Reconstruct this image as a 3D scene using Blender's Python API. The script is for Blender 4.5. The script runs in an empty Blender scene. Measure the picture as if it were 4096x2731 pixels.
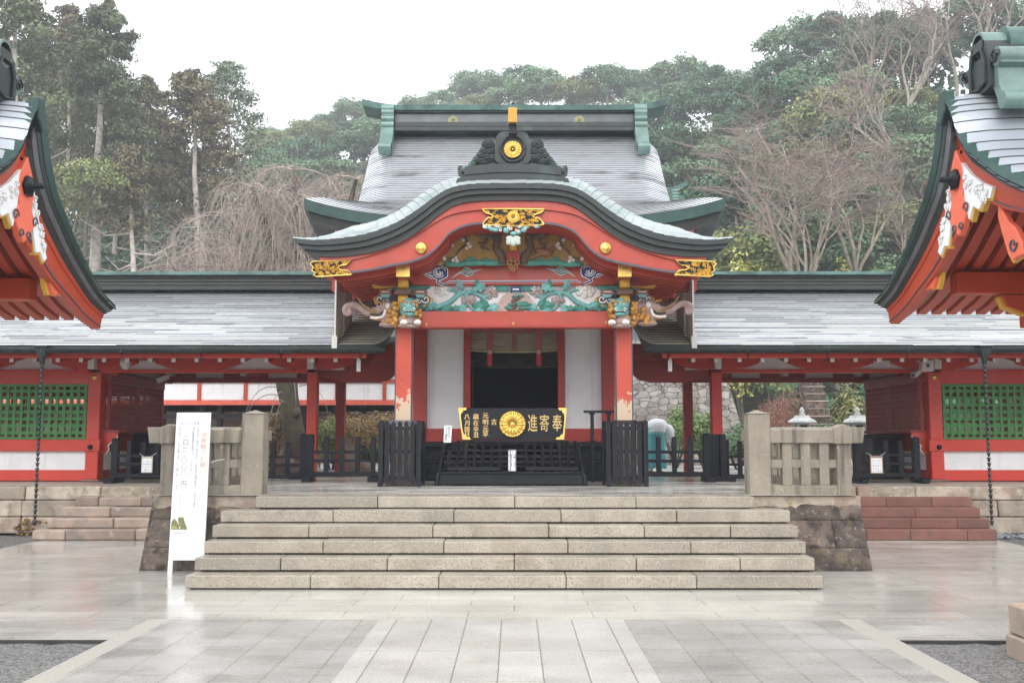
import bpy, math, random
from mathutils import Vector, Matrix, noise as mnoise

# ------------------------------------------------------------------ camera, sky, sun, exposure
S = bpy.context.scene
COL = S.collection
F = 35 / 36 * 4096
PITCH = math.atan((1756 - 1365.5) / F)
YAW = 9 / F
EYE = 1.61
cam = bpy.data.cameras.new("camera")
cam.lens = 35; cam.sensor_width = 36; cam.clip_start = 0.1; cam.clip_end = 2000
camo = bpy.data.objects.new("camera", cam)
camo.location = (0, 0, EYE)
camo.rotation_euler = (math.pi / 2 + PITCH, 0, YAW)
COL.objects.link(camo); S.camera = camo

SUN_EL, SUN_AZ = math.radians(40), math.radians(192)
world = bpy.data.worlds.new("World"); S.world = world; world.use_nodes = True
wn, wl = world.node_tree.nodes, world.node_tree.links
for n in list(wn): wn.remove(n)
wo = wn.new("ShaderNodeOutputWorld"); bg = wn.new("ShaderNodeBackground")
sky = wn.new("ShaderNodeTexSky"); sky.sky_type = 'NISHITA'; sky.sun_disc = False
sky.sun_elevation = SUN_EL; sky.sun_rotation = SUN_AZ; sky.dust_density = 4
hs = wn.new("ShaderNodeHueSaturation"); hs.inputs['Saturation'].default_value = 0.25
mx = wn.new("ShaderNodeMix"); mx.data_type = 'RGBA'; mx.inputs[0].default_value = 0.8
mx.inputs[7].default_value = (11.6, 11.9, 12.3, 1)
wl.new(sky.outputs[0], hs.inputs['Color']); wl.new(hs.outputs[0], mx.inputs[6])
wl.new(mx.outputs[2], bg.inputs['Color']); bg.inputs['Strength'].default_value = 0.12
wl.new(bg.outputs[0], wo.inputs['Surface'])

sl = bpy.data.lights.new("sun", 'SUN'); sl.energy = 1.1; sl.angle = math.radians(40); sl.color = (1, .97, .93)
so = bpy.data.objects.new("sun", sl); COL.objects.link(so); so.location = (0, -20, 40)
sd = Vector((math.sin(SUN_AZ) * math.cos(SUN_EL), math.cos(SUN_AZ) * math.cos(SUN_EL), math.sin(SUN_EL)))
so.rotation_euler = sd.to_track_quat('Z', 'Y').to_euler()
S.view_settings.view_transform = 'Standard'; S.view_settings.look = 'None'
S.view_settings.exposure = 0.88; S.view_settings.gamma = 1
S.cycles.max_bounces = 6; S.cycles.transparent_max_bounces = 8

# ------------------------------------------------------------------ photo pixel -> world point at a chosen real depth
def ray(u, v):
    a = (u - 2048) / F; b = -(v - 1365.5) / F
    x, y, z = a, math.cos(PITCH) - b * math.sin(PITCH), math.sin(PITCH) + b * math.cos(PITCH)
    c, s = math.cos(YAW), math.sin(YAW)
    return (x * c - y * s, x * s + y * c, z)
def at(u, v, Y):
    d = ray(u, v); k = Y / d[1]
    return Vector((d[0] * k, Y, EYE + d[2] * k))
def zf(v, Y): return at(2057, v, Y).z
def xf(u, Y, v=1500): return at(u, v, Y).x
def gx(u, v, X):
    d = ray(u, v); k = X / d[0]
    return Vector((X, d[1] * k, EYE + d[2] * k))

R = random.Random(7)
def sstep(a, b, x):
    t = max(0, min(1, (x - a) / (b - a))); return t * t * (3 - 2 * t)
def lerp(a, b, t): return a + (b - a) * t
def interp(xs, ys, x):
    if x <= xs[0]: return ys[0]
    for i in range(1, len(xs)):
        if x <= xs[i]:
            return ys[i - 1] + (ys[i] - ys[i - 1]) * (x - xs[i - 1]) / (xs[i] - xs[i - 1])
    return ys[-1]
def smooth_curve(pts, n):
    """Catmull-Rom through pts, n samples"""
    pts = [Vector(p) for p in pts]; out = []
    P = [pts[0] * 2 - pts[1]] + pts + [pts[-1] * 2 - pts[-2]]
    m = len(pts) - 1
    for k in range(n):
        t = k / (n - 1) * m; i = min(int(t), m - 1); t -= i
        a, b, c, d = P[i:i + 4]
        out.append(0.5 * ((2 * b) + (c - a) * t + (2 * a - 5 * b + 4 * c - d) * t * t + (3 * b - a - 3 * c + d) * t ** 3))
    return out

# ------------------------------------------------------------------ mesh builder
LOC = {}
class MB:
    def __init__(self): self.v = []; self.f = []; self.m = []; self.s = []; self.t = []
    def add(self, vs, fs, m=0, smooth=False, tint=None):
        o = len(self.v); self.v += [tuple(p) for p in vs]
        t = R.random() if tint is None else tint
        for f in fs:
            self.f.append([i + o for i in f]); self.m.append(m); self.s.append(smooth); self.t.append(t)
        return self
    def box(self, x0, x1, y0, y1, z0, z1, m=0, tint=None):
        if x0 > x1: x0, x1 = x1, x0
        if y0 > y1: y0, y1 = y1, y0
        if z0 > z1: z0, z1 = z1, z0
        vs = [(x0, y0, z0), (x1, y0, z0), (x1, y1, z0), (x0, y1, z0), (x0, y0, z1), (x1, y0, z1), (x1, y1, z1), (x0, y1, z1)]
        return self.add(vs, [(0, 3, 2, 1), (4, 5, 6, 7), (0, 1, 5, 4), (1, 2, 6, 5), (2, 3, 7, 6), (3, 0, 4, 7)], m, False, tint)
    def hexa(self, lo, hi, m=0, tint=None):
        """two quads (4 points each, counter-clockwise from above), lower and upper"""
        return self.add(list(lo) + list(hi), [(0, 3, 2, 1), (4, 5, 6, 7), (0, 1, 5, 4), (1, 2, 6, 5), (2, 3, 7, 6), (3, 0, 4, 7)], m, False, tint)
    def obox(self, c, size, rot=None, m=0, tint=None):
        rot = rot or Matrix.Identity(3); c = Vector(c); x, y, z = [s / 2 for s in size]
        vs = [c + rot @ Vector(p) for p in [(-x, -y, -z), (x, -y, -z), (x, y, -z), (-x, y, -z), (-x, -y, z), (x, -y, z), (x, y, z), (-x, y, z)]]
        return self.add(vs, [(0, 3, 2, 1), (4, 5, 6, 7), (0, 1, 5, 4), (1, 2, 6, 5), (2, 3, 7, 6), (3, 0, 4, 7)], m, False, tint)
    def beam(self, a, b, w, h, m=0, tint=None):
        """rectangular bar from a to b, w sideways, h up"""
        a, b = Vector(a), Vector(b); d = (b - a); L = d.length; d.normalize()
        up = Vector((0, 0, 1)) if abs(d.z) < .95 else Vector((0, 1, 0))
        sx = d.cross(up).normalized(); uz = sx.cross(d).normalized()
        rot = Matrix((sx, d, uz)).transposed()
        return self.obox((a + b) / 2, (w, L, h), rot, m, tint)
    def prism(self, poly, y0, y1, m=0, axis='y', tint=None):
        """polygon in the plane across the axis, pushed along the axis"""
        n = len(poly)
        def p3(p, d): return (p[0], d, p[1]) if axis == 'y' else (d, p[0], p[1]) if axis == 'x' else (p[0], p[1], d)
        vs = [p3(p, y0) for p in poly] + [p3(p, y1) for p in poly]
        fs = [list(range(n)), list(range(2 * n - 1, n - 1, -1))] + [(i, n + i, n + (i + 1) % n, (i + 1) % n) for i in range(n)]
        return self.add(vs, fs, m, False, tint)
    def loft(self, rows, m=0, smooth=True, close=False, tint=None):
        n = len(rows[0]); vs = [p for r in rows for p in r]; fs = []
        for i in range(len(rows) - 1):
            for j in range(n if close else n - 1):
                k = (j + 1) % n
                fs.append((i * n + j, i * n + k, (i + 1) * n + k, (i + 1) * n + j))
        return self.add(vs, fs, m, smooth, tint)
    def tube(self, pts, rad, n=8, m=0, cap=True, tint=None):
        pts = [Vector(p) for p in pts]; k = len(pts)
        if not hasattr(rad, '__len__'): rad = [rad] * k
        rows = []; prev = None
        for i, p in enumerate(pts):
            d = (pts[min(i + 1, k - 1)] - pts[max(i - 1, 0)]).normalized()
            if prev is None:
                a = d.cross(Vector((0, 0, 1)))
                if a.length < .05: a = d.cross(Vector((0, 1, 0)))
            else: a = prev - d * prev.dot(d)
            a.normalize(); b = d.cross(a); prev = a
            rows.append([p + (a * math.cos(2 * math.pi * j / n) + b * math.sin(2 * math.pi * j / n)) * rad[i] for j in range(n)])
        self.loft(rows, m, n > 4, True, tint)
        if cap:
            o = len(self.v) - k * n; t = self.t[-1]
            for idx in ([o + j for j in range(n)], [o + (k - 1) * n + j for j in reversed(range(n))]):
                self.f.append(idx); self.m.append(m); self.s.append(False); self.t.append(t)
        return self
    def lathe(self, prof, c, n=16, m=0, axis='z', sharp=False, tint=None):
        """profile (radius, height) spun round the axis through c"""
        c = Vector(c); rows = []
        for r, h in prof:
            row = []
            for j in range(n):
                a = 2 * math.pi * j / n; x, y = r * math.cos(a), r * math.sin(a)
                row.append(c + (Vector((x, y, h)) if axis == 'z' else Vector((x, -h, y)) if axis == 'y' else Vector((h, x, y))))
            rows.append(row)
        return self.loft(rows, m, not sharp, True, tint)
    def ball(self, c, r, n=10, m=0, rot=None, tint=None):
        c = Vector(c); r = (r, r, r) if not hasattr(r, '__len__') else r; rows = []
        for i in range(n // 2 + 1):
            th = math.pi * i / (n // 2); row = []
            for j in range(n):
                ph = 2 * math.pi * j / n
                q = Vector((r[0] * math.sin(th) * math.cos(ph), r[1] * math.sin(th) * math.sin(ph), -r[2] * math.cos(th)))
                row.append(c + (rot @ q if rot else q))
            rows.append(row)
        return self.loft(rows, m, True, True, tint)
    def ribbon(self, pts, w, m=0, y=None, nrm=Vector((0, -1, 0)), tint=None):
        """flat band following pts in the plane facing nrm; w = width or list"""
        pts = [Vector(p) for p in pts]; k = len(pts); rows = []
        for i, p in enumerate(pts):
            d = (pts[min(i + 1, k - 1)] - pts[max(i - 1, 0)]).normalized()
            s = d.cross(nrm).normalized(); ww = w[i] if hasattr(w, '__len__') else w
            rows.append([p - s * ww / 2, p + s * ww / 2])
        return self.loft(rows, m, False, False, tint)
    def build(self, name, mats, parent=None, loc=None, bevel=0, kind=None, angle=None):
        me = bpy.data.meshes.new(name)
        L = Vector(loc) if loc is not None else (LOC[parent] if parent is not None else Vector((0, 0, 0)))
        me.from_pydata([(p[0] - L.x, p[1] - L.y, p[2] - L.z) for p in self.v], [], self.f)
        if not isinstance(mats, (list, tuple)): mats = [mats]
        for mt in mats: me.materials.append(mt)
        me.polygons.foreach_set('material_index', self.m); me.polygons.foreach_set('use_smooth', self.s)
        at_ = me.attributes.new('tint', 'FLOAT', 'FACE'); at_.data.foreach_set('value', self.t)
        me.update()
        if angle: me.set_sharp_from_angle(angle=math.radians(angle))
        o = bpy.data.objects.new(name, me); COL.objects.link(o)
        if parent is not None: o.parent = parent
        else: o.location = L
        LOC[o] = L
        if bevel:
            b = o.modifiers.new('bevel', 'BEVEL'); b.width = bevel; b.segments = 1; b.limit_method = 'ANGLE'; b.angle_limit = math.radians(40)
        if kind: o['kind'] = kind
        return o

def tag(o, label, cat, group=None, kind=None):
    o['label'] = label; o['category'] = cat
    if group: o['group'] = group
    if kind: o['kind'] = kind
    return o
def thing(name, label, cat, loc, group=None):
    o = bpy.data.objects.new(name, None); COL.objects.link(o); o.location = loc; o.empty_display_size = .2
    LOC[o] = Vector(loc); return tag(o, label, cat, group)
def children_of(o): return [c for c in bpy.data.objects if c.parent == o]
def copy_tree(o, parent=None):
    c = o.copy(); COL.objects.link(c); LOC[c] = LOC.get(o, Vector())
    if parent is not None: c.parent = parent
    for ch in children_of(o): copy_tree(ch, c)
    return c

# ------------------------------------------------------------------ lettering
_gl = {}
def glyph(ch):
    if ch not in _gl:
        cu = bpy.data.curves.new('glyph', 'FONT'); cu.body = ch; cu.size = 1
        o = bpy.data.objects.new('glyph', cu); COL.objects.link(o)
        me = bpy.data.meshes.new_from_object(o.evaluated_get(bpy.context.evaluated_depsgraph_get()))
        vs = [(v.co.x, v.co.y) for v in me.vertices]; fs = [list(p.vertices) for p in me.polygons]
        if vs:
            x0, x1 = min(p[0] for p in vs), max(p[0] for p in vs)
            _gl[ch] = (vs, fs, x0, x1)
        else: _gl[ch] = ([], [], 0, .3)
        bpy.data.objects.remove(o); bpy.data.curves.remove(cu); bpy.data.meshes.remove(me)
    return _gl[ch]
def put_char(mb, ch, c, size, ex, ez, m=0, wide=1.0, bold=0):
    """one character centred on c; ex, ez = right and up directions"""
    vs, fs, x0, x1 = glyph(ch)
    if not vs: return
    y0, y1 = min(p[1] for p in vs), max(p[1] for p in vs); xm = (x0 + x1) / 2
    ym = (y0 + y1) / 2 if ord(ch) < 0x3000 or ch in '一二〇口' else .38
    ny = ex.cross(ez)
    for k in range(1 + 2 * (bold > 0)):
        dx = (0, bold, -bold)[k]
        mb.add([c + ex * ((p[0] - xm) * size * wide + dx) + ez * (p[1] - ym) * size - ny * (0.0004 * k) for p in vs], fs, m)
def put_column(mb, text, top, size, pitch, ex, ez, m=0, wide=1.0, bold=0):
    for i, ch in enumerate(text): put_char(mb, ch, top - ez * (pitch * (i + .5)), size, ex, ez, m, wide, bold)
def put_line(mb, text, left, size, ex, ez, m=0, adv=None, bold=0):
    x = 0
    for ch in text:
        _, _, a, b = glyph(ch); w = adv or (b - a + .1) * size
        put_char(mb, ch, left + ex * (x + w / 2), size, ex, ez, m, 1, bold); x += w

# ------------------------------------------------------------------ materials
def mat(name, col, rough=.55, metal=0, var=.18, scale=5, bump=0, bscale=30, stain=None, spec=.5, tintv=0, detail=4, rvar=0, streak=None, coat=0):
    m = bpy.data.materials.new(name); m.use_nodes = True
    N, Lk = m.node_tree.nodes, m.node_tree.links
    b = N['Principled BSDF']; tc = N.new('ShaderNodeTexCoord')
    b.inputs['Metallic'].default_value = metal; b.inputs['Specular IOR Level'].default_value = spec
    b.inputs['Roughness'].default_value = rough
    if coat: b.inputs['Coat Weight'].default_value = coat; b.inputs['Coat Roughness'].default_value = .15
    def noise(sc, det=detail, stretch=None):
        t = N.new('ShaderNodeTexNoise'); t.inputs['Scale'].default_value = sc; t.inputs['Detail'].default_value = det
        t.inputs['Roughness'].default_value = .6
        if stretch:
            mp = N.new('ShaderNodeMapping'); mp.inputs['Scale'].default_value = stretch
            Lk.new(tc.outputs['Object'], mp.inputs[0]); Lk.new(mp.outputs[0], t.inputs['Vector'])
        else: Lk.new(tc.outputs['Object'], t.inputs['Vector'])
        return t
    def ramp(src, lo, hi):
        r = N.new('ShaderNodeMapRange'); r.inputs[1].default_value = lo; r.inputs[2].default_value = hi
        Lk.new(src, r.inputs[0]); return r.outputs[0]
    def mixc(fac, a, bcol):
        x = N.new('ShaderNodeMix'); x.data_type = 'RGBA'
        Lk.new(fac, x.inputs[0])
        for s, i in ((a, 6), (bcol, 7)):
            if isinstance(s, tuple): x.inputs[i].default_value = (*s, 1)
            else: Lk.new(s, x.inputs[i])
        return x.outputs[2]
    lo = tuple(max(0, c * (1 - var)) for c in col); hi = tuple(min(1, c * (1 + var)) for c in col)
    n1 = noise(scale); c = mixc(ramp(n1.outputs['Fac'], .3, .7), lo, hi)
    if tintv:
        a = N.new('ShaderNodeAttribute'); a.attribute_name = 'tint'
        r = N.new('ShaderNodeMapRange'); r.inputs[3].default_value = 1 - tintv; r.inputs[4].default_value = 1 + tintv
        Lk.new(a.outputs['Fac'], r.inputs[0])
        x = N.new('ShaderNodeMix'); x.data_type = 'RGBA'; x.blend_type = 'MULTIPLY'; x.inputs[0].default_value = 1
        Lk.new(c, x.inputs[6]); Lk.new(r.outputs[0], x.inputs[7]); c = x.outputs[2]
    for st in ([stain] if stain and not isinstance(stain, list) else (stain or [])):
        sc, scl, a, bb = st[:4]; n2 = noise(scl, 5, st[4] if len(st) > 4 else None)
        c = mixc(ramp(n2.outputs['Fac'], a, bb), c, sc)
    Lk.new(c, b.inputs['Base Color'])
    if rvar:
        n3 = noise(scale * .6, 3); r = N.new('ShaderNodeMapRange'); r.inputs[1].default_value = .35; r.inputs[2].default_value = .65
        r.inputs[3].default_value = max(.03, rough - rvar); r.inputs[4].default_value = min(1, rough + rvar)
        Lk.new(n3.outputs['Fac'], r.inputs[0]); Lk.new(r.outputs[0], b.inputs['Roughness'])
    if bump:
        n4 = noise(bscale, 5); bp = N.new('ShaderNodeBump'); bp.inputs['Strength'].default_value = bump; bp.inputs['Distance'].default_value = .02
        Lk.new(n4.outputs['Fac'], bp.inputs['Height']); Lk.new(bp.outputs[0], b.inputs['Normal'])
    return m

RED = (.56, .038, .018)
M = {}
M['red_hall'] = mat('hall_vermilion', (.38, .040, .018), .42, var=.12, scale=2.5, bump=.06, bscale=12, stain=[((.31, .045, .032), 2.2, .48, .8), ((.42, .065, .038), 7, .62, .8), ((.27, .045, .035), 6, .6, .72, (.35, 4, 4))], rvar=.12)
M['red'] = mat('vermilion_paint', RED, .42, var=.1, scale=2.5, bump=.05, bscale=12, stain=[((.47, .036, .023), 2.4, .5, .8), ((.58, .06, .032), 9, .64, .8), ((.42, .036, .025), 6, .6, .72, (.35, 4, 4))], rvar=.12)
M['red_dark'] = mat('shaded_vermilion', (.36, .028, .018), .5, var=.12, scale=3, stain=((.3, .03, .02), 4, .5, .8))  # darker vermilion copy: shade painted into soffits, back posts and recessed timbers
M['red_pav'] = mat('pavilion_vermilion', (.43, .058, .024), .4, var=.07, scale=2, stain=((.36, .055, .03), 2.2, .5, .85))
M['orange'] = mat('orange_paint', (.78, .15, .08), .5, var=.06)
M['white'] = mat('white_plaster', (.78, .78, .79), .8, var=.05, scale=3, stain=[((.6, .6, .6), 2.2, .6, .9), ((.60, .59, .56), 3, .56, .8, (3, 3, .25))], bump=.05, bscale=25)
M['plaster_grey'] = mat('grey_plaster', (.76, .74, .74), .85, var=.05, scale=3)
M['white_paint'] = mat('white_paint', (.8, .8, .8), .6, var=.04)
M['black'] = mat('black_lacquer_wood', (.006, .0075, .012), .42, var=.3, scale=6, bump=.15, bscale=40, stain=((.07, .07, .075), 14, .68, .82), spec=.25)
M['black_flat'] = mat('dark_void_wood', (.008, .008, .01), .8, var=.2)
M['dkmetal'] = mat('dark_copper', (.013, .02, .019), .48, 0, var=.3, scale=3, stain=((.05, .105, .09), 1.6, .55, .8))
M['dkmetal2'] = mat('brown_black_copper', (.03, .032, .029), .55, 0, var=.2, scale=4, spec=.35)
M['patina'] = mat('green_patina', (.075, .145, .128), .45, .2, var=.3, scale=3, stain=((.028, .05, .046), 2.5, .45, .72))
M['dkgreen'] = mat('dark_green_copper', (.02, .055, .047), .45, .2, var=.35, scale=2.5, stain=((.05, .12, .10), 1.8, .58, .8))
M['patina_lt'] = mat('pale_green_patina', (.125, .205, .18), .4, .2, var=.25, scale=3, stain=((.06, .12, .105), 4, .55, .8))
M['gold'] = mat('gilded_metal', (.78, .52, .14), .32, .85, var=.15, scale=14)
M['yellow'] = mat('ochre_yellow_paint', (.62, .36, .045), .5, var=.12)
M['grey_line'] = mat('slate_line_paint', (.075, .075, .10), .6)
M['ochre'] = mat('ochre_ground', (.36, .215, .06), .7, var=.25, scale=3)
M['teal'] = mat('teal_paint', (.16, .40, .39), .6, var=.25, scale=9)
M['teal_dk'] = mat('deep_green_paint', (.055, .23, .185), .6, var=.2, scale=9)
M['blue'] = mat('ultramarine_paint', (.018, .03, .16), .6, var=.15)
M['purple'] = mat('umber_purple_paint', (.085, .055, .065), .65, var=.25, scale=8)
M['petal_w'] = mat('white_flower_paint', (.78, .74, .70), .7, var=.14, scale=30)
M['petal_m'] = mat('mauve_flower_paint', (.42, .34, .33), .7, var=.25, scale=30)
M['bark_paint'] = mat('brown_carving_paint', (.12, .075, .055), .7, var=.3, scale=20)
M['pinkbrown'] = mat('pink_brown_paint', (.42, .30, .27), .65, var=.2, scale=16)
M['mane'] = mat('amber_curl_paint', (.5, .25, .055), .55, var=.22, scale=16)
M['gr_grey'] = mat('grey_copper_sheet', (.33, .35, .38), .36, .5)
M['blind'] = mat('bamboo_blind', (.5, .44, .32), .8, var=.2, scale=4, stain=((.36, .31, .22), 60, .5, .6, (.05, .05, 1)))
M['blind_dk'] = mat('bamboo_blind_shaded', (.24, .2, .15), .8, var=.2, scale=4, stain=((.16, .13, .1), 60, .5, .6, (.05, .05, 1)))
M['blind_red'] = mat('red_brocade', (.38, .08, .07), .8, var=.2, scale=30)
M['green_lat'] = mat('green_lattice_paint', (.045, .22, .045), .5, var=.12)
M['maroon'] = mat('maroon_lattice_paint', (.30, .03, .028), .5, var=.15)
M['granite'] = mat('step_granite', (.31, .278, .226), .3, var=.2, scale=2.5, bump=.4, bscale=70, tintv=.16, detail=6,
                   stain=[((.255, .21, .15), 1.6, .52, .75), ((.15, .13, .105), 2.3, .6, .78, (1, 1, .5)), ((.165, .145, .115), 75, .53, .63), ((.50, .46, .38), 60, .6, .67)], rvar=.14)
M['rail_stone'] = mat('weathered_grey_stone', (.255, .225, .18), .8, var=.16, scale=3, bump=.25, bscale=45,
                      stain=[((.105, .09, .07), 3.2, .52, .7, (2.2, 2.2, .22)), ((.21, .20, .09), 1.5, .56, .75), ((.36, .33, .28), 14, .62, .72), ((.10, .085, .07), 45, .6, .7)])
M['plinth'] = mat('brown_tuff', (.115, .09, .074), .9, var=.5, scale=3.5, bump=1.0, bscale=12, tintv=.3,
                  stain=[((.04, .03, .028), 6, .47, .62), ((.15, .135, .05), 3.2, .58, .72), ((.27, .215, .19), 16, .58, .7)])
M['tuff'] = mat('pale_tuff', (.37, .31, .25), .9, var=.3, scale=2.5, bump=.8, bscale=11, tintv=.3,
                stain=[((.17, .145, .115), 4, .5, .68), ((.30, .2, .16), 1.7, .54, .7), ((.22, .21, .1), 4.5, .6, .75), ((.5, .45, .38), 14, .6, .72)])
M['red_stone'] = mat('red_tuff', (.19, .085, .065), .75, var=.16, scale=3, bump=.25, bscale=30, tintv=.16, stain=((.13, .075, .065), 5, .5, .75))
M['old_step'] = mat('worn_pink_grey_stone', (.32, .245, .20), .85, var=.22, scale=3, bump=.5, bscale=18, tintv=.3, stain=[((.17, .17, .165), 2.5, .52, .72), ((.45, .39, .33), 6, .6, .75)])
M['moss'] = mat('brown_moss', (.17, .105, .03), .95, var=.4, scale=12, bump=.6, bscale=30)
M['paper'] = mat('white_board', (.82, .83, .84), .35, var=.02)
M['ink'] = mat('black_ink', (.06, .07, .09), .7)
M['ink_grey'] = mat('faded_ink', (.2, .22, .27), .7)
M['ink_red'] = mat('red_ink', (.75, .27, .19), .7)
M['ink_blue'] = mat('blue_ink', (.08, .2, .6), .7)
M['cam_white'] = mat('camera_plastic', (.62, .6, .57), .45, var=.04)
M['lantern'] = mat('lantern_stone', (.42, .44, .43), .8, var=.2, scale=8, bump=.3, bscale=30, stain=((.2, .21, .18), 4, .55, .75))
M['skin'] = mat('skin', (.55, .35, .25), .5, var=.05)
M['robe'] = mat('white_robe', (.83, .83, .84), .75, var=.03)
M['hakama'] = mat('turquoise_hakama', (.12, .5, .53), .7, var=.14, scale=6)
M['hair'] = mat('black_hair', (.012, .011, .012), .5)
M['wood_grey'] = mat('bare_wood', (.5, .38, .27), .8, var=.2, scale=8)
M['roof_dry'] = mat('dry_copper_roof', (.46, .43, .33), .6, .15, var=.14, scale=3)
M['plate'] = mat('pale_metal_plate', (.74, .71, .65), .6, .1, var=.08, scale=3)

def roof_mat(name, wet, dry, lo, hi, rough, metal, stretch):
    """sheet copper, wet and dull patches drawn out along the courses"""
    m = bpy.data.materials.new(name); m.use_nodes = True
    N, Lk = m.node_tree.nodes, m.node_tree.links; b = N['Principled BSDF']
    tc = N.new('ShaderNodeTexCoord'); mp = N.new('ShaderNodeMapping'); mp.inputs['Scale'].default_value = stretch
    Lk.new(tc.outputs['Object'], mp.inputs[0])
    n = N.new('ShaderNodeTexNoise'); n.inputs['Scale'].default_value = 1; n.inputs['Detail'].default_value = 6; n.inputs['Roughness'].default_value = .62
    n.inputs['Distortion'].default_value = .4
    Lk.new(mp.outputs[0], n.inputs['Vector'])
    at_ = N.new('ShaderNodeAttribute'); at_.attribute_name = 'tint'
    ad = N.new('ShaderNodeMath'); ad.operation = 'MULTIPLY_ADD'; ad.inputs[1].default_value = .12
    Lk.new(at_.outputs['Fac'], ad.inputs[0]); Lk.new(n.outputs['Fac'], ad.inputs[2])
    r = N.new('ShaderNodeMapRange'); r.inputs[1].default_value = lo + .06; r.inputs[2].default_value = hi + .06
    Lk.new(ad.outputs[0], r.inputs[0])
    x = N.new('ShaderNodeMix'); x.data_type = 'RGBA'; x.inputs[6].default_value = (*wet, 1); x.inputs[7].default_value = (*dry, 1)
    Lk.new(r.outputs[0], x.inputs[0]); Lk.new(x.outputs[2], b.inputs['Base Color'])
    rr = N.new('ShaderNodeMapRange'); rr.inputs[3].default_value = rough; rr.inputs[4].default_value = min(.9, rough + .3)
    Lk.new(r.outputs[0], rr.inputs[0]); Lk.new(rr.outputs[0], b.inputs['Roughness'])
    b.inputs['Metallic'].default_value = metal
    bp = N.new('ShaderNodeBump'); bp.inputs['Strength'].default_value = .25; bp.inputs['Distance'].default_value = .02
    Lk.new(n.outputs['Fac'], bp.inputs['Height']); Lk.new(bp.outputs[0], b.inputs['Normal'])
    return m
M['roof_gal'] = roof_mat('wet_gallery_roof', (.84, .86, .90), (.24, .24, .25), .56, .7, .3, .8, (2.4, 9, 9))
M['roof_main'] = roof_mat('wet_hall_roof', (.70, .72, .77), (.13, .125, .135), .5, .72, .34, .75, (1.0, 3.2, 3.2))
M['roof_por'] = roof_mat('pale_porch_roof', (.36, .40, .40), (.24, .29, .29), .4, .7, .42, .45, (3, 3, 3))
M['roof_pav'] = roof_mat('smooth_pavilion_roof', (.46, .49, .54), (.34, .37, .41), .4, .7, .36, .6, (1.2, 2, 2))

def peel_mat():
    """vermilion paint flaking to bare wood towards the foot"""
    m = mat('flaking_vermilion', (.44, .052, .026), .5, var=.1, scale=3)
    N, Lk = m.node_tree.nodes, m.node_tree.links; b = N['Principled BSDF']
    src = b.inputs['Base Color'].links[0].from_socket
    tc = N.new('ShaderNodeTexCoord'); sp = N.new('ShaderNodeSeparateXYZ'); Lk.new(tc.outputs['Object'], sp.inputs[0])
    n = N.new('ShaderNodeTexNoise'); n.inputs['Scale'].default_value = 9; n.inputs['Detail'].default_value = 6; n.inputs['Roughness'].default_value = .7
    Lk.new(tc.outputs['Object'], n.inputs['Vector'])
    zr = N.new('ShaderNodeMapRange'); zr.inputs[1].default_value = 1.08; zr.inputs[2].default_value = 1.75; zr.inputs[3].default_value = .36; zr.inputs[4].default_value = .78
    Lk.new(sp.outputs['Z'], zr.inputs[0])
    gt = N.new('ShaderNodeMath'); gt.operation = 'GREATER_THAN'; Lk.new(n.outputs['Fac'], gt.inputs[0]); Lk.new(zr.outputs[0], gt.inputs[1])
    x = N.new('ShaderNodeMix'); x.data_type = 'RGBA'; x.inputs[7].default_value = (.50, .38, .27, 1)
    Lk.new(gt.outputs[0], x.inputs[0]); Lk.new(src, x.inputs[6]); Lk.new(x.outputs[2], b.inputs['Base Color'])
    return m
M['peel'] = peel_mat()

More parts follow.
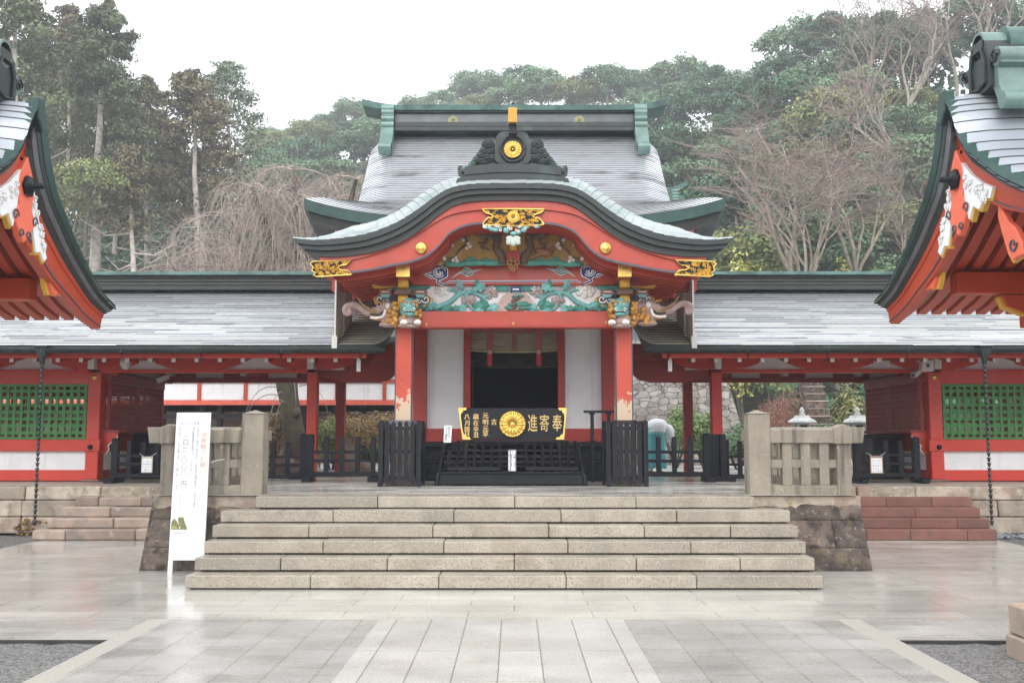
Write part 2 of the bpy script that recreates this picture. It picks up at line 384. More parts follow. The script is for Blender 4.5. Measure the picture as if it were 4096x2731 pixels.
def paving_mat(name, c1, c2, mortar, bw, rh, turn=False, rough=(.12, .42), msize=.006, off=(0, 0, 0), speck=.42):
    m = bpy.data.materials.new(name); m.use_nodes = True
    N, Lk = m.node_tree.nodes, m.node_tree.links; b = N['Principled BSDF']
    tc = N.new('ShaderNodeTexCoord'); mp = N.new('ShaderNodeMapping'); mp.inputs['Location'].default_value = off
    if turn: mp.inputs['Rotation'].default_value = (0, 0, math.pi / 2)
    Lk.new(tc.outputs['Object'], mp.inputs[0])
    br = N.new('ShaderNodeTexBrick'); br.inputs['Scale'].default_value = 1
    br.inputs['Brick Width'].default_value = bw; br.inputs['Row Height'].default_value = rh
    br.inputs['Mortar Size'].default_value = msize; br.inputs['Mortar Smooth'].default_value = .3; br.inputs['Bias'].default_value = 0
    br.inputs['Color1'].default_value = (*c1, 1); br.inputs['Color2'].default_value = (*c2, 1); br.inputs['Mortar'].default_value = (*mortar, 1)
    br.offset = .37; br.offset_frequency = 2
    Lk.new(mp.outputs[0], br.inputs['Vector'])
    n = N.new('ShaderNodeTexNoise'); n.inputs['Scale'].default_value = 60; n.inputs['Detail'].default_value = 5; n.inputs['Roughness'].default_value = .7
    Lk.new(tc.outputs['Object'], n.inputs['Vector'])
    n2 = N.new('ShaderNodeTexNoise'); n2.inputs['Scale'].default_value = .9; n2.inputs['Detail'].default_value = 5; n2.inputs['Roughness'].default_value = .6
    Lk.new(tc.outputs['Object'], n2.inputs['Vector'])
    r1 = N.new('ShaderNodeMapRange'); r1.inputs[1].default_value = .3; r1.inputs[2].default_value = .7; r1.inputs[3].default_value = 1 - speck; r1.inputs[4].default_value = 1 + speck
    Lk.new(n.outputs['Fac'], r1.inputs[0])
    r2 = N.new('ShaderNodeMapRange'); r2.inputs[1].default_value = .3; r2.inputs[2].default_value = .7; r2.inputs[3].default_value = .78; r2.inputs[4].default_value = 1.12
    Lk.new(n2.outputs['Fac'], r2.inputs[0])
    mu = N.new('ShaderNodeMath'); mu.operation = 'MULTIPLY'; Lk.new(r1.outputs[0], mu.inputs[0]); Lk.new(r2.outputs[0], mu.inputs[1])
    x = N.new('ShaderNodeMix'); x.data_type = 'RGBA'; x.blend_type = 'MULTIPLY'; x.inputs[0].default_value = 1
    Lk.new(br.outputs['Color'], x.inputs[6]); Lk.new(mu.outputs[0], x.inputs[7]); Lk.new(x.outputs[2], b.inputs['Base Color'])
    n3 = N.new('ShaderNodeTexNoise'); n3.inputs['Scale'].default_value = 1.6; n3.inputs['Detail'].default_value = 6
    mp3 = N.new('ShaderNodeMapping'); mp3.inputs['Scale'].default_value = (.6, 1.5, 1); Lk.new(tc.outputs['Object'], mp3.inputs[0]); Lk.new(mp3.outputs[0], n3.inputs['Vector'])
    rr = N.new('ShaderNodeMapRange'); rr.inputs[1].default_value = .35; rr.inputs[2].default_value = .65; rr.inputs[3].default_value = rough[0]; rr.inputs[4].default_value = rough[1]
    Lk.new(n3.outputs['Fac'], rr.inputs[0]); Lk.new(rr.outputs[0], b.inputs['Roughness'])
    b.inputs['Specular IOR Level'].default_value = .55
    bp = N.new('ShaderNodeBump'); bp.inputs['Strength'].default_value = .35; bp.inputs['Distance'].default_value = .004; bp.invert = True
    Lk.new(br.outputs['Fac'], bp.inputs['Height'])
    bp2 = N.new('ShaderNodeBump'); bp2.inputs['Strength'].default_value = .10; bp2.inputs['Distance'].default_value = .004
    Lk.new(n.outputs['Fac'], bp2.inputs['Height']); Lk.new(bp.outputs[0], bp2.inputs['Normal']); Lk.new(bp2.outputs[0], b.inputs['Normal'])
    return m
M['pave'] = paving_mat('wet_pale_paving', (.49, .472, .43), (.42, .405, .37), (.26, .245, .2), 1.15, .33, rough=(.05, .26))
M['pave_path'] = paving_mat('pale_path_slabs', (.43, .418, .39), (.385, .372, .345), (.19, .185, .16), 3.3, .313, turn=True, rough=(.26, .52), msize=.006, off=(0, 0.113, 0))
M['pave_grey'] = paving_mat('grey_granite_slabs', (.355, .345, .325), (.30, .292, .275), (.22, .21, .18), .62, .335, turn=True, rough=(.16, .42), msize=.006, off=(0.2, -.31, 0))
M['pave_band'] = paving_mat('grey_border_slabs', (.40, .385, .36), (.35, .34, .32), (.48, .46, .42), .95, .42, rough=(.16, .4), off=(0, -.2, 0))
M['terrace'] = paving_mat('wet_terrace_paving', (.54, .52, .48), (.46, .44, .40), (.16, .15, .13), 1.4, .30, rough=(.08, .3))
M['kerb'] = mat('pale_kerb_stone', (.37, .35, .305), .4, var=.1, scale=40, bump=.1, bscale=100)

def gravel_mat(name, dark, light, scale):
    m = bpy.data.materials.new(name); m.use_nodes = True
    N, Lk = m.node_tree.nodes, m.node_tree.links; b = N['Principled BSDF']; tc = N.new('ShaderNodeTexCoord')
    vo = N.new('ShaderNodeTexVoronoi'); vo.inputs['Scale'].default_value = scale; Lk.new(tc.outputs['Object'], vo.inputs['Vector'])
    r = N.new('ShaderNodeSeparateColor'); Lk.new(vo.outputs['Color'], r.inputs[0])
    x = N.new('ShaderNodeMix'); x.data_type = 'RGBA'; x.inputs[6].default_value = (*dark, 1); x.inputs[7].default_value = (*light, 1)
    Lk.new(r.outputs[0], x.inputs[0]); Lk.new(x.outputs[2], b.inputs['Base Color']); b.inputs['Roughness'].default_value = .6
    bp = N.new('ShaderNodeBump'); bp.inputs['Strength'].default_value = 1; bp.inputs['Distance'].default_value = .02; bp.invert = True
    Lk.new(vo.outputs['Distance'], bp.inputs['Height']); Lk.new(bp.outputs[0], b.inputs['Normal'])
    return m
M['gravel'] = gravel_mat('grey_gravel', (.07, .07, .068), (.27, .265, .255), 55)
M['gravel_pale'] = gravel_mat('pale_gravel', (.34, .33, .31), (.62, .6, .57), 40)
M['soil'] = mat('hill_soil', (.045, .045, .025), .95, var=.5, scale=.5)

def wall_mat():
    m = bpy.data.materials.new('fitted_stone_wall'); m.use_nodes = True
    N, Lk = m.node_tree.nodes, m.node_tree.links; b = N['Principled BSDF']; tc = N.new('ShaderNodeTexCoord')
    mp = N.new('ShaderNodeMapping'); mp.inputs['Scale'].default_value = (.9, .9, 1.55); Lk.new(tc.outputs['Object'], mp.inputs[0])
    vo = N.new('ShaderNodeTexVoronoi'); vo.inputs['Scale'].default_value = 3.5; vo.inputs['Randomness'].default_value = .75
    ve = N.new('ShaderNodeTexVoronoi'); ve.feature = 'DISTANCE_TO_EDGE'; ve.inputs['Scale'].default_value = 3.5; ve.inputs['Randomness'].default_value = .75
    wn_ = N.new('ShaderNodeTexNoise'); wn_.inputs['Scale'].default_value = 4; wn_.inputs['Detail'].default_value = 3; Lk.new(tc.outputs['Object'], wn_.inputs['Vector'])
    wa = N.new('ShaderNodeVectorMath'); wa.operation = 'MULTIPLY_ADD'; wa.inputs[1].default_value = (.22, .22, .22); Lk.new(wn_.outputs['Color'], wa.inputs[0]); Lk.new(mp.outputs[0], wa.inputs[2])
    Lk.new(wa.outputs[0], vo.inputs['Vector']); Lk.new(wa.outputs[0], ve.inputs['Vector'])
    s = N.new('ShaderNodeSeparateColor'); Lk.new(vo.outputs['Color'], s.inputs[0])
    x = N.new('ShaderNodeMix'); x.data_type = 'RGBA'; x.inputs[6].default_value = (.21, .175, .15, 1); x.inputs[7].default_value = (.36, .335, .31, 1)
    Lk.new(s.outputs[0], x.inputs[0])
    n = N.new('ShaderNodeTexNoise'); n.inputs['Scale'].default_value = 5; n.inputs['Detail'].default_value = 6; Lk.new(tc.outputs['Object'], n.inputs['Vector'])
    r0 = N.new('ShaderNodeMapRange'); r0.inputs[1].default_value = .3; r0.inputs[2].default_value = .7; r0.inputs[3].default_value = .65; r0.inputs[4].default_value = 1.15; Lk.new(n.outputs['Fac'], r0.inputs[0])
    x1 = N.new('ShaderNodeMix'); x1.data_type = 'RGBA'; x1.blend_type = 'MULTIPLY'; x1.inputs[0].default_value = 1; Lk.new(x.outputs[2], x1.inputs[6]); Lk.new(r0.outputs[0], x1.inputs[7])
    r = N.new('ShaderNodeMapRange'); r.inputs[1].default_value = .004; r.inputs[2].default_value = .045; Lk.new(ve.outputs['Distance'], r.inputs[0])
    x2 = N.new('ShaderNodeMix'); x2.data_type = 'RGBA'; x2.inputs[6].default_value = (.09, .085, .065, 1); Lk.new(r.outputs[0], x2.inputs[0]); Lk.new(x1.outputs[2], x2.inputs[7])
    Lk.new(x2.outputs[2], b.inputs['Base Color']); b.inputs['Roughness'].default_value = .9
    bp = N.new('ShaderNodeBump'); bp.inputs['Strength'].default_value = .8; bp.inputs['Distance'].default_value = .05
    Lk.new(r.outputs[0], bp.inputs['Height']); Lk.new(bp.outputs[0], b.inputs['Normal'])
    return m
M['stonewall'] = wall_mat()

def leaf_mat(name, col, col2, var=.45):
    m = bpy.data.materials.new(name); m.use_nodes = True
    N, Lk = m.node_tree.nodes, m.node_tree.links; b = N['Principled BSDF']
    a = N.new('ShaderNodeAttribute'); a.attribute_name = 'tint'
    oi = N.new('ShaderNodeObjectInfo')
    x = N.new('ShaderNodeMix'); x.data_type = 'RGBA'; x.inputs[6].default_value = (*col, 1); x.inputs[7].default_value = (*col2, 1)
    Lk.new(a.outputs['Fac'], x.inputs[0])
    r = N.new('ShaderNodeMapRange'); r.inputs[3].default_value = 1 - var; r.inputs[4].default_value = 1 + var; Lk.new(oi.outputs['Random'], r.inputs[0])
    x1 = N.new('ShaderNodeMix'); x1.data_type = 'RGBA'; x1.blend_type = 'MULTIPLY'; x1.inputs[0].default_value = 1
    Lk.new(x.outputs[2], x1.inputs[6]); Lk.new(r.outputs[0], x1.inputs[7]); Lk.new(x1.outputs[2], b.inputs['Base Color'])
    b.inputs['Roughness'].default_value = .55; b.inputs['Specular IOR Level'].default_value = .3
    return m
M['leaf_grey'] = leaf_mat('grey_green_leaves', (.065, .13, .065), (.21, .32, .17), .2)
M['leaf_dark'] = leaf_mat('dark_green_leaves', (.03, .085, .045), (.10, .20, .095), .2)
M['leaf_olive'] = leaf_mat('olive_leaves', (0.112, 0.143, 0.045), (0.3, 0.323, 0.128), 0.2)
M['leaf_yellow'] = leaf_mat('yellow_green_leaves', (0.195, 0.21, 0.045), (0.45, 0.435, 0.135), 0.15)
M['leaf_bush'] = leaf_mat('bush_leaves', (0.105, 0.18, 0.06), (0.3, 0.39, 0.165), 0.2)
M['leaf_brown'] = leaf_mat('winter_brown_leaves', (0.18, 0.105, 0.053), (0.405, 0.285, 0.12), 0.2)
M['leaf_sasa'] = leaf_mat('bamboo_grass_leaves', (.10, .13, .05), (.34, .32, .15), .1)
M['leaf_redbrown'] = leaf_mat('red_brown_twigs', (0.15, 0.075, 0.068), (0.375, 0.195, 0.128), 0.2)
M['needle'] = leaf_mat('cedar_needles', (.05, .082, .04), (.18, .205, .09), .15)
M['needle_brown'] = leaf_mat('browned_cedar_needles', (.08, .08, .045), (.225, .18, .09), .15)
M['needle_green'] = leaf_mat('pale_cedar_needles', (0.09, 0.128, 0.083), (0.24, 0.3, 0.195), 0.15)
M['bark_pale'] = mat('pale_bark', (.5, .43, .38), .9, var=.25, scale=3, bump=.4, bscale=10, stain=((.2, .17, .14), 4, .5, .75))
M['bark'] = mat('dark_bark', (.09, .072, .056), .9, var=.3, scale=5, bump=.7, bscale=16, stain=((.11, .12, .05), 3, .52, .75))
M['twig'] = mat('weeping_twigs', (.32, .265, .23), .85, var=.3, scale=3)
M['twig_red'] = mat('reddish_twigs', (.235, .18, .155), .85, var=.3, scale=2)
M['bark_maple'] = mat('lichened_maple_bark', (.3, .25, .2), .9, var=.3, scale=4, stain=((.16, .15, .09), 3, .5, .7))
M['bark_white'] = mat('white_lichen_bark', (.31, .28, .23), .9, var=.25, scale=4, stain=((.2, .17, .13), 3, .5, .75))
# ================================================================== THE SETTING: ground, paving, terrace
TZ, GZ = .90, .81           # terrace top before the hall, gallery podium top
g = MB(); g.add([(-400, -60, -.12), (400, -60, -.12), (400, 46, -.12), (-400, 46, -.12)], [(0, 1, 2, 3)])
g.build('ground', M['soil'], kind='structure')

pv = MB()
def sheet(mb, x0, x1, y0, y1, z, m): mb.add([(x0, y0, z), (x1, y0, z), (x1, y1, z), (x0, y1, z)], [(0, 1, 2, 3)], m)
YB = 9.16
sheet(pv, -7.6, 7.75, YB, 17.2, 0, 0)                     # pale transverse courses up to the steps
sheet(pv, -1.215, .98, 2, YB, 0, 1)                        # central path
sheet(pv, -3.1, -1.215, 2, YB, 0, 2); sheet(pv, .98, 2.9, 2, YB, 0, 2)
sheet(pv, -3.28, -3.1, 2, YB, 0, 4); sheet(pv, 2.9, 3.1, 2, YB, 0, 4)
sheet(pv, -12, -3.28, 8.20, YB, 0, 3); sheet(pv, 3.1, 12, 8.20, YB, 0, 3)
sheet(pv, -12, -7.6, YB, 9.4, 0, 4); sheet(pv, 7.75, 12, YB, 9.4, 0, 4)
o = pv.build('paving', [M['pave'], M['pave_path'], M['pave_grey'], M['pave_band'], M['kerb']], kind='structure')
kb = MB()
for s, x in ((-1, -3.28), (1, 3.1)):
    kb.box(x, x + s * 9, 8.17, 8.20, -.04, .006)
kb.build('kerb', M['dkmetal2'], kind='structure')

def bed(name, x0, x1, y0, y1, z, m, n=60):
    b = MB(); rows = []
    for j in range(n + 1):
        rows.append([(lerp(x0, x1, i / n), lerp(y0, y1, j / n), z + .02 * mnoise.noise(Vector((i * .9 + x0, j * .9, 0)))) for i in range(n + 1)])
    b.loft(rows, 0, True); return b.build(name, m, kind='stuff')
bed('gravel', -12, -3.28, 2, 8.17, -.02, M['gravel'])
bed('gravel', 3.1, 12, 2, 8.17, -.02, M['gravel'])
bed('gravel', -14, -7.6, 9.4, 17.2, -.01, M['gravel'])
bed('gravel', 7.75, 14, 9.4, 17.2, -.01, M['gravel'])

# terrace in front of the hall and the court behind the galleries
tr = MB()
sheet(tr, -4.55, 4.35, 12.75, 19.0, TZ, 0)
tr.box(-4.6, 4.4, 12.80, 18.9, 0, TZ - .012, 1)
tr.build('terrace', [M['terrace'], M['tuff']], kind='structure')
ct = MB()
ct.box(-40, 40, 22.9, 46, -.1, .80, 0)
ct.build('court_ground', M['gravel_pale'], kind='structure')
pd = MB()
for s in (-1, 1):
    pd.box(s * 4.6, s * 16, 17.45, 22.95, 0, GZ - .006, 0)
    pd.box(s * 1.0, s * 4.6, 18.95, 22.95, 0, GZ - .006, 0)
pd.build('gallery_floor', M['kerb'], kind='structure')

# ------------------------------------------------------------------ retaining walls under the galleries: dressed blocks in courses
def podium(sx, label):
    b = MB(); rr = random.Random(11 + sx)
    t = thing('retaining_wall', label, 'stone wall', (sx * 9, 17.3, 0))
    z = 0
    hs_ = [(.02, .30), (.30, .575), (.575, GZ)]
    for k, (z0, z1) in enumerate(hs_):
        x = 4.42
        while x < 15:
            w = rr.uniform(.55, 1.15) if k < 2 else rr.uniform(.8, 1.5)
            x1 = min(15.2, x + w); j = rr.uniform(0, .035)
            e0, e1 = rr.uniform(.002, .012), rr.uniform(.002, .012)
            yb = .05 * (2 - k)
            b.hexa([(sx * (x + e0), 17.15 - yb - j, z0 + .004), (sx * (x1 - e1), 17.15 - yb - j, z0 + .004), (sx * (x1 - e1), 17.5, z0 + .004), (sx * (x + e0), 17.5, z0 + .004)],
                   [(sx * (x + e0), 17.15 - yb + .02 - j, z1 - .006), (sx * (x1 - e1), 17.15 - yb + .02 - j, z1 - .006), (sx * (x1 - e1), 17.5, z1 - .004), (sx * (x + e0), 17.5, z1 - .004)], 0)
            x = x1
    b.build('stone_course', M['tuff'], t, bevel=.018)
    return t
podium(-1, 'low rough pale stone wall with moss stain under the gallery left of the temple')
podium(1, 'low pale stone wall beside red steps under the gallery right of the temple')
ms = MB()
for i in range(60):
    a = R.random(); x = lerp(-8.35, -7.65, a) + R.uniform(-.1, .1)
    ms.ball((x, 17.06 - R.random() * .12, R.random() ** 2 * .28), (R.uniform(.02, .05), .03, R.uniform(.015, .035)), 6)
tag(ms.build('moss_patch', M['moss'], loc=(-8, 17.0, 0)), 'patch of brown moss at the foot of the left stone wall below the rain chain', 'moss')

# ------------------------------------------------------------------ main steps: six courses of granite blocks
st = thing('stone_steps', 'wide flight of six granite block steps up to the temple terrace', 'steps', (-.11, 10.78, 0))
XL, XR = -3.55, 3.33
joints = [[0, .197, .398, .597, .801, 1], [0, .139, .311, .516, .713, .880, 1], [0, .1985, .399, .605, .809, 1],
          [0, .165, .377, .575, .738, .885, 1], [0, .198, .410, .598, .801, 1], [0, .245, .52, .763, 1]]
for k in range(6):
    y0 = 10.91 + .312 * k; z1 = .15 * (k + 1); z0 = .15 * k + .016
    b = MB(); xl, xr = (XL, XR) if k < 5 else (-3.21, 2.975)
    dep = .42 if k < 5 else .55
    rr = random.Random(50 + k)
    for i in range(len(joints[k]) - 1):
        a, c = lerp(xl, xr, joints[k][i]), lerp(xl, xr, joints[k][i + 1]); j = rr.uniform(-.006, .006); dz = rr.uniform(-.004, .004)
        b.box(a + .004, c - .004, y0 + j, y0 + dep, z0, z1 + dz, tint=rr.random())
    b.box(xl + .05, xr - .05, y0 + .03, y0 + .5, max(0, z0 - .015), z0, 1, tint=.5)  # black strip in the joint, a painted shadow line under each step
    b.build('step', [M['granite'], M['black_flat']], st, bevel=.009)

# side flights
def side_steps(sx, label, m, rough):
    t = thing('side_steps', label, 'steps', (sx * 6, 16.15, 0)); rr = random.Random(5 + sx)
    hz = [0, .166, .323, .483, .64]; yy = [16.15, 16.4, 16.65, 16.9]
    for k in range(4):
        b = MB(); x = 4.5; xe = 7.72 - .012 * k - (.1 * k * rough)
        while x < xe - .01:
            x1 = x + rr.uniform(.7, 1.25)
            if xe - x1 < .35: x1 = xe
            j = rr.uniform(-.02, .02) * rough; dz = rr.uniform(-.012, .012) * rough
            b.box(sx * (x + .003), sx * (x1 - .003), yy[k] + j, yy[k] + .4, hz[k] + .003, hz[k + 1] + dz, tint=rr.random())
            x = x1
        b.build('step', m, t, bevel=.02 if rough else .008)
side_steps(-1, 'short flight of worn pink and grey stone steps behind the white notice board', M['old_step'], 1)
side_steps(1, 'short flight of four reddish brown stone steps', M['red_stone'], 0)

# ------------------------------------------------------------------ plinths and stone railings
def plinth(sx, label):
    x0, x1 = (-4.62, -3.2) if sx < 0 else (2.99, 4.40)
    b = MB(); zz = [0, .27, .60, .865]
    yf = lambda z: 12.43 + .42 * (z / .865)
    rr = random.Random(3 + sx)
    cuts = [[0, .45, 1], [0, .3, .72, 1], [0, .42, .8, 1]]
    for k in range(3):
        c = cuts[k] if sx > 0 else [1 - q for q in reversed(cuts[k])]
        for i in range(len(c) - 1):
            a, d = lerp(x0, x1, c[i]) + .003, lerp(x0, x1, c[i + 1]) - .003
            za, zb = zz[k] + .003, zz[k + 1] - .003; j = rr.uniform(-.012, .012)
            # many small facets so that the hewn face is uneven
            n = 9; rows = []
            for jz in range(n + 1):
                z = lerp(za, zb, jz / n)
                rows.append([(lerp(a, d, ix / n), yf(z) + j + (.022 * mnoise.noise(Vector((lerp(a, d, ix / n) * 5, z * 5, k * 7 + i))) if 0 < ix < n and 0 < jz < n else .012), z) for ix in range(n + 1)])
            tv = rr.random(); b.loft(rows, 0, False, tint=tv)
            b.box(a, d, yf(zb) + .02, 13.6, za, zb, 0, tint=tv)
    # sides and coping
    b.box(x0 - .004, x0 + .02, 12.6, 13.6, .0, .2, 0); b.box(x0 - .012, x1 + .012, 12.84, 13.62, .865, .885, 0)
    return tag(b.build('stone_plinth', M['plinth'], loc=((x0 + x1) / 2, 12.9, 0)), label, 'plinth')
plinth(-1, 'dark brown mossy stone plinth behind the white notice board')
plinth(1, 'dark brown hewn stone plinth right of the main steps')

def cap_post(b, x0, x1, y0, y1, z0, z1, apex, m=0):
    b.box(x0, x1, y0, y1, z0, z1, m)
    cx, cy = (x0 + x1) / 2, (y0 + y1) / 2; e = .008
    b.add([(x0 - e, y0 - e, z1), (x1 + e, y0 - e, z1), (x1 + e, y1 + e, z1), (x0 - e, y1 + e, z1), (cx, cy, apex)], [(0, 1, 4), (1, 2, 4), (2, 3, 4), (3, 0, 4)], m)
def railing(sx, label):
    """stone fence: tall inner post, gabled end post, grooved top rail, pickets; returns to the gallery along the outer side"""
    Y = 12.93; t = thing('stone_railing', label, 'stone fence', (sx * 4, Y, .885)); c = -.11
    X = lambda d: c + sx * d          # d = distance outward from the stairs' axis
    lo, hi = lambda a, b_: (min(a, b_), max(a, b_)), None
    m = M['rail_stone']; zr0, zr1 = zf(1772, Y), zf(1711, Y)
    b = MB(); x0, x1 = sorted((X(3.14), X(3.42))); cap_post(b, x0, x1, Y, Y + .28, .884, zf(1654, Y), zf(1638, Y)); b.build('tall_post', m, t, bevel=.012)
    b = MB(); x0, x1 = sorted((X(4.28), X(4.46))); b.box(x0, x1, Y + .01, Y + .19, .884, zr0 + .02)
    b.build('end_post', m, t, bevel=.01)
    b = MB(); x0, x1 = sorted((X(4.24), X(4.47))); xm = (x0 + x1) / 2; zb, zt = zr0 - .01, zf(1710, Y)
    b.prism([(x0, zb), (x1, zb), (x1 + .01, zt), (xm, zt + .05), (x0 - .01, zt)], Y - .03, Y + .24)
    b.build('end_block', m, t, bevel=.01)
    b = MB(); x0, x1 = sorted((X(3.42), X(4.25)))
    b.prism([(Y + .01, zr0), (Y + .2, zr0), (Y + .2, zr1 - .02), (Y + .105, zr1 + .012), (Y + .01, zr1 - .02)], x0, x1, axis='x')
    xa, xb = X(4.47), X(4.62)
    b.hexa([(min(xa, xb), Y + .02, zr0), (max(xa, xb), Y + .02, zr0), (max(xa, xb), Y + .2, zr0), (min(xa, xb), Y + .2, zr0)],
           [(min(xa, xb) - (.03 if sx < 0 else 0), Y + .02, zr1 + .01), (max(xa, xb) + (.03 if sx > 0 else 0), Y + .02, zr1 + .01), (max(xa, xb) + (.03 if sx > 0 else 0), Y + .2, zr1 + .01), (min(xa, xb) - (.03 if sx < 0 else 0), Y + .2, zr1 + .01)])
    b.build('top_rail', m, t, bevel=.008)
    b = MB(); x0, x1 = sorted((X(3.42), X(4.28))); b.box(x0, x1, Y + .06, Y + .15, zf(1872, Y), zf(1838, Y)); b.build('mid_rail', m, t, bevel=.005)
    b = MB(); b.box(x0, x1, Y + .03, Y + .18, .884, zf(1941, Y)); b.build('base_rail', m, t, bevel=.008)
    for d in (3.58, 3.82, 4.06):
        b = MB(); x0, x1 = sorted((X(d), X(d + .125))); b.box(x0, x1, Y + .045, Y + .165, zf(1941, Y), zr0); b.build('picket', m, t, bevel=.006)
    # the return towards the gallery
    b = MB(); x0, x1 = sorted((X(4.30), X(4.44))); b.box(x0, x1, Y + .25, 17.0, zr0, zr1 - .01); b.box(x0 + .02, x1 - .02, Y + .25, 17.0, .895, 1.03)
    b.box(x0 + .03, x1 - .03, Y + .25, 17.0, 1.24, 1.34); b.build('return_rail', m, t, bevel=.008)
    y = Y + .5
    while y < 16.9:
        b = MB(); b.box(x0 + .015, x1 - .015, y, y + .13, 1.03, zr0); b.build('picket', m, t, bevel=.006); y += .42
    b = MB(); x0, x1 = sorted((X(3.20), X(3.36))); b.box(x0, x1, Y + .3, Y + .72, zr0 + .03, zr1 - .03); b.box(x0 + .02, x1 - .02, Y + .5, Y + .65, .9, zr0 + .03)
    b.build('short_return', m, t, bevel=.008)
    return t
railing(-1, 'weathered stone railing on the plinth behind the white notice board')
railing(1, 'weathered stone railing on the plinth right of the main steps')

# ------------------------------------------------------------------ block in the right foreground
b = MB(); b.box(3.72, 5.2, 5.6, 7.74, -.03, .15, 0, .3); b.box(3.74, 5.2, 5.6, 7.72, .153, .38, 0, .7)
tag(b.build('stone_block', mat('red_grey_block', (.36, .26, .21), .8, var=.2, scale=3, bump=.4, bscale=25, stain=((.25, .22, .17), 2, .5, .7), tintv=.15), loc=(4.4, 6.3, 0), bevel=.015),
    'reddish grey stone block on the gravel at the right edge', 'stone block')
# ================================================================== THE HALL
HY = 15.5
hall = thing('shrine_hall', 'large vermilion shrine hall with curved gable porch and copper roof at the centre', 'shrine', (0, 17, TZ))
CX = 0.0
# ---- porch pillars
for s in (-1, 1):
    xc = xf(1614, HY) if s < 0 else xf(2497, HY)
    b = MB(); hw = .135
    b.prism([(xc - hw + .02, HY), (xc + hw - .02, HY), (xc + hw, HY + .02), (xc + hw, HY + .25), (xc + hw - .02, HY + .27), (xc - hw + .02, HY + .27), (xc - hw, HY + .25), (xc - hw, HY + .02)], TZ + .1, 3.36, axis='z')
    p = b.build('pillar', M['peel'], hall)
    b = MB()
    for e in (-1, 1): b.add([(xc + e * (hw - .018), HY - .003, TZ + .1), (xc + e * (hw + .003), HY + .018, TZ + .1), (xc + e * (hw + .003), HY + .018, 3.36), (xc + e * (hw - .018), HY - .003, 3.36)], [(0, 1, 2, 3)])
    b.build('edge_line', M['grey_line'], p)
    b = MB(); b.lathe([(0, .0), (.3, 0), (.3, .05), (.22, .12), (0, .12)], (xc, HY + .135, TZ), 20); b.build('pillar_base', M['rail_stone'], hall)
PXL, PXR = xf(1614, HY), xf(2497, HY)
# ---- main lower beam
b = MB(); b.box(PXL - .1, PXR + .1, HY - .05, HY + .2, zf(1311, HY - .05), zf(1245, HY - .05)); b.box(PXL + .12, PXR - .12, HY - .058, HY - .05, zf(1311, HY) + .005, zf(1311, HY) + .035, 1)
tb = b.build('tie_beam', [M['red_hall'], M['red_dark']], hall, bevel=.012)
b = MB()
for u, v in ((1706, 1297), (2053, 1292), (2424, 1287)):
    b = MB(); b.ball(at(u, v, HY - .055), (.016, .012, .016), 8); b.tube([at(u, v, HY - .075) + Vector((.014 * math.cos(a * .6), 0, -.02 + .014 * math.sin(a * .6))) for a in range(11)], .004, 5); b.build('ring_bolt', M['gold'], tb)
# ---- rainbow beam with painted clouds
YK = HY + .02
b = MB(); zk0, zk1 = zf(1140, YK), zf(1050, YK)
pts = [(xf(1640, YK), zk0), (xf(2470, YK), zk0), (xf(2470, YK), zk1 - .1)] + [(lerp(xf(2470, YK), xf(1640, YK), i / 16), zk1 - .1 * (abs(i / 8 - 1) ** 2.2)) for i in range(1, 16)] + [(xf(1640, YK), zk1 - .1)]
b.prism(pts, YK, YK + .22); kb_ = b.build('rainbow_beam', M['red_hall'], hall, bevel=.01)
def arc2(c, r0, r1, a0, a1, n, Y, sx=1, sq=1):
    out = []
    for i in range(n + 1):
        t = i / n; a = math.radians(lerp(a0, a1, t)); r = lerp(r0, r1, t)
        out.append(Vector((c[0] + sx * r * math.cos(a), Y, c[1] + r * math.sin(a) * sq)))
    return out
def blob(b, c, rx, rz, Y, m, lobes=0, k=.12, n=36, rot=0):
    vs = []
    for i in range(n):
        a = 2 * math.pi * i / n; r = 1 + (k * abs(math.sin(lobes * a / 2)) if lobes else 0)
        x, z = rx * r * math.cos(a), rz * r * math.sin(a)
        vs.append((c[0] + x * math.cos(rot) - z * math.sin(rot), Y, c[1] + x * math.sin(rot) + z * math.cos(rot)))
    b.add(vs, [list(range(n))], m, tint=.5)
def big_cloud(b, u, v, s, Y):
    c = at(u, v, Y); c = (c.x, c.z); q = s
    blob(b, c, .135, .115, Y, 1, 6, .13); blob(b, c, .122, .102, Y - .003, 0, 6, .13)
    for k, (ra, rb, m) in enumerate(((.105, .085, 1), (.075, .05, 1), (.045, .012, 1))):
        b.ribbon(arc2(c, ra, rb, 20 + 60 * k, 330 + 60 * k, 26, Y - .006, q, .85), .012 if k < 2 else .022, m)
    # tail towards the side and foot below
    tail = smooth_curve([(c[0] - q * .1, Y - .002, c[1] - .06), (c[0] - q * .2, Y - .002, c[1] - .02), (c[0] - q * .3, Y - .002, c[1] + .05), (c[0] - q * .40, Y - .002, c[1] + .075)], 14)
    n = len(tail)
    b.ribbon([p + Vector((0, .001, 0)) for p in tail], [.085 * (1 - i / (n - 1)) ** .7 + .004 for i in range(n)], 1)
    b.ribbon([p - Vector((0, .003, 0)) for p in tail], [.06 * (1 - i / (n - 1)) ** .8 + .001 for i in range(n)], 0)
    b.ribbon([p - Vector((0, .006, 0)) for p in tail], [.022 * (1 - i / (n - 1)) ** .8 for i in range(n)], 1)
    foot = smooth_curve([(c[0] + q * .0, Y - .001, c[1] - .1), (c[0] - q * .03, Y - .001, c[1] - .15), (c[0] + q * .03, Y - .001, c[1] - .175), (c[0] + q * .09, Y - .001, c[1] - .20)], 10)
    b.ribbon(foot, .045, 1); b.ribbon([p - Vector((0, .004, 0)) for p in foot], .024, 0)
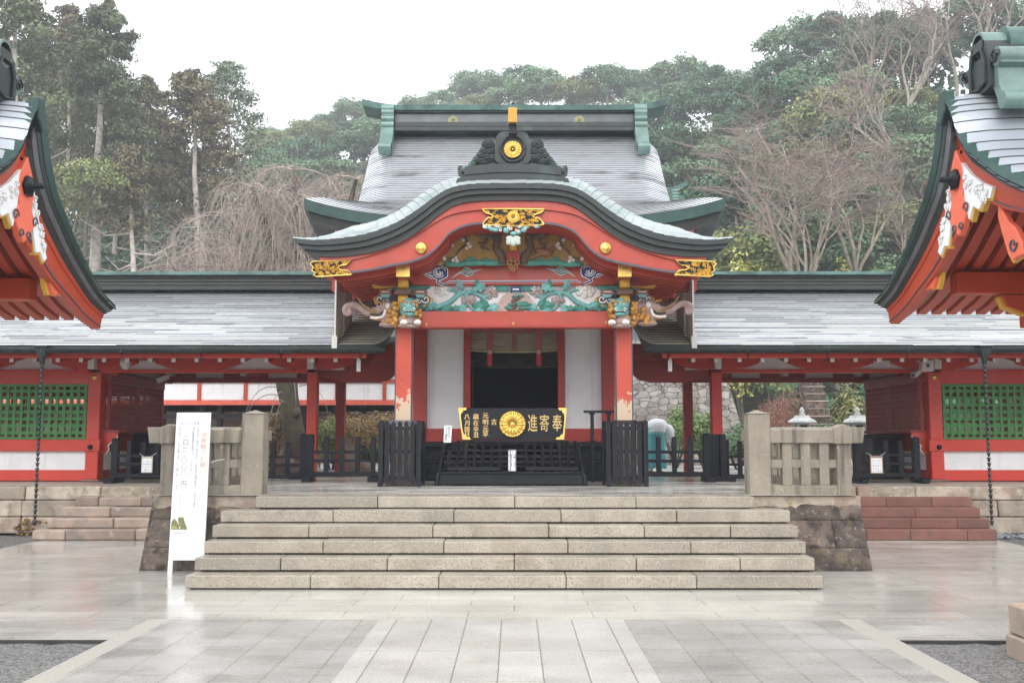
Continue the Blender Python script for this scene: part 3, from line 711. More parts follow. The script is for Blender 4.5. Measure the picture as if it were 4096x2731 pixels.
def small_cloud(b, u, v, s, Y):
    c = at(u, v, Y); c = (c.x, c.z)
    for dx, dz, r in ((0, .02, .05), (.05, -.015, .045), (-.045, -.01, .04), (.01, -.03, .045)):
        blob(b, (c[0] + dx, c[1] + dz), r * 1.1, r, Y, 1, 5); blob(b, (c[0] + dx, c[1] + dz), r * .9, r * .8, Y - .003, 2, 5)
        b.ribbon(arc2((c[0] + dx, c[1] + dz), r * .6, r * .15, 0, 400, 18, Y - .005, s), .008, 1)
    for e, dz in ((1, .04), (-1, -.11)):
        tl = smooth_curve([(c[0] + e * s * .04, Y, c[1] - .02), (c[0] + e * s * .12, Y, c[1] + dz * .2), (c[0] + e * s * .24, Y, c[1] + dz)], 10); n = len(tl)
        b.ribbon(tl, [.06 * (1 - i / (n - 1)) + .003 for i in range(n)], 1); b.ribbon([p - Vector((0, .003, 0)) for p in tl], [.036 * (1 - i / (n - 1)) for i in range(n)], 2)
        b.ribbon([p - Vector((0, .005, 0)) for p in tl], [.01 * (1 - i / (n - 1)) for i in range(n)], 1)
b = MB(); YC = YK - .004
for fn, u, v, q in ((big_cloud, 1757, 1091, 1), (big_cloud, 2358, 1086, -1), (small_cloud, 1868, 1086, 1), (small_cloud, 2242, 1082, -1)):
    b = MB(); fn(b, u, v, q, YC); b.build('painted_cloud', [M['blue'], M['white_paint'], M['teal_dk']], kb_)
b = MB()
ln = [Vector((x, YC, z)) for x, z in ((xf(1782, YC), zf(1134, YC)), (xf(1795, YC), zf(1127, YC)), (xf(2310, YC), zf(1124, YC)), (xf(2326, YC), zf(1131, YC)))]
b.ribbon(ln, .03, 0); b.ribbon([p - Vector((0, .003, .003)) for p in ln], .016, 1)
b.build('painted_line', [M['white_paint'], M['blue']], kb_)

# ---- peony panel between the beams
YP = HY + .13
pn = MB(); pn.box(xf(1600, YP), xf(2510, YP), YP, YP + .05, zf(1247, YP) - .02, zf(1138, YP) + .02, 0)
pnl = pn.build('carved_panel', M['plaster_grey'], hall)
def petals(b, c, r, m, Y, layers=3, rr=random.Random(1)):
    for L in range(layers):
        n = 7 - L; q = r * (1 - .28 * L)
        for i in range(n):
            a = 2 * math.pi * (i + .5 * L) / n + rr.uniform(-.2, .2)
            rot = Matrix.Rotation(-a, 3, 'Y')
            b.ball((c[0] + q * .62 * math.cos(a), Y - .02 - .025 * L, c[1] + q * .5 * math.sin(a)), (q * .45, .022, q * .36), 8, m, rot)
    b.ball((c[0], Y - .09, c[1]), r * .2, 8, m)
b = MB(); rr = random.Random(4)
for u, v, r, m in ((1770, 1161, .12, 0), (1960, 1163, .15, 1), (1875, 1202, .12, 1), (2152, 1160, .14, 1), (2340, 1158, .16, 0), (2232, 1203, .11, 1), (1716, 1219, .07, 0), (2400, 1213, .07, 0)):
    b = MB(); p = at(u, v, YP); petals(b, (p.x, p.z), r, m, YP, 3, rr); b.build('peony', [M['petal_w'], M['petal_m']], pnl)
b = MB()
def stem(us, w=.035, m=0):
    pts = smooth_curve([at(u, v, YP - .03) for u, v in us], 16); n = len(pts)
    b.tube(pts, [w * (1 - .5 * i / (n - 1)) for i in range(n)], 6, m)
def leafy(u, v, L, ang, m=0, fat=.38):
    p = at(u, v, YP - .05); a = math.radians(ang); d = Vector((math.cos(a), 0, math.sin(a))); s = Vector((-d.z, 0, d.x)); vs = [p]
    out = [p + s * 0]
    prof = [(0, .03), (.18, .5), (.32, .38), (.45, .95), (.58, .7), (.72, .9), (.84, .45), (1, 0)]
    left = [p + d * (L * t) + s * (L * fat * w) - Vector((0, .02 + .03 * math.sin(t * 3), 0)) for t, w in prof]
    right = [p + d * (L * t) - s * (L * fat * w) - Vector((0, .02 + .03 * math.sin(t * 3), 0)) for t, w in prof]
    mid = [p + d * (L * t) - Vector((0, .05 + .03 * math.sin(t * 3), 0)) for t, w in prof]
    b.loft([left, mid, right], m, False); b.loft([[q + Vector((0, .03, 0)) for q in left], [q + Vector((0, .03, 0)) for q in right]], m, False)
for s in (-1, 1):
    b = MB(); U = lambda d: 2053 + s * d
    stem([(U(-0 + 350), 1236), (U(300), 1228), (U(250), 1205), (U(215), 1175), (U(170), 1168), (U(120), 1190), (U(95), 1235)], .05)
    stem([(U(215), 1175), (U(240), 1160), (U(285), 1165)], .03); stem([(U(180), 1168), (U(190), 1200), (U(160), 1240)], .04)
    stem([(U(330), 1232), (U(310), 1215), (U(335), 1215)], .025); stem([(U(120), 1190), (U(85), 1175)], .03)
    for d, v, L, a, m in ((165, 1165, .26, 150, 0), (200, 1160, .22, 60, 0), (130, 1195, .2, 240, 1), (120, 1215, .22, 300, 0), (100, 1240, .26, 20, 1), (110, 1245, .24, 160, 0),
                          (195, 1215, .26, 290, 0), (235, 1230, .26, 340, 1), (260, 1235, .24, 190, 1), (300, 1238, .2, 30, 0), (345, 1235, .22, 20, 1), (150, 1160, .2, 100, 1), (160, 1240, .2, 200, 0), (365, 1225, .18, 150, 1)):
        leafy(U(d), v, L, a if s > 0 else 180 - a, m)
    b.build('leaf_scroll', [M['teal'], M['teal_dk']], pnl)
# frog-leg strut with a carved pine in the middle
b = MB(); Yf = YP - .10
half = [(0, 1171), (35, 1172), (55, 1185), (70, 1210), (92, 1226), (112, 1232), (120, 1240), (100, 1246), (60, 1247), (0, 1247)]
poly = [at(2063 + d, v, Yf) for d, v in half] + [at(2063 - d, v, Yf) for d, v in reversed(half[1:-1])]
b.prism([(p.x, p.z) for p in poly], Yf, Yf + .1, 0)
for i in range(16):
    u, v = 2063 + rr.uniform(-52, 52), rr.uniform(1182, 1236)
    if abs(u - 2063) > (v - 1160) * 1.1: continue
    b.ball(at(u, v, Yf - .01), (.065, .03, .025), 8, 1)
b.tube(smooth_curve([at(2040, 1242, Yf - .01), at(2062, 1222, Yf - .02), at(2050, 1205, Yf - .02), at(2080, 1188, Yf - .02)], 10), .028, 6, 2)
b.tube([at(2030 + 5 * i, 1243 + 2 * math.sin(i * 2), Yf - .012) for i in range(14)], .022, 6, 2)
b.build('carved_strut', [M['pinkbrown'], M['teal_dk'], M['bark_paint']], pnl)
b = MB(); p = at(2063, 1157, YP - .12)
b.box(p.x - .085, p.x + .085, p.y, p.y + .1, p.z - .035, p.z + .035, 0); b.box(p.x - .05, p.x + .05, p.y - .003, p.y, p.z - .012, p.z + .012, 1)
b.box(p.x - .06, p.x + .06, p.y + .02, p.y + .1, p.z - .07, p.z - .037, 2)
b.build('bearing_block', [M['blue'], M['white_paint'], M['teal']], pnl)
b = MB()
for s in (-1, 1):
    U = lambda d: 2053 + s * d
    # green bracket wings over the strut and beside the pillars, with white edged scrolls
    for d0, d1 in ((20, 105), (355, 520)):
        pl = [at(U(d), v, YP - .04) for d, v in ((d0, 1140), (d1, 1140), (d1 - 12, 1152), (d1 - 30, 1162), (d0, 1164))]
        b.prism([(q.x, q.z) for q in pl], YP - .06, YP, 0)
        c = at(U(d1 - 22), 1151, YP - .065); b.ribbon(arc2((c.x, c.z), .04, .012, 180, 520, 18, c.y, s), .014, 1)
    pl = [at(U(d), v, YP - .04) for d, v in ((355, 1140), (325, 1140), (340, 1154), (355, 1162))]; b.prism([(q.x, q.z) for q in pl], YP - .06, YP, 0)
b.build('green_wing', [M['teal_dk'], M['white_paint']], pnl)

# ---- bracket sets either side of each pillar
for s in (-1, 1):
    xc = 1611 if s < 0 else 2500; U = lambda d: xc + s * d
    Yb = HY - .02; b = MB()
    # red cloud nose outside the pillar, yellow edge
    for off, m, dy in ((9, 1, .02), (0, 0, 0)):
        pl = [at(U(d), v, Yb) for d, v in ((10, 1090 - off * .3), (60, 1086 - off * .5), (105, 1095 - off), (128 + off, 1108 - off * .3), (130 + off, 1122 + off * .5), (110 + off, 1140 + off), (80, 1145 + off), (10, 1145))]
        b.prism([(q.x, q.z) for q in pl], Yb + dy, Yb + .16, m)
    for cu, cv, r, a0, a1 in ((100, 1118, .055, 200, 560), (62, 1108, .05, 0, -330), (30, 1105, .045, 180, 500)):
        c = at(U(cu), cv, Yb - .004); b.ribbon(arc2((c.x, c.z), r, r * .3, a0, a1, 18, c.y, s), .018, 2)
    b.ribbon(smooth_curve([at(U(10), 1095, Yb - .004), at(U(60), 1092, Yb - .004), at(U(105), 1101, Yb - .004), at(U(124), 1115, Yb - .004)], 10), .018, 2)
    nose = b.build('cloud_bracket', [M['red_hall'], M['yellow'], M['bark_paint']], hall)
    for e in (-1, 1):
        b = MB(); q = at(U(e * 70), 1167, Yb - .03)
        b.box(q.x - .095, q.x + .095, q.y, q.y + .2, q.z - .03, q.z + .03, 0); b.box(q.x - .06, q.x + .06, q.y - .003, q.y, q.z - .008, q.z + .008, 1)
        b.hexa([(q.x - .055, q.y + .02, q.z - .09), (q.x + .055, q.y + .02, q.z - .09), (q.x + .055, q.y + .2, q.z - .09), (q.x - .055, q.y + .2, q.z - .09)],
               [(q.x - .09, q.y + .01, q.z - .032), (q.x + .09, q.y + .01, q.z - .032), (q.x + .09, q.y + .2, q.z - .032), (q.x - .09, q.y + .2, q.z - .032)], 2)
        for k in (-1, 0, 1): b.ribbon([Vector((q.x + k * .04 - .02, q.y + .012, q.z - .04)), Vector((q.x + k * .04, q.y + .016, q.z - .075)), Vector((q.x + k * .04 + .02, q.y + .012, q.z - .04))], .008, 1)
        b.build('bearing_block', [mat('brick_red_paint', (.3, .09, .055), .6), M['white_paint'], M['teal']], hall)
        b = MB()
        for off, m, dy in ((8, 1, .02), (0, 0, 0)):
            pl = [at(U(e * d), v, Yb) for d, v in ((5, 1180), (95, 1180 - off * .3), (112 + off, 1192), (105 + off, 1208 + off * .7), (70, 1222 + off), (40, 1230 + off), (5, 1236))]
            b.prism([(q2.x, q2.z) for q2 in pl], Yb + .02 + dy, Yb + .18, m)
        c = at(U(e * 92), 1197, Yb + .012); b.ribbon(arc2((c.x, c.z), .062, .018, 200, 560, 22, c.y, s * e), .017, 2); b.ribbon(arc2((c.x + s * e * -.11, c.z - .02), .045, .012, 20, -330, 18, c.y, s * e), .014, 2)
        b.build('bracket_arm', [M['purple'], M['yellow'], M['white_paint']], hall)
    b = MB()
    pts = smooth_curve([at(U(0), 1102, 15.15), at(U(0), 1140, 15.12), at(U(0), 1165, 15.28), at(U(0), 1195, 15.22), at(U(0), 1235, 15.3)], 14)
    rows = [[p + Vector((-.075, 0, 0)), p + Vector((.075, 0, 0)), p + Vector((.075, .14, 0)), p + Vector((-.075, .14, 0))] for p in pts]
    b.loft(rows, 0, True, True); q = at(U(0), 1163, 15.16); b.box(q.x - .12, q.x + .12, q.y, q.y + .3, q.z - .05, q.z + .02, 1)
    b.build('bracket_nose', [M['yellow'], mat('plum_paint', (.12, .06, .05), .6)], hall)
    # beam end with a gilt cap
    b = MB(); Ye = 14.85; a0 = at(U(-26), 1105, Ye); a1 = at(U(24), 1062, Ye)
    x0, x1 = sorted((a0.x, a1.x)); b.hexa([(x0, Ye, a0.z), (x1, Ye, a0.z), (x1, HY + .1, a0.z - .02), (x0, HY + .1, a0.z - .02)], [(x0, Ye, a1.z), (x1, Ye, a1.z), (x1, HY + .1, a1.z), (x0, HY + .1, a1.z)], 0)
    pe = b.build('projecting_beam', M['red_hall'], hall)
    b = MB(); b.box(x0 - .008, x1 + .008, Ye - .012, Ye + .07, a0.z - .008, a1.z + .008); b.box(x0 + .03, x1 - .03, Ye - .018, Ye - .012, a0.z + .03, a1.z - .03); b.build('gilt_cap', M['gold'], pe, bevel=.012)

# ---- lion and elephant heads
def lion(s):
    uc = 1628 if s < 0 else 2490; c = at(uc, 1252, HY - .22); root = MB(); rr = random.Random(20 + s)
    X = lambda dx, dy, dz: (c.x + s * dx, c.y + dy, c.z + dz)
    # skull, muzzle, jaw, neck: one merged body
    b = MB()
    b.ball(X(-.02, .02, .12), (.135, .15, .125), 16); b.ball(X(-.05, -.10, .055), (.10, .10, .06), 14); b.ball(X(-.05, -.09, -.03), (.09, .085, .035), 12)
    b.ball(X(0, .08, .04), (.125, .14, .13), 14); b.ball(X(-.05, -.19, .085), (.045, .04, .032), 10); b.ball(X(-.05, -.14, -.035), (.07, .05, .02), 10)
    for e in (-1, 1): b.ball(X(-.03 + e * .12, .03, .2), (.05, .03, .035), 8)
    hd = b.build('lion_head', M['teal'], hall)
    rm = hd.modifiers.new('merge', 'REMESH'); rm.mode = 'VOXEL'; rm.voxel_size = .014; rm.use_smooth_shade = True
    b = MB()
    for i in range(58):
        side = rr.choice((-1, 1, 1)); z = rr.uniform(-.18, .15)
        b.ball(X(side * rr.uniform(.145, .205) + .01, rr.uniform(-.06, .18), z), rr.uniform(.028, .045), 8)
    for i in range(8): b.ball(X(-.05 + rr.uniform(-.13, .13), -.1 + rr.uniform(0, .06), -.055 + rr.uniform(-.02, .03)), rr.uniform(.02, .03), 8)
    b.build('mane', M['mane'], hd)
    b = MB()
    for e in (-1, 1):
        for k in range(3): b.ball(X(-.05 + e * (.04 + .032 * k), -.115 + .018 * k, .155 + .008 * k), (.027, .025, .02), 8)
    b.build('eyebrow', M['mane'], hd)
    b = MB()
    for e in (-1, 1): b.ball(X(-.05 + e * .065, -.125, .122), (.024, .02, .017), 8, 1); b.ball(X(-.05 + e * .065, -.143, .121), .008, 6, 0)
    b.box(*sorted((X(-.12, 0, 0)[0], X(.02, 0, 0)[0])), c.y - .17, c.y - .1, c.z - .004, c.z + .018, 0)
    for k in range(6): b.ball(X(-.115 + .026 * k, -.172, .016), (.009, .008, .016 if k in (0, 5) else .011), 6, 1)
    b.ribbon([Vector(X(-.05 + .09 * math.cos(t), -.165 - .012, .03 + .035 * math.sin(t))) for t in [math.pi * i / 12 for i in range(13)]], .012, 1)
    b.build('face_detail', [M['black_flat'], M['petal_w']], hd)
    for e in (-1, 1):
        b = MB(); cx = -.07 + e * .105
        b.ball(X(cx, -.09, -.155), (.06, .06, .045), 10)
        for k in range(4): b.ball(X(cx - .04 + .027 * k, -.14, -.165), (.015, .03, .026), 8)
        b.build('paw', M['petal_w'], hd)
    b = MB(); b.ball(X(.0, .06, -.11), (.15, .15, .11), 12); b.ball(X(-.02, .02, -.205), (.17, .12, .03), 12); b.ball(X(.06, -.02, -.2), (.08, .1, .03), 10); b.build('cloud_base', M['pinkbrown'], hd)
    return hd
for s in (-1, 1): lion(s)
def elephant(s):
    c = at(1545 if s < 0 else 2600, 1250 if s < 0 else 1245, HY + .02); rr = random.Random(30 + s)
    X = lambda dx, dy, dz: (c.x + s * dx, c.y + dy, c.z + dz)
    b = MB()
    b.ball(X(-.14, .02, -.0), (.17, .14, .17), 14); b.ball(X(.0, 0, .07), (.16, .12, .12), 16); b.ball(X(.14, 0, .02), (.13, .1, .075), 14)
    b.ball(X(.13, 0, -.085), (.12, .08, .035), 12); b.ball(X(.0, 0, -.08), (.12, .1, .09), 12); b.ball(X(-.05, 0, -.19), (.17, .12, .05), 12)
    tr_ = smooth_curve([X(.2, 0, .02), X(.3, 0, -.0), X(.40, 0, .07), X(.50, 0, .12), X(.60, 0, .11), X(.655, 0, .05), X(.63, 0, -.015), X(.575, 0, -.015), X(.57, 0, .03), X(.6, 0, .04)], 34)
    b.tube(tr_, [lerp(.062, .03, i / 33) for i in range(34)], 10)
    hd = b.build('elephant_head', M['pinkbrown'], hall)
    rm = hd.modifiers.new('merge', 'REMESH'); rm.mode = 'VOXEL'; rm.voxel_size = .014; rm.use_smooth_shade = True
    b = MB(); tk = smooth_curve([X(.13, -.09, -.01), X(.25, -.11, .04), X(.37, -.1, .13), X(.45, -.08, .24)], 14); b.tube(tk, [lerp(.026, .008, i / 13) for i in range(14)], 8)
    b.build('tusk', mat('tusk_paint', (.33, .2, .08), .6, var=.2, scale=10), hd)
    b = MB()
    for i in range(14): b.ball(X(.05 + .13 * math.cos(2.2 + i * .19), -.085, -.01 + .13 * math.sin(2.2 + i * .19) - .03), .02, 7)
    for i in range(18): b.ball(X(rr.uniform(-.26, -.05), -.1 - rr.uniform(0, .05), rr.uniform(-.2, .02)), rr.uniform(.03, .05), 8)
    for i in range(7): b.ball(X(.09 + .022 * i, -.07, -.125 + .004 * i), .018, 7)
    for k in range(4): b.ball(X(.08 + .024 * k, -.1, .145 + .006 * k), (.02, .02, .022), 7)
    b.build('curls', M['mane'], hd)
    b = MB(); b.ribbon(smooth_curve([X(.04, -.108, .0), X(.09, -.108, -.045), X(.16, -.1, -.05), X(.24, -.09, -.03)], 10), .022, 1); b.ball(X(.1, -.105, .115), (.018, .01, .015), 8, 1)
    b.ribbon(smooth_curve([X(.0, -.11, .03), X(.04, -.115, -.07), X(.14, -.1, -.095), X(.24, -.09, -.085)], 12), .035, 0); b.ball(X(-.04, -.11, .09), (.045, .02, .05), 8, 0)
    b.build('face_detail', [M['petal_w'], M['black_flat']], hd)
for s in (-1, 1): elephant(s)
# ------------------------------------------------------------------ porch roof with its undulating gable
KY = 14.4; KX = at(2051, 740, KY).x
def half_to_curve(half, Y, n=90):
    """half: (pixels from the axis, v) from the axis outwards -> full curve of (x, z), left to right"""
    q = [at(2051 - d, v, Y) for d, v in half]; q = smooth_curve(q, n)
    xc = at(2051, 740, Y).x
    left = [(p.x, p.z) for p in reversed(q)]
    return left + [(2 * xc - x, z) for x, z in reversed(left[:-1])]
TOP = [(0, 733), (136, 735), (212, 743), (266, 759), (319, 791), (365, 826), (426, 868), (488, 901), (580, 934), (671, 951), (786, 960), (884, 953)]
top = half_to_curve(TOP, KY)
def offs(curve, d, trim=0):
    """move a curve of (x, z) along its upward normal by d, cut ends to |x| < trim"""
    out = []
    for i, (x, z) in enumerate(curve):
        a, b_ = curve[max(i - 1, 0)], curve[min(i + 1, len(curve) - 1)]
        tx, tz = b_[0] - a[0], b_[1] - a[1]; L = math.hypot(tx, tz)
        out.append((x - tz / L * d, z + tx / L * d))
    if trim: out = [(min(max(x, KX - trim), KX + trim), z) for x, z in out]
    return out
def shift(curve, d): return [(x, z + d) for x, z in curve]
prf = MB()
# upper surface: courses run over the curve; the front edge is rounded down
ys = [(14.40, 0), (14.50, .085), (14.65, .165), (14.9, .26), (15.2, .35), (15.6, .44), (16.0, .51), (16.4, .57), (16.8, .62)]
rows = []
XM = top[-1][0] - KX
for y, d in ys:
    o_ = offs(top, d); rows.append([(t_[0] + (q[0] - t_[0]) * (1 - .9 * sstep(.72, 1, abs(t_[0] - KX) / XM)), y, t_[1] + (q[1] - t_[1]) * (1 - .62 * sstep(.72, 1, abs(t_[0] - KX) / XM))) for q, t_ in zip(o_, top)])
N = len(top); step = 4
for i0 in range(0, N - 1, step):
    i1 = min(i0 + step, N - 1); up = 1 if (top[i0][0] + top[i1][0]) / 2 < KX else -1
    for k in range(len(rows) - 1):
        A = [Vector(rows[k][i]) for i in range(i0, i1 + 1)]; B = [Vector(rows[k + 1][i]) for i in range(i0, i1 + 1)]
        lift = lambda P: [p + Vector((0, 0, .009 * (j / max(1, len(P) - 1) if up < 0 else 1 - j / max(1, len(P) - 1)))) for j, p in enumerate(P)]
        prf.loft([lift(B), lift(A)], 0, True, tint=R.random())
    # small riser at the lower end of each sheet
    e = i0 if up > 0 else i1
    prf.loft([[Vector(r[e]) + Vector((0, 0, .009)) for r in rows], [Vector(r[e]) - Vector((0, 0, .002)) for r in rows]], 1, False)
proof = prf.build('porch_roof', [M['roof_por'], M['dkmetal2']], hall)
def band(name, m, c_hi, c_lo, y0, y1, parent, thick=True, hi2=None, lo2=None):
    """moulding between two curves: front face, underside and top running back to y1"""
    b = MB(); f = lambda c, y: [(x, y, z) for x, z in c]
    b.loft([f(c_hi, y0), f(c_lo, y0)], 0, False, tint=.5)
    b.loft([f(c_lo, y0), f(c_lo, y1)], 0, True, tint=.5); b.loft([f(c_hi, y1), f(c_hi, y0)], 0, True, tint=.5)
    for e in (0, -1): b.add([(c_hi[e][0], y0, c_hi[e][1]), (c_lo[e][0], y0, c_lo[e][1]), (c_lo[e][0], y1, c_lo[e][1]), (c_hi[e][0], y1, c_hi[e][1])], [(0, 1, 2, 3)], 0)
    return b.build(name, m, parent, angle=40)
c1 = [(KX + (x - KX) * .978, z - .075) for x, z in top]; c2 = [(KX + (x - KX) * .972, z - .115) for x, z in top]; c3 = [(KX + (x - KX) * .935, z - .245) for x, z in top]
band('eave_edge', M['dkmetal'], top, c1, 14.40, 14.9, proof)
c1b = [(KX + (x - KX) * .985, z - .0) for x, z in c1]
band('eave_edge', M['dkmetal'], [(KX + (x - KX) * .978, z - .07) for x, z in top], [(KX + (x - KX) * .955, z - .145) for x, z in top], 14.44, 14.9, proof)
band('eave_underlay', M['dkmetal2'], [(KX + (x - KX) * .953, z - .14) for x, z in top], [(KX + (x - KX) * .925, z - .235) for x, z in top], 14.49, 14.9, proof)
# barge board
BY = 14.56
BOT = [(0, 896), (118, 896), (183, 903), (233, 923), (261, 944), (279, 966), (304, 994), (340, 1023), (375, 1039), (416, 1051), (467, 1061), (569, 1081), (651, 1092), (770, 1102)]
bot = half_to_curve(BOT, BY)
BTOP = [(0, 812), (136, 816), (212, 826), (266, 842), (319, 872), (365, 903), (426, 940), (488, 970), (580, 1000), (671, 1020), (770, 1030)]
btop = half_to_curve(BTOP, BY)
br_ = band('barge_board', M['red_hall'], shift(btop, .06), bot, BY, BY + .14, hall)
mid1 = half_to_curve([(d, v + 26 if d > 0 else v + 22) for d, v in BTOP], BY)
band('barge_moulding', M['red_hall'], shift(btop, .08), mid1, BY - .035, BY, br_)
band('barge_line', M['grey_line'], shift(bot, .028), shift(bot, -.004), BY - .008, BY + .02, br_)
# inner arch and soffit
IN_ = [(0, 918), (118, 918), (183, 926), (233, 946), (261, 968), (300, 1008), (340, 1034), (416, 1060), (569, 1090), (740, 1108)]
inn = half_to_curve(IN_, 14.9)
band('inner_arch', M['red_dark'], shift(half_to_curve([(d, v) for d, v in BOT], BY), .03), [(x, z) for x, z in inn], BY + .14, 15.2, hall)
b = MB(); sof = [(KX + (x - KX) * .97, z + .02) for x, z in bot]
b.loft([[(x, 14.7, z + .06) for x, z in sof], [(x, 17.2, z + .06) for x, z in sof]], 0, True)
b.build('porch_soffit', M['red_dark'], hall)
# curved rafters side by side under the porch eaves
for k in range(11):
    y = 14.84 + .215 * k
    for s in (-1, 1):
        b = MB()
        seg = [(x, z) for x, z in bot if (x - KX) * s > .95 and abs(x - KX) < 2.68]
        if s > 0: seg = seg
        else: seg = list(reversed(seg))
        hi = [(x, z + .07) for x, z in seg]; lo = [(x, z - .035 - .02 * (i / len(seg))) for i, (x, z) in enumerate(seg)]
        for c_a, c_b, ya, yb in ((hi, lo, y, y), (lo, lo, y, y + .11), (hi, lo, y + .11, y + .11)):
            b.loft([[(x, ya, z) for x, z in c_a], [(x, yb, z) for x, z in c_b]], 0, True)
        e = -1; xe, za, zb = hi[e][0], hi[e][1], lo[e][1]
        b.prism([(xe, za), (xe + s * .05, za), (xe + s * .035, za - .04), (xe + s * .05, za - .075), (xe, zb)], y, y + .11, 0)
        b.build('rafter', M['red_hall'], hall, angle=40)
# gilt fittings on the barge board
def gilt_plate(poly, Y, parent, motif=True, seed=1, rose=None):
    b = MB(); rr = random.Random(seed)
    b.prism([(p.x, p.z) for p in poly], Y, Y + .02, 1)
    n = len(poly)
    b.tube([Vector((p.x, Y - .006, p.z)) for p in poly] + [Vector((poly[0].x, Y - .006, poly[0].z))], .012, 6, 0)
    cx = sum(p.x for p in poly) / n; cz = sum(p.z for p in poly) / n
    def inside(x, z):
        c = False; j = n - 1
        for i in range(n):
            a, d = poly[i], poly[j]
            if (a.z > z) != (d.z > z) and x < (d.x - a.x) * (z - a.z) / (d.z - a.z) + a.x: c = not c
            j = i
        return c
    x0, x1 = min(p.x for p in poly), max(p.x for p in poly); z0, z1 = min(p.z for p in poly), max(p.z for p in poly)
    k = 0
    while k < int((x1 - x0) * (z1 - z0) * 520):
        x, z = rr.uniform(x0, x1), rr.uniform(z0, z1); k += 1
        if inside(x, z) and inside(x + .02, z) and inside(x - .02, z):
            a = rr.uniform(0, 360); b.tube(arc2((x, z), .026, .006, a, a + 420, 9, Y - .006, rr.choice((-1, 1))), .0065, 4, 0)
    if rose: chrys(b, rose[0], rose[1], Y - .012, 0)
    return b.build('gilt_fitting', [M['gold'], M['black_flat']], parent)
def chrys(b, c, r, Y, m=0, n=16, tilt=0):
    """sixteen petalled flower in relief"""
    c = Vector((c.x, Y, c.z))
    for back in (1, 0):
        for k in range(n):
            a = 2 * math.pi * (k + .5 * back) / n; rot = Matrix.Rotation(-a, 3, 'Y')
            b.ball(c + rot @ Vector((r * .58, 0 + .012 * back, 0)), (r * .43, r * .17 * (1 - .3 * back), r * .105), 8, m, rot)
            b.ball(c + rot @ Vector((r * .86, .01 * back, 0)), (r * .14, r * .16, r * .15), 8, m, rot)
    b.ball(c - Vector((0, r * .12, 0)), (r * .12, r * .09, r * .12), 10, m)
Yg = BY - .045
hp = [(0, 905), (118, 900), (124, 898), (112, 882), (100, 871), (86, 872), (78, 866), (88, 858), (98, 855), (110, 852), (118, 845), (125, 836), (0, 836)]
pl = [at(2053 + d, v, Yg) for d, v in hp] + [at(2053 - d, v, Yg) for d, v in reversed(hp[1:-1])]
gilt_plate(pl, Yg, br_, seed=3, rose=(at(2053, 868, Yg), .095))
for s in (-1, 1):
    hp = [(650, 1041), (800, 1046), (812, 1056), (800, 1068), (806, 1082), (790, 1092), (800, 1100), (785, 1107), (645, 1098), (662, 1082), (690, 1080), (702, 1072), (690, 1062), (668, 1060)]
    pl = [at(2053 + s * d, v, Yg) for d, v in hp]
    if s > 0: pl = list(reversed(pl))
    gilt_plate(pl, Yg, br_, seed=5 + s)
    q = at(2053 + s * 369, 993, BY - .01); b = MB()
    b.lathe([(0, .06), (.03, .058), (.045, .05), (.05, .04), (.07, .04), (.082, .03), (.09, .0), (.0, 0)], (q.x, q.y, q.z), 24, 0, 'y'); b.build('gilt_boss', M['gold'], br_)
# flower spray and leaf pendant under the centre plate
b = MB(); rr = random.Random(9); Yf = BY - .03
for i in range(30):
    d = rr.uniform(-118, 118); q = at(2053 + d, 905 + rr.uniform(0, 32) * (1 - abs(d) / 150), Yf)
    if i % 2: b.ball(q, (.05, .03, .032), 8, 0)
    else:
        for k in range(5): b.ball(q + Vector((.016 * math.cos(k * 1.257), -.03, .016 * math.sin(k * 1.257))), .011, 5, 1)
q = at(2053, 955, Yf)
for a, L in ((-90, .11), (-40, .12), (-140, .12), (0, .1), (180, .1)):
    d = Vector((math.cos(math.radians(a)), 0, math.sin(math.radians(a)))); b.ball(q + d * L * .5 - Vector((0, .02, 0)), (L * .62, .02, L * .42), 10, 2, Matrix.Rotation(-math.radians(a), 3, 'Y'))
b.build('flower_pendant', [M['teal'], M['petal_w'], mat('pale_leaf_paint', (.42, .47, .42), .7)], br_)
# tympanum: ochre ground with plum branches and pheasants
YT = 15.35
ar = half_to_curve([(0, 915), (118, 918), (200, 932), (250, 960), (300, 1000), (340, 1025), (416, 1052)], YT, 30)
b = MB(); zb = zf(1058, YT); b.prism([(ar[0][0], zb), (ar[-1][0], zb)] + list(reversed(ar)), YT, YT + .05)
tymp = b.build('gable_panel', M['ochre'], hall)
b = MB(); Yt = YT - .03
def limb(us, r0, r1): 
    pts = smooth_curve([at(u, v, Yt) for u, v in us], 18); b.tube(pts, [lerp(r0, r1, i / 17) for i in range(18)], 6, 0)
for s in (-1, 1):
    U = lambda d: 2053 + s * d
    limb([(U(40), 1055), (U(50), 1020), (U(70), 990), (U(60), 950), (U(80), 930)], .075, .05)
    limb([(U(60), 960), (U(100), 940), (U(120), 948), (U(150), 930), (U(175), 935), (U(200), 950)], .045, .03)
    limb([(U(200), 950), (U(185), 975), (U(215), 1000), (U(235), 1030)], .025, .012); limb([(U(180), 940), (U(230), 960), (U(270), 1000)], .022, .01)
    limb([(U(220), 1030), (U(290), 1040), (U(350), 1052)], .02, .008); limb([(U(95), 1000), (U(130), 985), (U(120), 1000)], .015, .008)
    limb([(U(100), 955), (U(115), 975), (U(140), 970)], .03, .015); limb([(U(30), 1050), (U(90), 1045), (U(110), 1052)], .02, .012)
b.build('plum_branch', M['bark_paint'], tymp)
b = MB(); rr = random.Random(12)
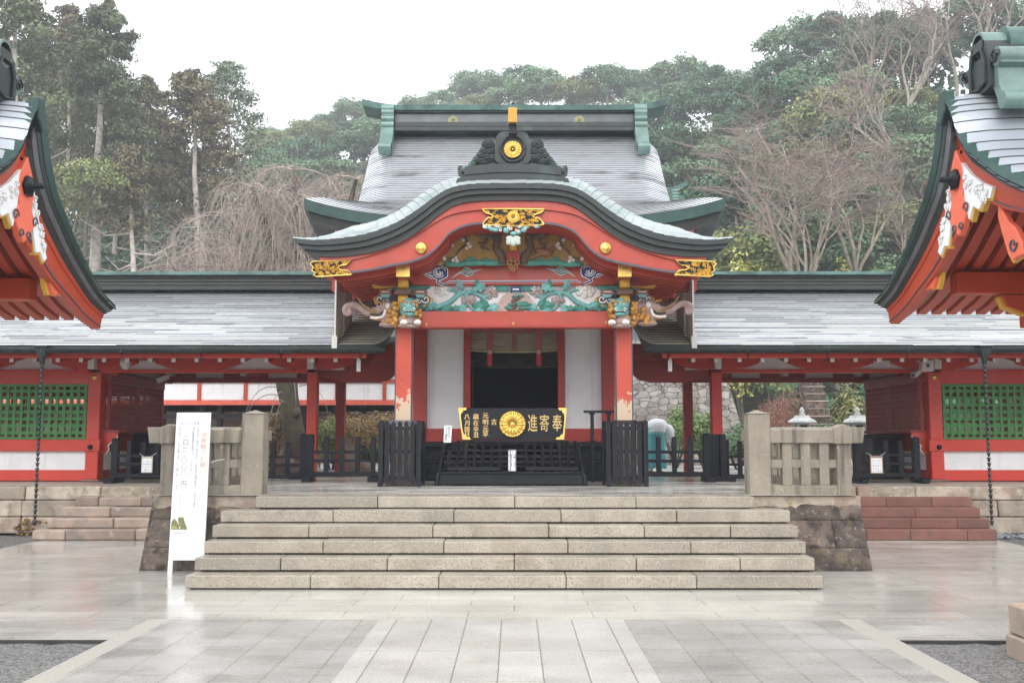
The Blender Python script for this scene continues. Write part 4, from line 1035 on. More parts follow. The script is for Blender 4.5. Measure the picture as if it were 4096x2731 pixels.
for s in (-1, 1):
    for d, v in ((238, 950), (250, 945), (265, 985), (258, 990), (245, 982), (180, 975), (172, 985), (186, 992), (250, 978), (228, 1030), (240, 1040), (285, 1010), (280, 1022), (290, 1030), (310, 1045), (330, 1052), (345, 1055), (105, 938), (115, 944), (225, 1045), (275, 1035), (200, 960), (212, 948), (268, 998), (350, 1050), (300, 1020)):
        q = at(2053 + s * d, v, Yt - .02)
        for k in range(5): b.ball(q + Vector((.018 * math.cos(k * 1.257), 0, .018 * math.sin(k * 1.257))), (.014, .01, .014), 6)
b.build('plum_blossom', M['petal_w'], tymp)
for s, (u, v) in ((-1, (1890, 1012)), (1, (2175, 1008))):
    b = MB()
    q = at(u, v, Yt - .01); b.ball(q, (.15, .05, .055), 12, 0, Matrix.Rotation(.25 * s, 3, 'Y'))
    h = q + (Vector((.15, 0, -.01)) if s < 0 else Vector((.16, 0, .07))); b.ball(h, (.04, .035, .035), 10, 0)
    b.tube([q + Vector((.1, 0, 0)), h], [.05, .03], 8, 0); b.tube([q, q + (Vector((-.2, 0, .06)) if s < 0 else Vector((-.3, 0, -.13)))], [.05, .012], 6, 0)
    b.tube([q + Vector((0, 0, -.04)), q + Vector((.03, 0, -.1))], .008, 5, 0)
b.build('pheasant', mat('russet_paint', (.25, .11, .055), .65, var=.3, scale=30), tymp)
b = MB()
for s in (-1, 1):
    for d, v, w in ((80, 1052, .22), (160, 1052, .25), (230, 1056, .2)):
        q = at(2053 + s * d, v, Yt + .01); b.ball(q, (w, .04, .05), 10, 0)
    for d, v in ((50, 1015), (110, 1045), (170, 1040)):
        for k in range(7):
            q = at(2053 + s * d, v, Yt - .02); a = math.pi * k / 6; b.tube([q, q + Vector((.07 * math.cos(a), -.01, .06 * math.sin(a)))], .009, 4, 0)
b.build('bank_and_leaves', M['teal_dk'], tymp)
b = MB(); x0, x1 = at(2030, 0, YT - .06).x, at(2076, 0, YT - .06).x
b.box(x0 + .02, x1 - .02, YT - .08, YT - .01, zf(1060, YT), zf(950, YT), 0); b.box(x0 + .035, x1 - .04, YT - .1, YT - .08, zf(1005, YT), zf(968, YT), 1)
b.box(x0 - .01, x1 + .01, YT - .1, YT - .02, zf(1050, YT), zf(1012, YT), 0)
b.build('strut', [M['red_dark'], M['yellow']], tymp)
b = MB(); q = at(2053, 1056, YT - .12)
for dx, dz in ((0, .07), (-.06, .02), (.06, .02), (-.035, -.05), (.035, -.05), (0, -.08)): b.lathe([(.042, 0), (.042, .02), (.024, .02), (.024, 0)], q + Vector((dx, 0, dz)), 14, 0, 'y')
b.build('strut_fitting', mat('dull_gilt', (.35, .2, .07), .45, .5), tymp)

# ---- crest on the porch roof
CY = 14.55
b = MB()
half = [(0, 690), (0, 525)]
def cr(d, v): q = at(2051 + d, v, CY); return (q.x, q.z)
shell = [(-72, 640), (-70, 560), (-62, 540), (-50, 530), (-30, 526), (30, 526), (50, 530), (62, 540), (70, 560), (72, 640), (60, 652), (0, 656), (-60, 652)]
b.prism([cr(d, v) for d, v in shell], CY, CY + .3, 0)
for s in (-1, 1):
    wing = [(70, 652), (75, 610), (72, 585), (80, 565), (95, 560), (115, 565), (122, 580), (124, 596), (134, 604), (138, 618), (152, 622), (162, 632), (175, 655), (195, 666), (215, 658), (222, 672), (220, 690), (205, 700), (175, 690), (70, 668)]
    pl = [cr(s * d, v) for d, v in wing]
    if s > 0: pl = list(reversed(pl))
    b.prism(pl, CY + .04, CY + .2, 0)
    rr = random.Random(2)
    for d, v, r in ((98, 580, .085), (90, 605, .06), (115, 605, .06), (105, 628, .07), (128, 622, .055), (140, 640, .05), (85, 630, .05), (120, 645, .06)):
        c = cr(s * d, v)
        for k in range(3): b.tube(arc2(c, r * (1 - .32 * k), r * (1 - .32 * k), 0, 360, 14, CY + .03 - .012 * k, s), .02, 6, 0)
        b.ball((c[0], CY + .02, c[1]), r * .3, 8, 0)
    for k in range(3): b.tube(smooth_curve([Vector((cr(s * d, v)[0], CY + .03, cr(s * d, v)[1])) for d, v in ((135 + 4 * k, 632 + 8 * k), (158 - 4 * k, 640 + 9 * k), (178, 664 + 6 * k), (205, 675 + 7 * k))], 10), .024, 6, 1 if k < 2 else 0)
crest = b.build('crest_ornament', [M['dkmetal'], M['patina']], proof, angle=35)
b = MB(); ring = []
for i in range(40):
    a = 2 * math.pi * i / 40; r = 1 + .05 * abs(math.sin(2.5 * a)); ring.append(Vector((cr(46 * math.cos(a) * r, 0)[0], CY - .03, cr(0, 597 - 50 * math.sin(a) * r)[1])))
b.tube(ring + [ring[0]], .022, 6); b.build('crest_rim', M['dkmetal2'], crest)
b = MB(); chrys(b, Vector((cr(0, 0)[0], 0, cr(0, 602)[1])), .135, CY - .045); b.build('gilt_chrysanthemum', M['gold'], crest)
b = MB()
for k, (hw, v0, v1, y) in enumerate(((196, 690, 655, CY - .02), (212, 706, 686, CY - .0), (226, 722, 704, CY - .07))):
    lo = [cr(hw * t, v0 + 12 * t * t) for t in [i / 10 - 1 for i in range(21)]]; hi = [cr(hw * t * .97, v1 + 14 * t * t) for t in [i / 10 - 1 for i in range(21)]]
    b.prism(lo + list(reversed(hi)), y, y + .5, 0)
b.build('crest_base', M['dkmetal'], crest, angle=35)
b = MB(); q0, q1 = cr(-16, 546), cr(16, 505); b.box(q0[0], q1[0], CY - .12, CY + .4, q0[1], q1[1] + .03, 1); q0, q1 = cr(-18, 508), cr(17, 453)
b.hexa([(q0[0], CY - .22, q0[1]), (q1[0], CY - .22, q0[1]), (q1[0], CY - .1, q0[1]), (q0[0], CY - .1, q0[1])], [(q0[0], CY - .26, q1[1]), (q1[0], CY - .26, q1[1]), (q1[0], CY - .1, q1[1]), (q0[0], CY - .1, q1[1])], 0)
b.box(q0[0], q1[0], CY - .12, CY + .3, q0[1], q0[1] + .1, 1)
b.build('gilt_rod_end', [mat('bronze_gilt', (.62, .36, .09), .35, .7, var=.1), M['black']], crest, bevel=.008)
# ridge of the porch roof behind the crest
b = MB(); zr = top[len(top) // 2][1] + .2
b.box(KX - .16, KX + .16, CY + .1, 17.2, zr, zr + .3, 0); b.lathe([(0, 0), (.17, 0), (.17, 2.6), (0, 2.6)], (KX, 17.2, zr + .3), 14, 0, 'y')
b.build('porch_ridge', M['dkmetal'], proof)

# ------------------------------------------------------------------ main roof (hip and gable)
RY, EY, FY = 19.8, 16.4, 17.1           # ridge, eave, foot of the gable, in depth
RZ = zf(540, RY); EZ = zf(880, EY); TIPZ = zf(797, EY); TX = 3.535; UX = 2.9
def prof(t):                             # t 0 ridge .. 1 eave
    return lerp(RY, EY, t), RZ - (RZ - EZ) * (1.32 * t - .32 * t * t)
tf = (RY - FY) / (RY - EY)
def halfw(t):
    if t <= tf: return lerp(UX, 2.80, min(1, t / tf))
    return lerp(2.80, TX, (t - tf) / (1 - tf))
def roofpt(s, t, dz=0, back=0):
    """s -1..1 across; t down the slope"""
    w = halfw(t); y, z = prof(t); a = abs(s)
    x = s * w
    if t <= tf:
        # the gable verge: courses sweep down and round at the edge
        e = max(0, (a - .80) / .20); z -= .20 * e ** 2 * (1 - .5 * t); 
        if t < .12: z -= e ** 2 * .12 * (1 - t / .12)
    up = (TIPZ - EZ) * (a ** 3.2) * sstep(tf - .12, 1, t); z += up
    if back: y = 2 * RY - y
    return Vector((x, y, z + dz))
mr = MB(); NC = 46
for back in (0, 1):
    for k in range(NC):
        t0, t1 = k / NC, (k + 1) / NC; n = 44
        a = [roofpt(-1 + 2 * i / n, t0, .0, back) for i in range(n + 1)]; c = [roofpt(-1 + 2 * i / n, t1, .011, back) for i in range(n + 1)]; d = [roofpt(-1 + 2 * i / n, t1, 0, back) for i in range(n + 1)]
        rows = [a, c] if not back else [c, a]
        mr.loft(rows, 0, True, tint=R.random()); mr.loft([c, d] if not back else [d, c], 1, False)
# side hips below the gables
for s in (-1, 1):
    rows = []
    for k in range(11):
        q = k / 10; t = lerp(tf, 1, q); w = halfw(t); f = roofpt(s, t); bk = roofpt(s, t, 0, 1)
        rows.append([Vector((f.x, lerp(f.y, bk.y, j / 24), lerp(prof(t)[1], f.z, abs(j / 12 - 1) ** 3.2))) for j in range(25)])
    mr.loft(rows, 0, True)
    gp = [roofpt(s * .96, t) for t in [i / 12 * tf for i in range(13)]]
    mr.add([(s * 2.6, p.y, p.z - .1) for p in gp] + [(s * 2.6, 2 * RY - p.y, p.z - .1) for p in reversed(gp[1:])], [list(range(2 * len(gp) - 1))], 2)
mroof = mr.build('roof', [M['roof_main'], M['dkmetal2'], M['red_hall']], hall)
# eave edges
def eave_line(inset, dz, n=40, up=1.0):
    out = []
    for i in range(n + 1):
        s = -1 + 2 * i / n; out.append(Vector((s * (TX - inset), EY + inset, EZ + dz + (TIPZ - EZ) * up * abs(s) ** 3.2)))
    return out
def ring(inset, dz, up=1.0):
    f = eave_line(inset, dz, 40, up); y1 = 2 * RY - EY - inset; y0 = EY + inset; n = 24
    right = [Vector((TX - inset, lerp(y0, y1, j / n), EZ + dz + (TIPZ - EZ) * up * abs(2 * j / n - 1) ** 3.2)) for j in range(1, n)]
    bk = [Vector((p.x, y1, p.z)) for p in reversed(f)]; left = [Vector((-p.x, p.y, p.z)) for p in reversed(right)]
    return f + right + bk + left
b = MB(); b.loft([ring(0, .02), ring(.015, -.175), ring(.07, -.185)], 0, False, True, tint=.5); b.build('eave_edge', M['dkgreen'], mroof, angle=30)
b = MB(); b.loft([ring(.07, -.185), ring(.10, -.33), ring(.42, -.40, .95)], 0, False, True, tint=.5); b.build('eave_underlay', M['dkmetal2'], mroof, angle=30)
b = MB(); b.loft([ring(.42, -.38, .95), ring(.55, -.5, .9), ring(1.9, -.35, .3)], 0, False, True, tint=.5); b.build('soffit', M['red_hall'], mroof, angle=30)
for s in (-1, 1):
    b = MB(); p0 = Vector((s * (TX - .62), EY + .62, EZ + (TIPZ - EZ) * .62 - .5)); p1 = Vector((s * 1.9, 18.0, EZ - .5)); d = (p0 - p1).normalized()
    b.beam(p1, p0, .2, .26, 0); b.beam(p0, p0 + d * .06, .215, .275, 1); q = p0 - d * .35 + Vector((-s * .55, .15, -.06)); b.box(q.x - .06, q.x + .06, EY + .75, EY + 1.6, q.z - .07, q.z + .07, 0); b.box(q.x - .06, q.x + .06, EY + .73, EY + .75, q.z - .07, q.z + .07, 1)
    b.build('hip_rafter', [M['red_hall'], M['yellow']], mroof)
# ridge
b = MB(); z0, z1 = RZ - .02, zf(435, RY)
hh = z1 - z0; xr = 2.55
b.box(-xr, xr, RY - .34, RY + .34, z0, z0 + hh * .16, 0); b.box(-xr, xr, RY - .30, RY + .30, z0 + hh * .17, z0 + hh * .34, 0); b.box(-xr, xr, RY - .26, RY + .26, z0 + hh * .34, z0 + hh * .68, 1)
b.box(-xr, xr, RY - .32, RY + .32, z0 + hh * .67, z0 + hh * .75, 0)
ridge = b.build('ridge', [M['dkmetal'], M['gr_grey'] and mat('dull_grey_copper', (.10, .11, .115), .45, .3, var=.2, scale=3)], mroof, bevel=.01)
b = MB(); rows = []
for i in range(61):
    x = lerp(-3.06, 3.06, i / 60); e = max(0, (abs(x) - 2.3) / .76); zz = z0 + hh * .74 + .10 * e ** 2
    rows.append([(x, RY - .36, zz), (x, RY - .38, zz + .10 + .03 * e), (x, RY, zz + .13 + .03 * e), (x, RY + .38, zz + .10 + .03 * e), (x, RY + .36, zz)])
b.loft(rows, 0, True, True); b.build('ridge_cap', M['patina'], ridge, angle=30)
for s in (-1, 1):
    b = MB(); x0, x1 = s * 2.41, s * 2.66
    for zc, r, yy in ((.78, .10, .34), (.64, .08, .36), (.55, .07, .35), (.42, .07, .36), (.30, .06, .34), (.18, .08, .38)):
        b.tube([(x0, RY - yy, z0 + hh * zc), (x1, RY - yy, z0 + hh * zc)], r, 12, 0)
    b.box(x0, x1, RY - .36, RY + .36, z0, z0 + hh * .84, 0)
    pl = [(RY - .40, z0 + .1), (RY - .52, z0 - .1), (RY - .68, z0 - .34), (RY - .80, z0 - .40), (RY - .82, z0 - .52), (RY - .70, z0 - .60), (RY - .4, z0 - .2), (RY - .2, z0 + .1)]
    b.prism(pl, x0, x1, axis='x'); b.tube([(x0, RY - .76, z0 - .46), (x1, RY - .76, z0 - .46)], .085, 12, 0)
    b.build('ridge_end_ornament', M['patina_lt'], ridge, angle=35)
for u in (1813, 2317):
    b = MB(); q = at(u, 483, RY - .28); chrys(b, q, .11, RY - .268); b.build('ridge_crest', mat('weathered_gilt', (.36, .36, .20), .5, .4, var=.2, scale=20), ridge)
b = MB(); b.tube([(KX, RY, z1), (KX, RY, z1 + .12)], .03, 6)
for i in range(3): b.tube([(2.95 * (i - 1), RY, z1 + .02), (2.95 * (i - 1) + .06 * (i - 1), RY, z1 + .2 + .2 * (i == 2))], .008, 5)
b.build('lightning_rod', M['dkmetal2'], ridge)

# ------------------------------------------------------------------ body of the hall
WY = 18.0
zc = 5.0
for s in (-1, 1):
    b = MB(); b.box(s * .90, s * 1.60, WY + .06, WY + .14, TZ + .66, zc, 0); b.build('wall_panel', M['white'], hall)
    b = MB(); b.box(s * 1.58, s * 1.86, WY - .1, WY + .2, TZ + .5, zc, 0); b.build('wall_post', M['red_dark'], hall, bevel=.01)
    b = MB(); b.box(s * .79, s * .92, WY, WY + .2, TZ + .72, zc, 0); b.build('door_jamb', M['red_dark'], hall, bevel=.008)
b = MB(); b.box(-1.86, 1.86, WY + .02, WY + .2, 3.62, 3.9); b.build('door_head', M['red_hall'], hall, bevel=.008)
b = MB(); b.box(-1.9, 1.9, WY - .06, WY + .12, TZ + .66, TZ + .90); b.build('sill_beam', M['red_dark'], hall, bevel=.01)
b = MB(); b.box(-2.0, 2.0, 17.08, WY + .2, TZ + .58, TZ + .665, 0); b.box(-1.95, 1.95, 17.2, 17.3, TZ, TZ + .58, 0)
for s in (-1, 1): b.box(s * 1.25, s * 1.7, 17.16, 17.2, TZ + .3, TZ + .36, 0); b.box(s * 1.2, s * 1.75, 17.1, 17.2, TZ + .02, TZ + .14, 0)
b.box(-2, 2, WY, 23, TZ + .55, TZ + .62, 0)
b.build('veranda', M['black'], hall, bevel=.008)
b = MB()
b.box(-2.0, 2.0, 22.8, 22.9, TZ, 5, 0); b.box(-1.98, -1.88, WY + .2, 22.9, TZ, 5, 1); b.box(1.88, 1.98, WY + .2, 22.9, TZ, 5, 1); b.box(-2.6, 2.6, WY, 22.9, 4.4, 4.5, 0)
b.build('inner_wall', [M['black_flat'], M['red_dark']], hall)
b = MB(); b.box(-3.3, 3.3, 17.5, 22, 4.45, 4.7, 0); b.box(-3.2, 3.2, 17.3, 17.5, 4.2, 4.7, 0); b.build('upper_wall', M['red_dark'], hall)
def blind(y, v0, v1, m, name, xw):
    b = MB(); z0, z1 = zf(v1, y), zf(v0, y); n = 24
    zb = lambda x: z0 + .03 * (x / xw) ** 2
    nz = 26
    for k in range(nz):
        za, zt = k / nz, (k + 1) / nz
        rows = [[(lerp(-xw, xw, i / n), y + (.004 if q else -.006), lerp(zb(lerp(-xw, xw, i / n)), z1, (za if not q else zt))) for i in range(n + 1)] for q in (0, 1)]
        b.loft(rows, 0, False, tint=R.random())
    return b, z0, z1
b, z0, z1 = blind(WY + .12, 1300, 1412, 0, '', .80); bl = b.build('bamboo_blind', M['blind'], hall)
b = MB()
for x in (-.46, 0, .46): b.box(x - .045, x + .045, WY + .10, WY + .112, z0 + .02, z1 - .01)
b.box(-.8, .8, WY + .098, WY + .11, zf(1330, WY), zf(1300, WY)); b.build('brocade_band', mat('faded_red_brocade', (.30, .12, .11), .85, var=.25, scale=40), bl)
b = MB(); b.tube([(lerp(-.8, .8, i / 16), WY + .09, z0 + .02 + .03 * (i / 8 - 1) ** 2) for i in range(17)], .022, 8); b.build('blind_roll', mat('straw_roll', (.42, .38, .2), .8), bl)
for s in (-1, 1):
    b = MB(); x = s * .445; b.box(x - .042, x + .042, WY + .02, WY + .05, zf(1462, WY), zf(1412, WY), 0); b.ball((x, WY + .035, zf(1408, WY)), (.045, .03, .05), 10, 1); b.box(x - .05, x + .05, WY + .03, WY + .05, z0, z1 - .1, 2)
    b.build('tassel', [mat('scarlet_tassel', (.5, .03, .04), .8), mat('pale_tassel', (.55, .4, .36), .8), M['blind_red']], bl)
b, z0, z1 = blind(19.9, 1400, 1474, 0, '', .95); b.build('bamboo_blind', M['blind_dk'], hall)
# dark inner steps seen through the doorway, red curtain at the left jamb
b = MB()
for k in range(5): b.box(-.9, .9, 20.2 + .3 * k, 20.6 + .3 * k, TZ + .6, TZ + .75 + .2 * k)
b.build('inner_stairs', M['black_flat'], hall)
b = MB(); b.loft([[(-.78 + .012 * (i % 2), 18.6 + .05 * i, 3.0), (-.78 + .012 * (i % 2), 18.6 + .05 * i, 1.75)] for i in range(8)], 0, True); b.build('curtain', M['blind_red'], hall)
# wing beams linking porch to gallery posts
for s in (-1, 1):
    b = MB()
    pl = [(s * 1.75, 3.30), (s * 3.9, 3.30), (s * 3.9, 2.86), (s * 3.4, 2.72), (s * 3.1, 2.72), (s * 2.5, 2.76), (s * 2.3, 2.92), (s * 1.75, 2.94)]
    if s < 0: pl = list(reversed(pl))
    b.prism(pl, 19.6, 19.75, 0); b.box(s * 1.8, s * 3.9, 19.2, 19.3, 3.12, 3.45, 0)
    b.build('link_beam', M['red_dark'], hall, bevel=.008)
# ================================================================== GALLERIES EITHER SIDE
GY, GE, GR, GB = 19.2, 17.0, 20.85, 22.45      # front wall, eave, ridge, back wall in depth
def gallery(sx, label):
    t = thing('gallery', label, 'gallery', (sx * 8, 19.2, GZ)); X = lambda d: sx * d
    def bx(b, d0, d1, y0, y1, z0, z1, m=0, tint=None): b.box(X(d0), X(d1), y0, y1, z0, z1, m, tint)
    XE = 14.5
    ez, rz = zf(1381, GE), zf(1163, GR)
    prof = lambda q: (lerp(GE, GR, q), lerp(ez, rz, .9 * q + .1 * q * q))
    # roof: courses lapping over one another, sheltered piece next to the hall
    b = MB(); NCR = 27
    for k in range(NCR):
        (ya, za), (yb, zb) = prof(k / NCR), prof((k + 1) / NCR)
        x = 3.07; rr = random.Random(k * 3 + sx)
        while x < XE:
            x1 = min(XE, x + rr.uniform(.7, 1.6)); h = rr.uniform(.007, .017); lo = [X(x), X(x1)]; lo.sort(); tv = rr.random()
            b.loft([[(lo[0], ya, za + h), (lo[1], ya, za + h)], [(lo[0], yb, zb), (lo[1], yb, zb)]], 0, False, tint=tv)
            b.loft([[(lo[0], ya, za - .004), (lo[1], ya, za - .004)], [(lo[0], ya, za + h), (lo[1], ya, za + h)]], 1, False); x = x1
    # back slope
    b.add([(X(3.0), GR, rz), (X(XE), GR, rz), (X(XE), 2 * GR - GE, ez), (X(3.0), 2 * GR - GE, ez)], [(0, 1, 2, 3) if sx < 0 else (3, 2, 1, 0)], 0)
    rf = b.build('roof', [M['roof_gal'], M['dkmetal2']], t)
    b = MB(); NCR = 17
    for k in range(NCR):
        (ya, za), (yb, zb) = prof(k / NCR * .75), prof((k + 1) / NCR * .75); n = 14
        # the end turns up beside the porch pillar
        P = lambda i, y, z, h: Vector((X(lerp(3.05, 2.12 + .0 * k, i / n)), y + .0, z + h + .16 * max(0, (i / n - .62) / .38) ** 2 * (1 - k / NCR)))
        b.loft([[P(i, ya, za, .02) for i in range(n + 1)], [P(i, yb, zb, 0) for i in range(n + 1)]], 0, True)
        b.loft([[P(i, ya, za, -.004) for i in range(n + 1)], [P(i, ya, za, .02) for i in range(n + 1)]], 1, False)
    b.loft([[P(i, GE - .01, ez, .0) for i in range(n + 1)] if 0 else [Vector((X(lerp(3.05, 2.12, i / n)), GE, ez + .16 * max(0, (i / n - .62) / .38) ** 2)) for i in range(n + 1)],
            [Vector((X(lerp(3.05, 2.2, i / n)), GE + .03, ez - .12 + .1 * max(0, (i / n - .62) / .38) ** 2)) for i in range(n + 1)]], 1, True)
    b.build('sheltered_roof', [M['roof_dry'], M['dkmetal']], t)
    b = MB()
    for dd, ya, yb in ((3.07, GE + .02, 17.75), (3.05, 17.75, 18.6)):
        za, zb = prof((ya - GE) / (GR - GE))[1], prof((yb - GE) / (GR - GE))[1]; x0, x1 = sorted((X(dd), X(dd + .03)))
        b.hexa([(x0, ya, za), (x1, ya, za), (x1, yb, zb), (x0, yb, zb)], [(x0, ya, 4.42), (x1, ya, 4.42), (x1, yb, 4.5), (x0, yb, 4.5)])
    bx(b, 3.04, 3.13, GE - .02, GE + .15, ez - .06, ez + .16)
    b.build('drip_plate', M['plate'], t)
    # ridge
    z0 = rz - .02; z1 = zf(1091, GR); h = z1 - z0; b = MB()
    for a, c, w in ((0, .2, .34), (.22, .40, .30), (.42, .58, .27), (.6, .74, .24)): bx(b, 2.4, XE, GR - w, GR + w, z0 + h * a, z0 + h * c)
    bx(b, 2.4, XE, GR - .2, GR + .2, z0, z0 + h * .8)
    rd = b.build('ridge', M['dkmetal2'], t, bevel=.012)
    b = MB(); b.prism([(GR - .34, z0 + h * .76), (GR + .34, z0 + h * .76), (GR + .34, z0 + h * .93), (GR, z1), (GR - .34, z0 + h * .93)], X(2.4), X(XE), axis='x'); b.build('ridge_cap', M['patina'], rd, bevel=.008)
    # eave edge and gutter
    b = MB(); bx(b, 2.3, XE, GE + .0, GE + .12, ez - .10, ez - .008); bx(b, 3.07, XE, GE + .1, GE + .9, ez - .02, ez - .008); b.build('eave_edge', M['dkmetal'], t, bevel=.01)
    b = MB(); gy, gz = GE - .09, ez - .10; rows = []
    for k in range(9):
        a = math.pi * k / 8 + math.pi; rows.append((gy + .075 * math.cos(a), gz + .03 + .075 * math.sin(a)))
    b.loft([[(X(2.2), y, z) for y, z in rows], [(X(XE), y, z) for y, z in rows]], 0, True)
    b.loft([[(X(2.2), y, z) for y, z in [(gy + (q[0] - gy) * .9, gz + .03 + (q[1] - gz - .03) * .9) for q in rows]], [(X(XE), y, z) for y, z in [(gy + (q[0] - gy) * .9, gz + .03 + (q[1] - gz - .03) * .9) for q in rows]]], 0, True)
    bx(b, 2.2, XE, gy - .08, gy - .068, gz + .022, gz + .036); b.add([(X(2.2), y, z) for y, z in rows], [list(range(9))], 0)
    gt = b.build('gutter', M['dkmetal'], t)
    b = MB(); x = 2.6
    while x < XE:
        b.tube([(X(x), gy - .04, gz - .03), (X(x + .03), gy + .05, gz - .15), (X(x + .07), gy + .12, gz - .02)], .008, 5); bx(b, x - .01, x + .01, gy - .085, gy - .06, gz - .03, gz + .045); x += 1.36
    b.build('gutter_bracket', M['dkmetal'], gt)
    # eaves: fascia, sloping soffit, rafters with whitened ends
    b = MB(); bx(b, 2.55, XE, 17.10, 17.18, zf(1431, 17.1), ez - .02); b.build('eave_board', M['red'], t, bevel=.006)
    b = MB(); b.add([(X(2.4), 17.2, ez - .06), (X(XE), 17.2, ez - .06), (X(XE), GY, 3.58), (X(2.4), GY, 3.58)], [(0, 1, 2, 3)], 0); b.add([(X(2.4), 19.15, 3.42), (X(XE), 19.15, 3.42), (X(XE), 22.6, 3.42), (X(2.4), 22.6, 3.42)], [(0, 1, 2, 3)], 0)
    b.build('soffit', M['red_dark'], t)
    x = 2.72; k = 0
    while x < XE:
        b = MB(); zc = zf(1440, 17.35); big = k == 0
        xa, xb = sorted((X(x - .035), X(x + .035))); zl_ = zc - (.2 if big else .035); b.hexa([(xa, 17.35, zl_), (xb, 17.35, zl_), (xb, GY, zl_ + .42), (xa, GY, zl_ + .42)], [(xa, 17.35, zc + .04), (xb, 17.35, zc + .04), (xb, GY, zc + .46), (xa, GY, zc + .46)]); bx(b, x - .035, x + .035, 17.342, 17.35, zc - (.2 if big else .033), zc + .038, 1)
        b.build('rafter', [M['red_dark'], M['white_paint']], t); x += .405; k += 1
    # wall plate, boat shaped bracket arms and plaster
    zt, zb = zf(1425, GY), zf(1478, GY)
    b = MB(); bx(b, 3.3, XE, GY + .04, GY + .1, zb, 3.45); b.build('frieze_plaster', M['plaster_grey'], t)
    b = MB(); bx(b, 2.9, XE, GY - .06, GY + .12, zt, zt + .16); b.build('wall_plate', M['red_dark'], t, bevel=.008)
    def boat(c, hw, y, z0, z1, m, w=.10):
        b = MB(); pl = [(X(c - hw), z1), (X(c - hw), lerp(z0, z1, .45)), (X(c - hw * .72), lerp(z0, z1, .14)), (X(c - hw * .4), z0), (X(c + hw * .4), z0), (X(c + hw * .72), lerp(z0, z1, .14)), (X(c + hw), lerp(z0, z1, .45)), (X(c + hw), z1)]
        if sx < 0: pl = list(reversed(pl))
        b.prism(pl, y, y + w); return b.build('bracket_arm', m, t, bevel=.006)
    for c in (3.9, 6.1, 8.1, 10.5, 12.9): boat(c, .82, GY - .07, zb, zt, M['red'])
    for c in (3.9, 8.1, 12.3):
        b = MB(); bx(b, c - .06, c + .06, GY - .22, GY - .07, zb + .0, zt + .02); bx(b, c - .06, c + .11, GY - .225, GY - .07, zt - .03, zt + .03); b.build('beam_end', M['white_paint'], t)
    # tie beams
    b = MB(); bx(b, 3.8, XE, GY - .02, GY + .14, zf(1491, GY), zf(1477, GY)); b.build('tie_beam', M['red'], t, bevel=.006)
    b = MB(); bx(b, 3.0, XE, GB - .06, GB + .1, zf(1530, GB), zf(1513, GB), 0); bx(b, 3.0, XE, GB, GB + .06, zf(1514, GB), 3.45, 1)
    for c in (4.4, 6.05, 7.7): bx(b, c - .5, c + .5, GB - .05, GB + .01, zf(1512, GB), zf(1490, GB), 0); bx(b, c - .06, c + .06, GB - .3, GB, zf(1506, GB), zf(1492, GB), 2)
    b.build('back_tie_beam', [M['red_dark'], M['plaster_grey'], M['white_paint']], t, bevel=.006)
    # posts
    for d, y, w, m in ((3.9, GY, .20, 'red'), (3.92, GB, .20, 'red_dark'), (8.1, GY, .25, 'red'), (8.1, GB, .24, 'red_dark'), (12.3, GY, .25, 'red')):
        b = MB(); bx(b, d - w / 2, d + w / 2, y - .02, y + w, GZ + .03, 3.0); bx(b, d - w / 2 - .05, d + w / 2 + .05, y - .07, y + w + .05, GZ, GZ + .03, 1); b.build('post', [M[m], M['rail_stone']], t, bevel=.012)
    b = MB(); z = zf(1508, GY - .03); b.lathe([(0, .03), (.03, .03), (.05, .015), (.06, 0)], (X(8.1), GY - .02, z), 6, 0, 'y'); b.build('gilt_boss', M['gold'], t)
    # the walled bay: beams, green lattice, white panel, sill
    b = MB(); bx(b, 8.22, XE, GY, GY + .14, zf(1535, GY), zf(1487, GY)); b.build('head_beam', M['red'], t, bevel=.008)
    b = MB(); bx(b, 7.94, XE, GY - .05, GY + .14, zf(1804, GY), zf(1757, GY)); rl = b.build('rail_beam', M['red'], t, bevel=.008)
    b = MB(); b.lathe([(0, .05), (.03, .045), (.045, .025), (.05, 0)], (X(8.12), GY - .05, zf(1788, GY)), 16, 0, 'y'); b.build('nail_cover', M['black'], rl)
    b = MB(); bx(b, 8.22, XE, GY + .01, GY + .12, zf(1922, GY), zf(1879, GY)); b.build('sill_beam', M['red'], t, bevel=.008)
    b = MB(); bx(b, 8.22, XE, GY + .04, GY + .1, zf(1880, GY), zf(1803, GY)); b.build('wall_panel', M['white'], t)
    def lattice(y, m, name, d0, d1, za, zb_, step, w, par):
        b = MB(); d = d0 + step * .5
        bx(b, d0, d1, y - .03, y + .04, za, za + .05); bx(b, d0, d1, y - .03, y + .04, zb_ - .05, zb_)
        while d < d1: bx(b, d - w / 2, d + w / 2, y - .02, y + .02, za, zb_); d += step
        n = round((zb_ - za) / step)
        for i in range(1, n): bx(b, d0, d1, y - .012, y + .032, za + (zb_ - za) * i / n - w / 2, za + (zb_ - za) * i / n + w / 2)
        return b.build(name, m, par)
    za, zb_ = zf(1758, GY), zf(1535, GY)
    lattice(GY + .06, M['green_lat'], 'lattice_window', 8.22, 12.2, za, zb_, .137, .058, t)
    lattice(GY + .06, M['green_lat'], 'lattice_window', 12.4, XE, za, zb_, .137, .058, t)
    b = MB(); bx(b, 8.2, XE, GB, GB + .1, GZ, za + .1); bx(b, 8.2, XE, GB, GB + .1, zb_ - .05, zb_ + .4); b.build('back_wall', M['red_dark'], t)
    lattice(GB + .06, M['maroon'], 'back_lattice', 8.2, XE, za + .1, zb_ - .05, .30, .05, t)
    # projecting lattice bay on the passage side
    XB = 7.90; y0, y1 = 19.42, 22.3; zl, zh = zf(1718, 19.35), zf(1500, 19.35)
    b = MB()
    for y in (y0, (y0 + y1) / 2, y1): bx(b, XB - .03, XB + .03, y - .045, y + .045, zl, zh)
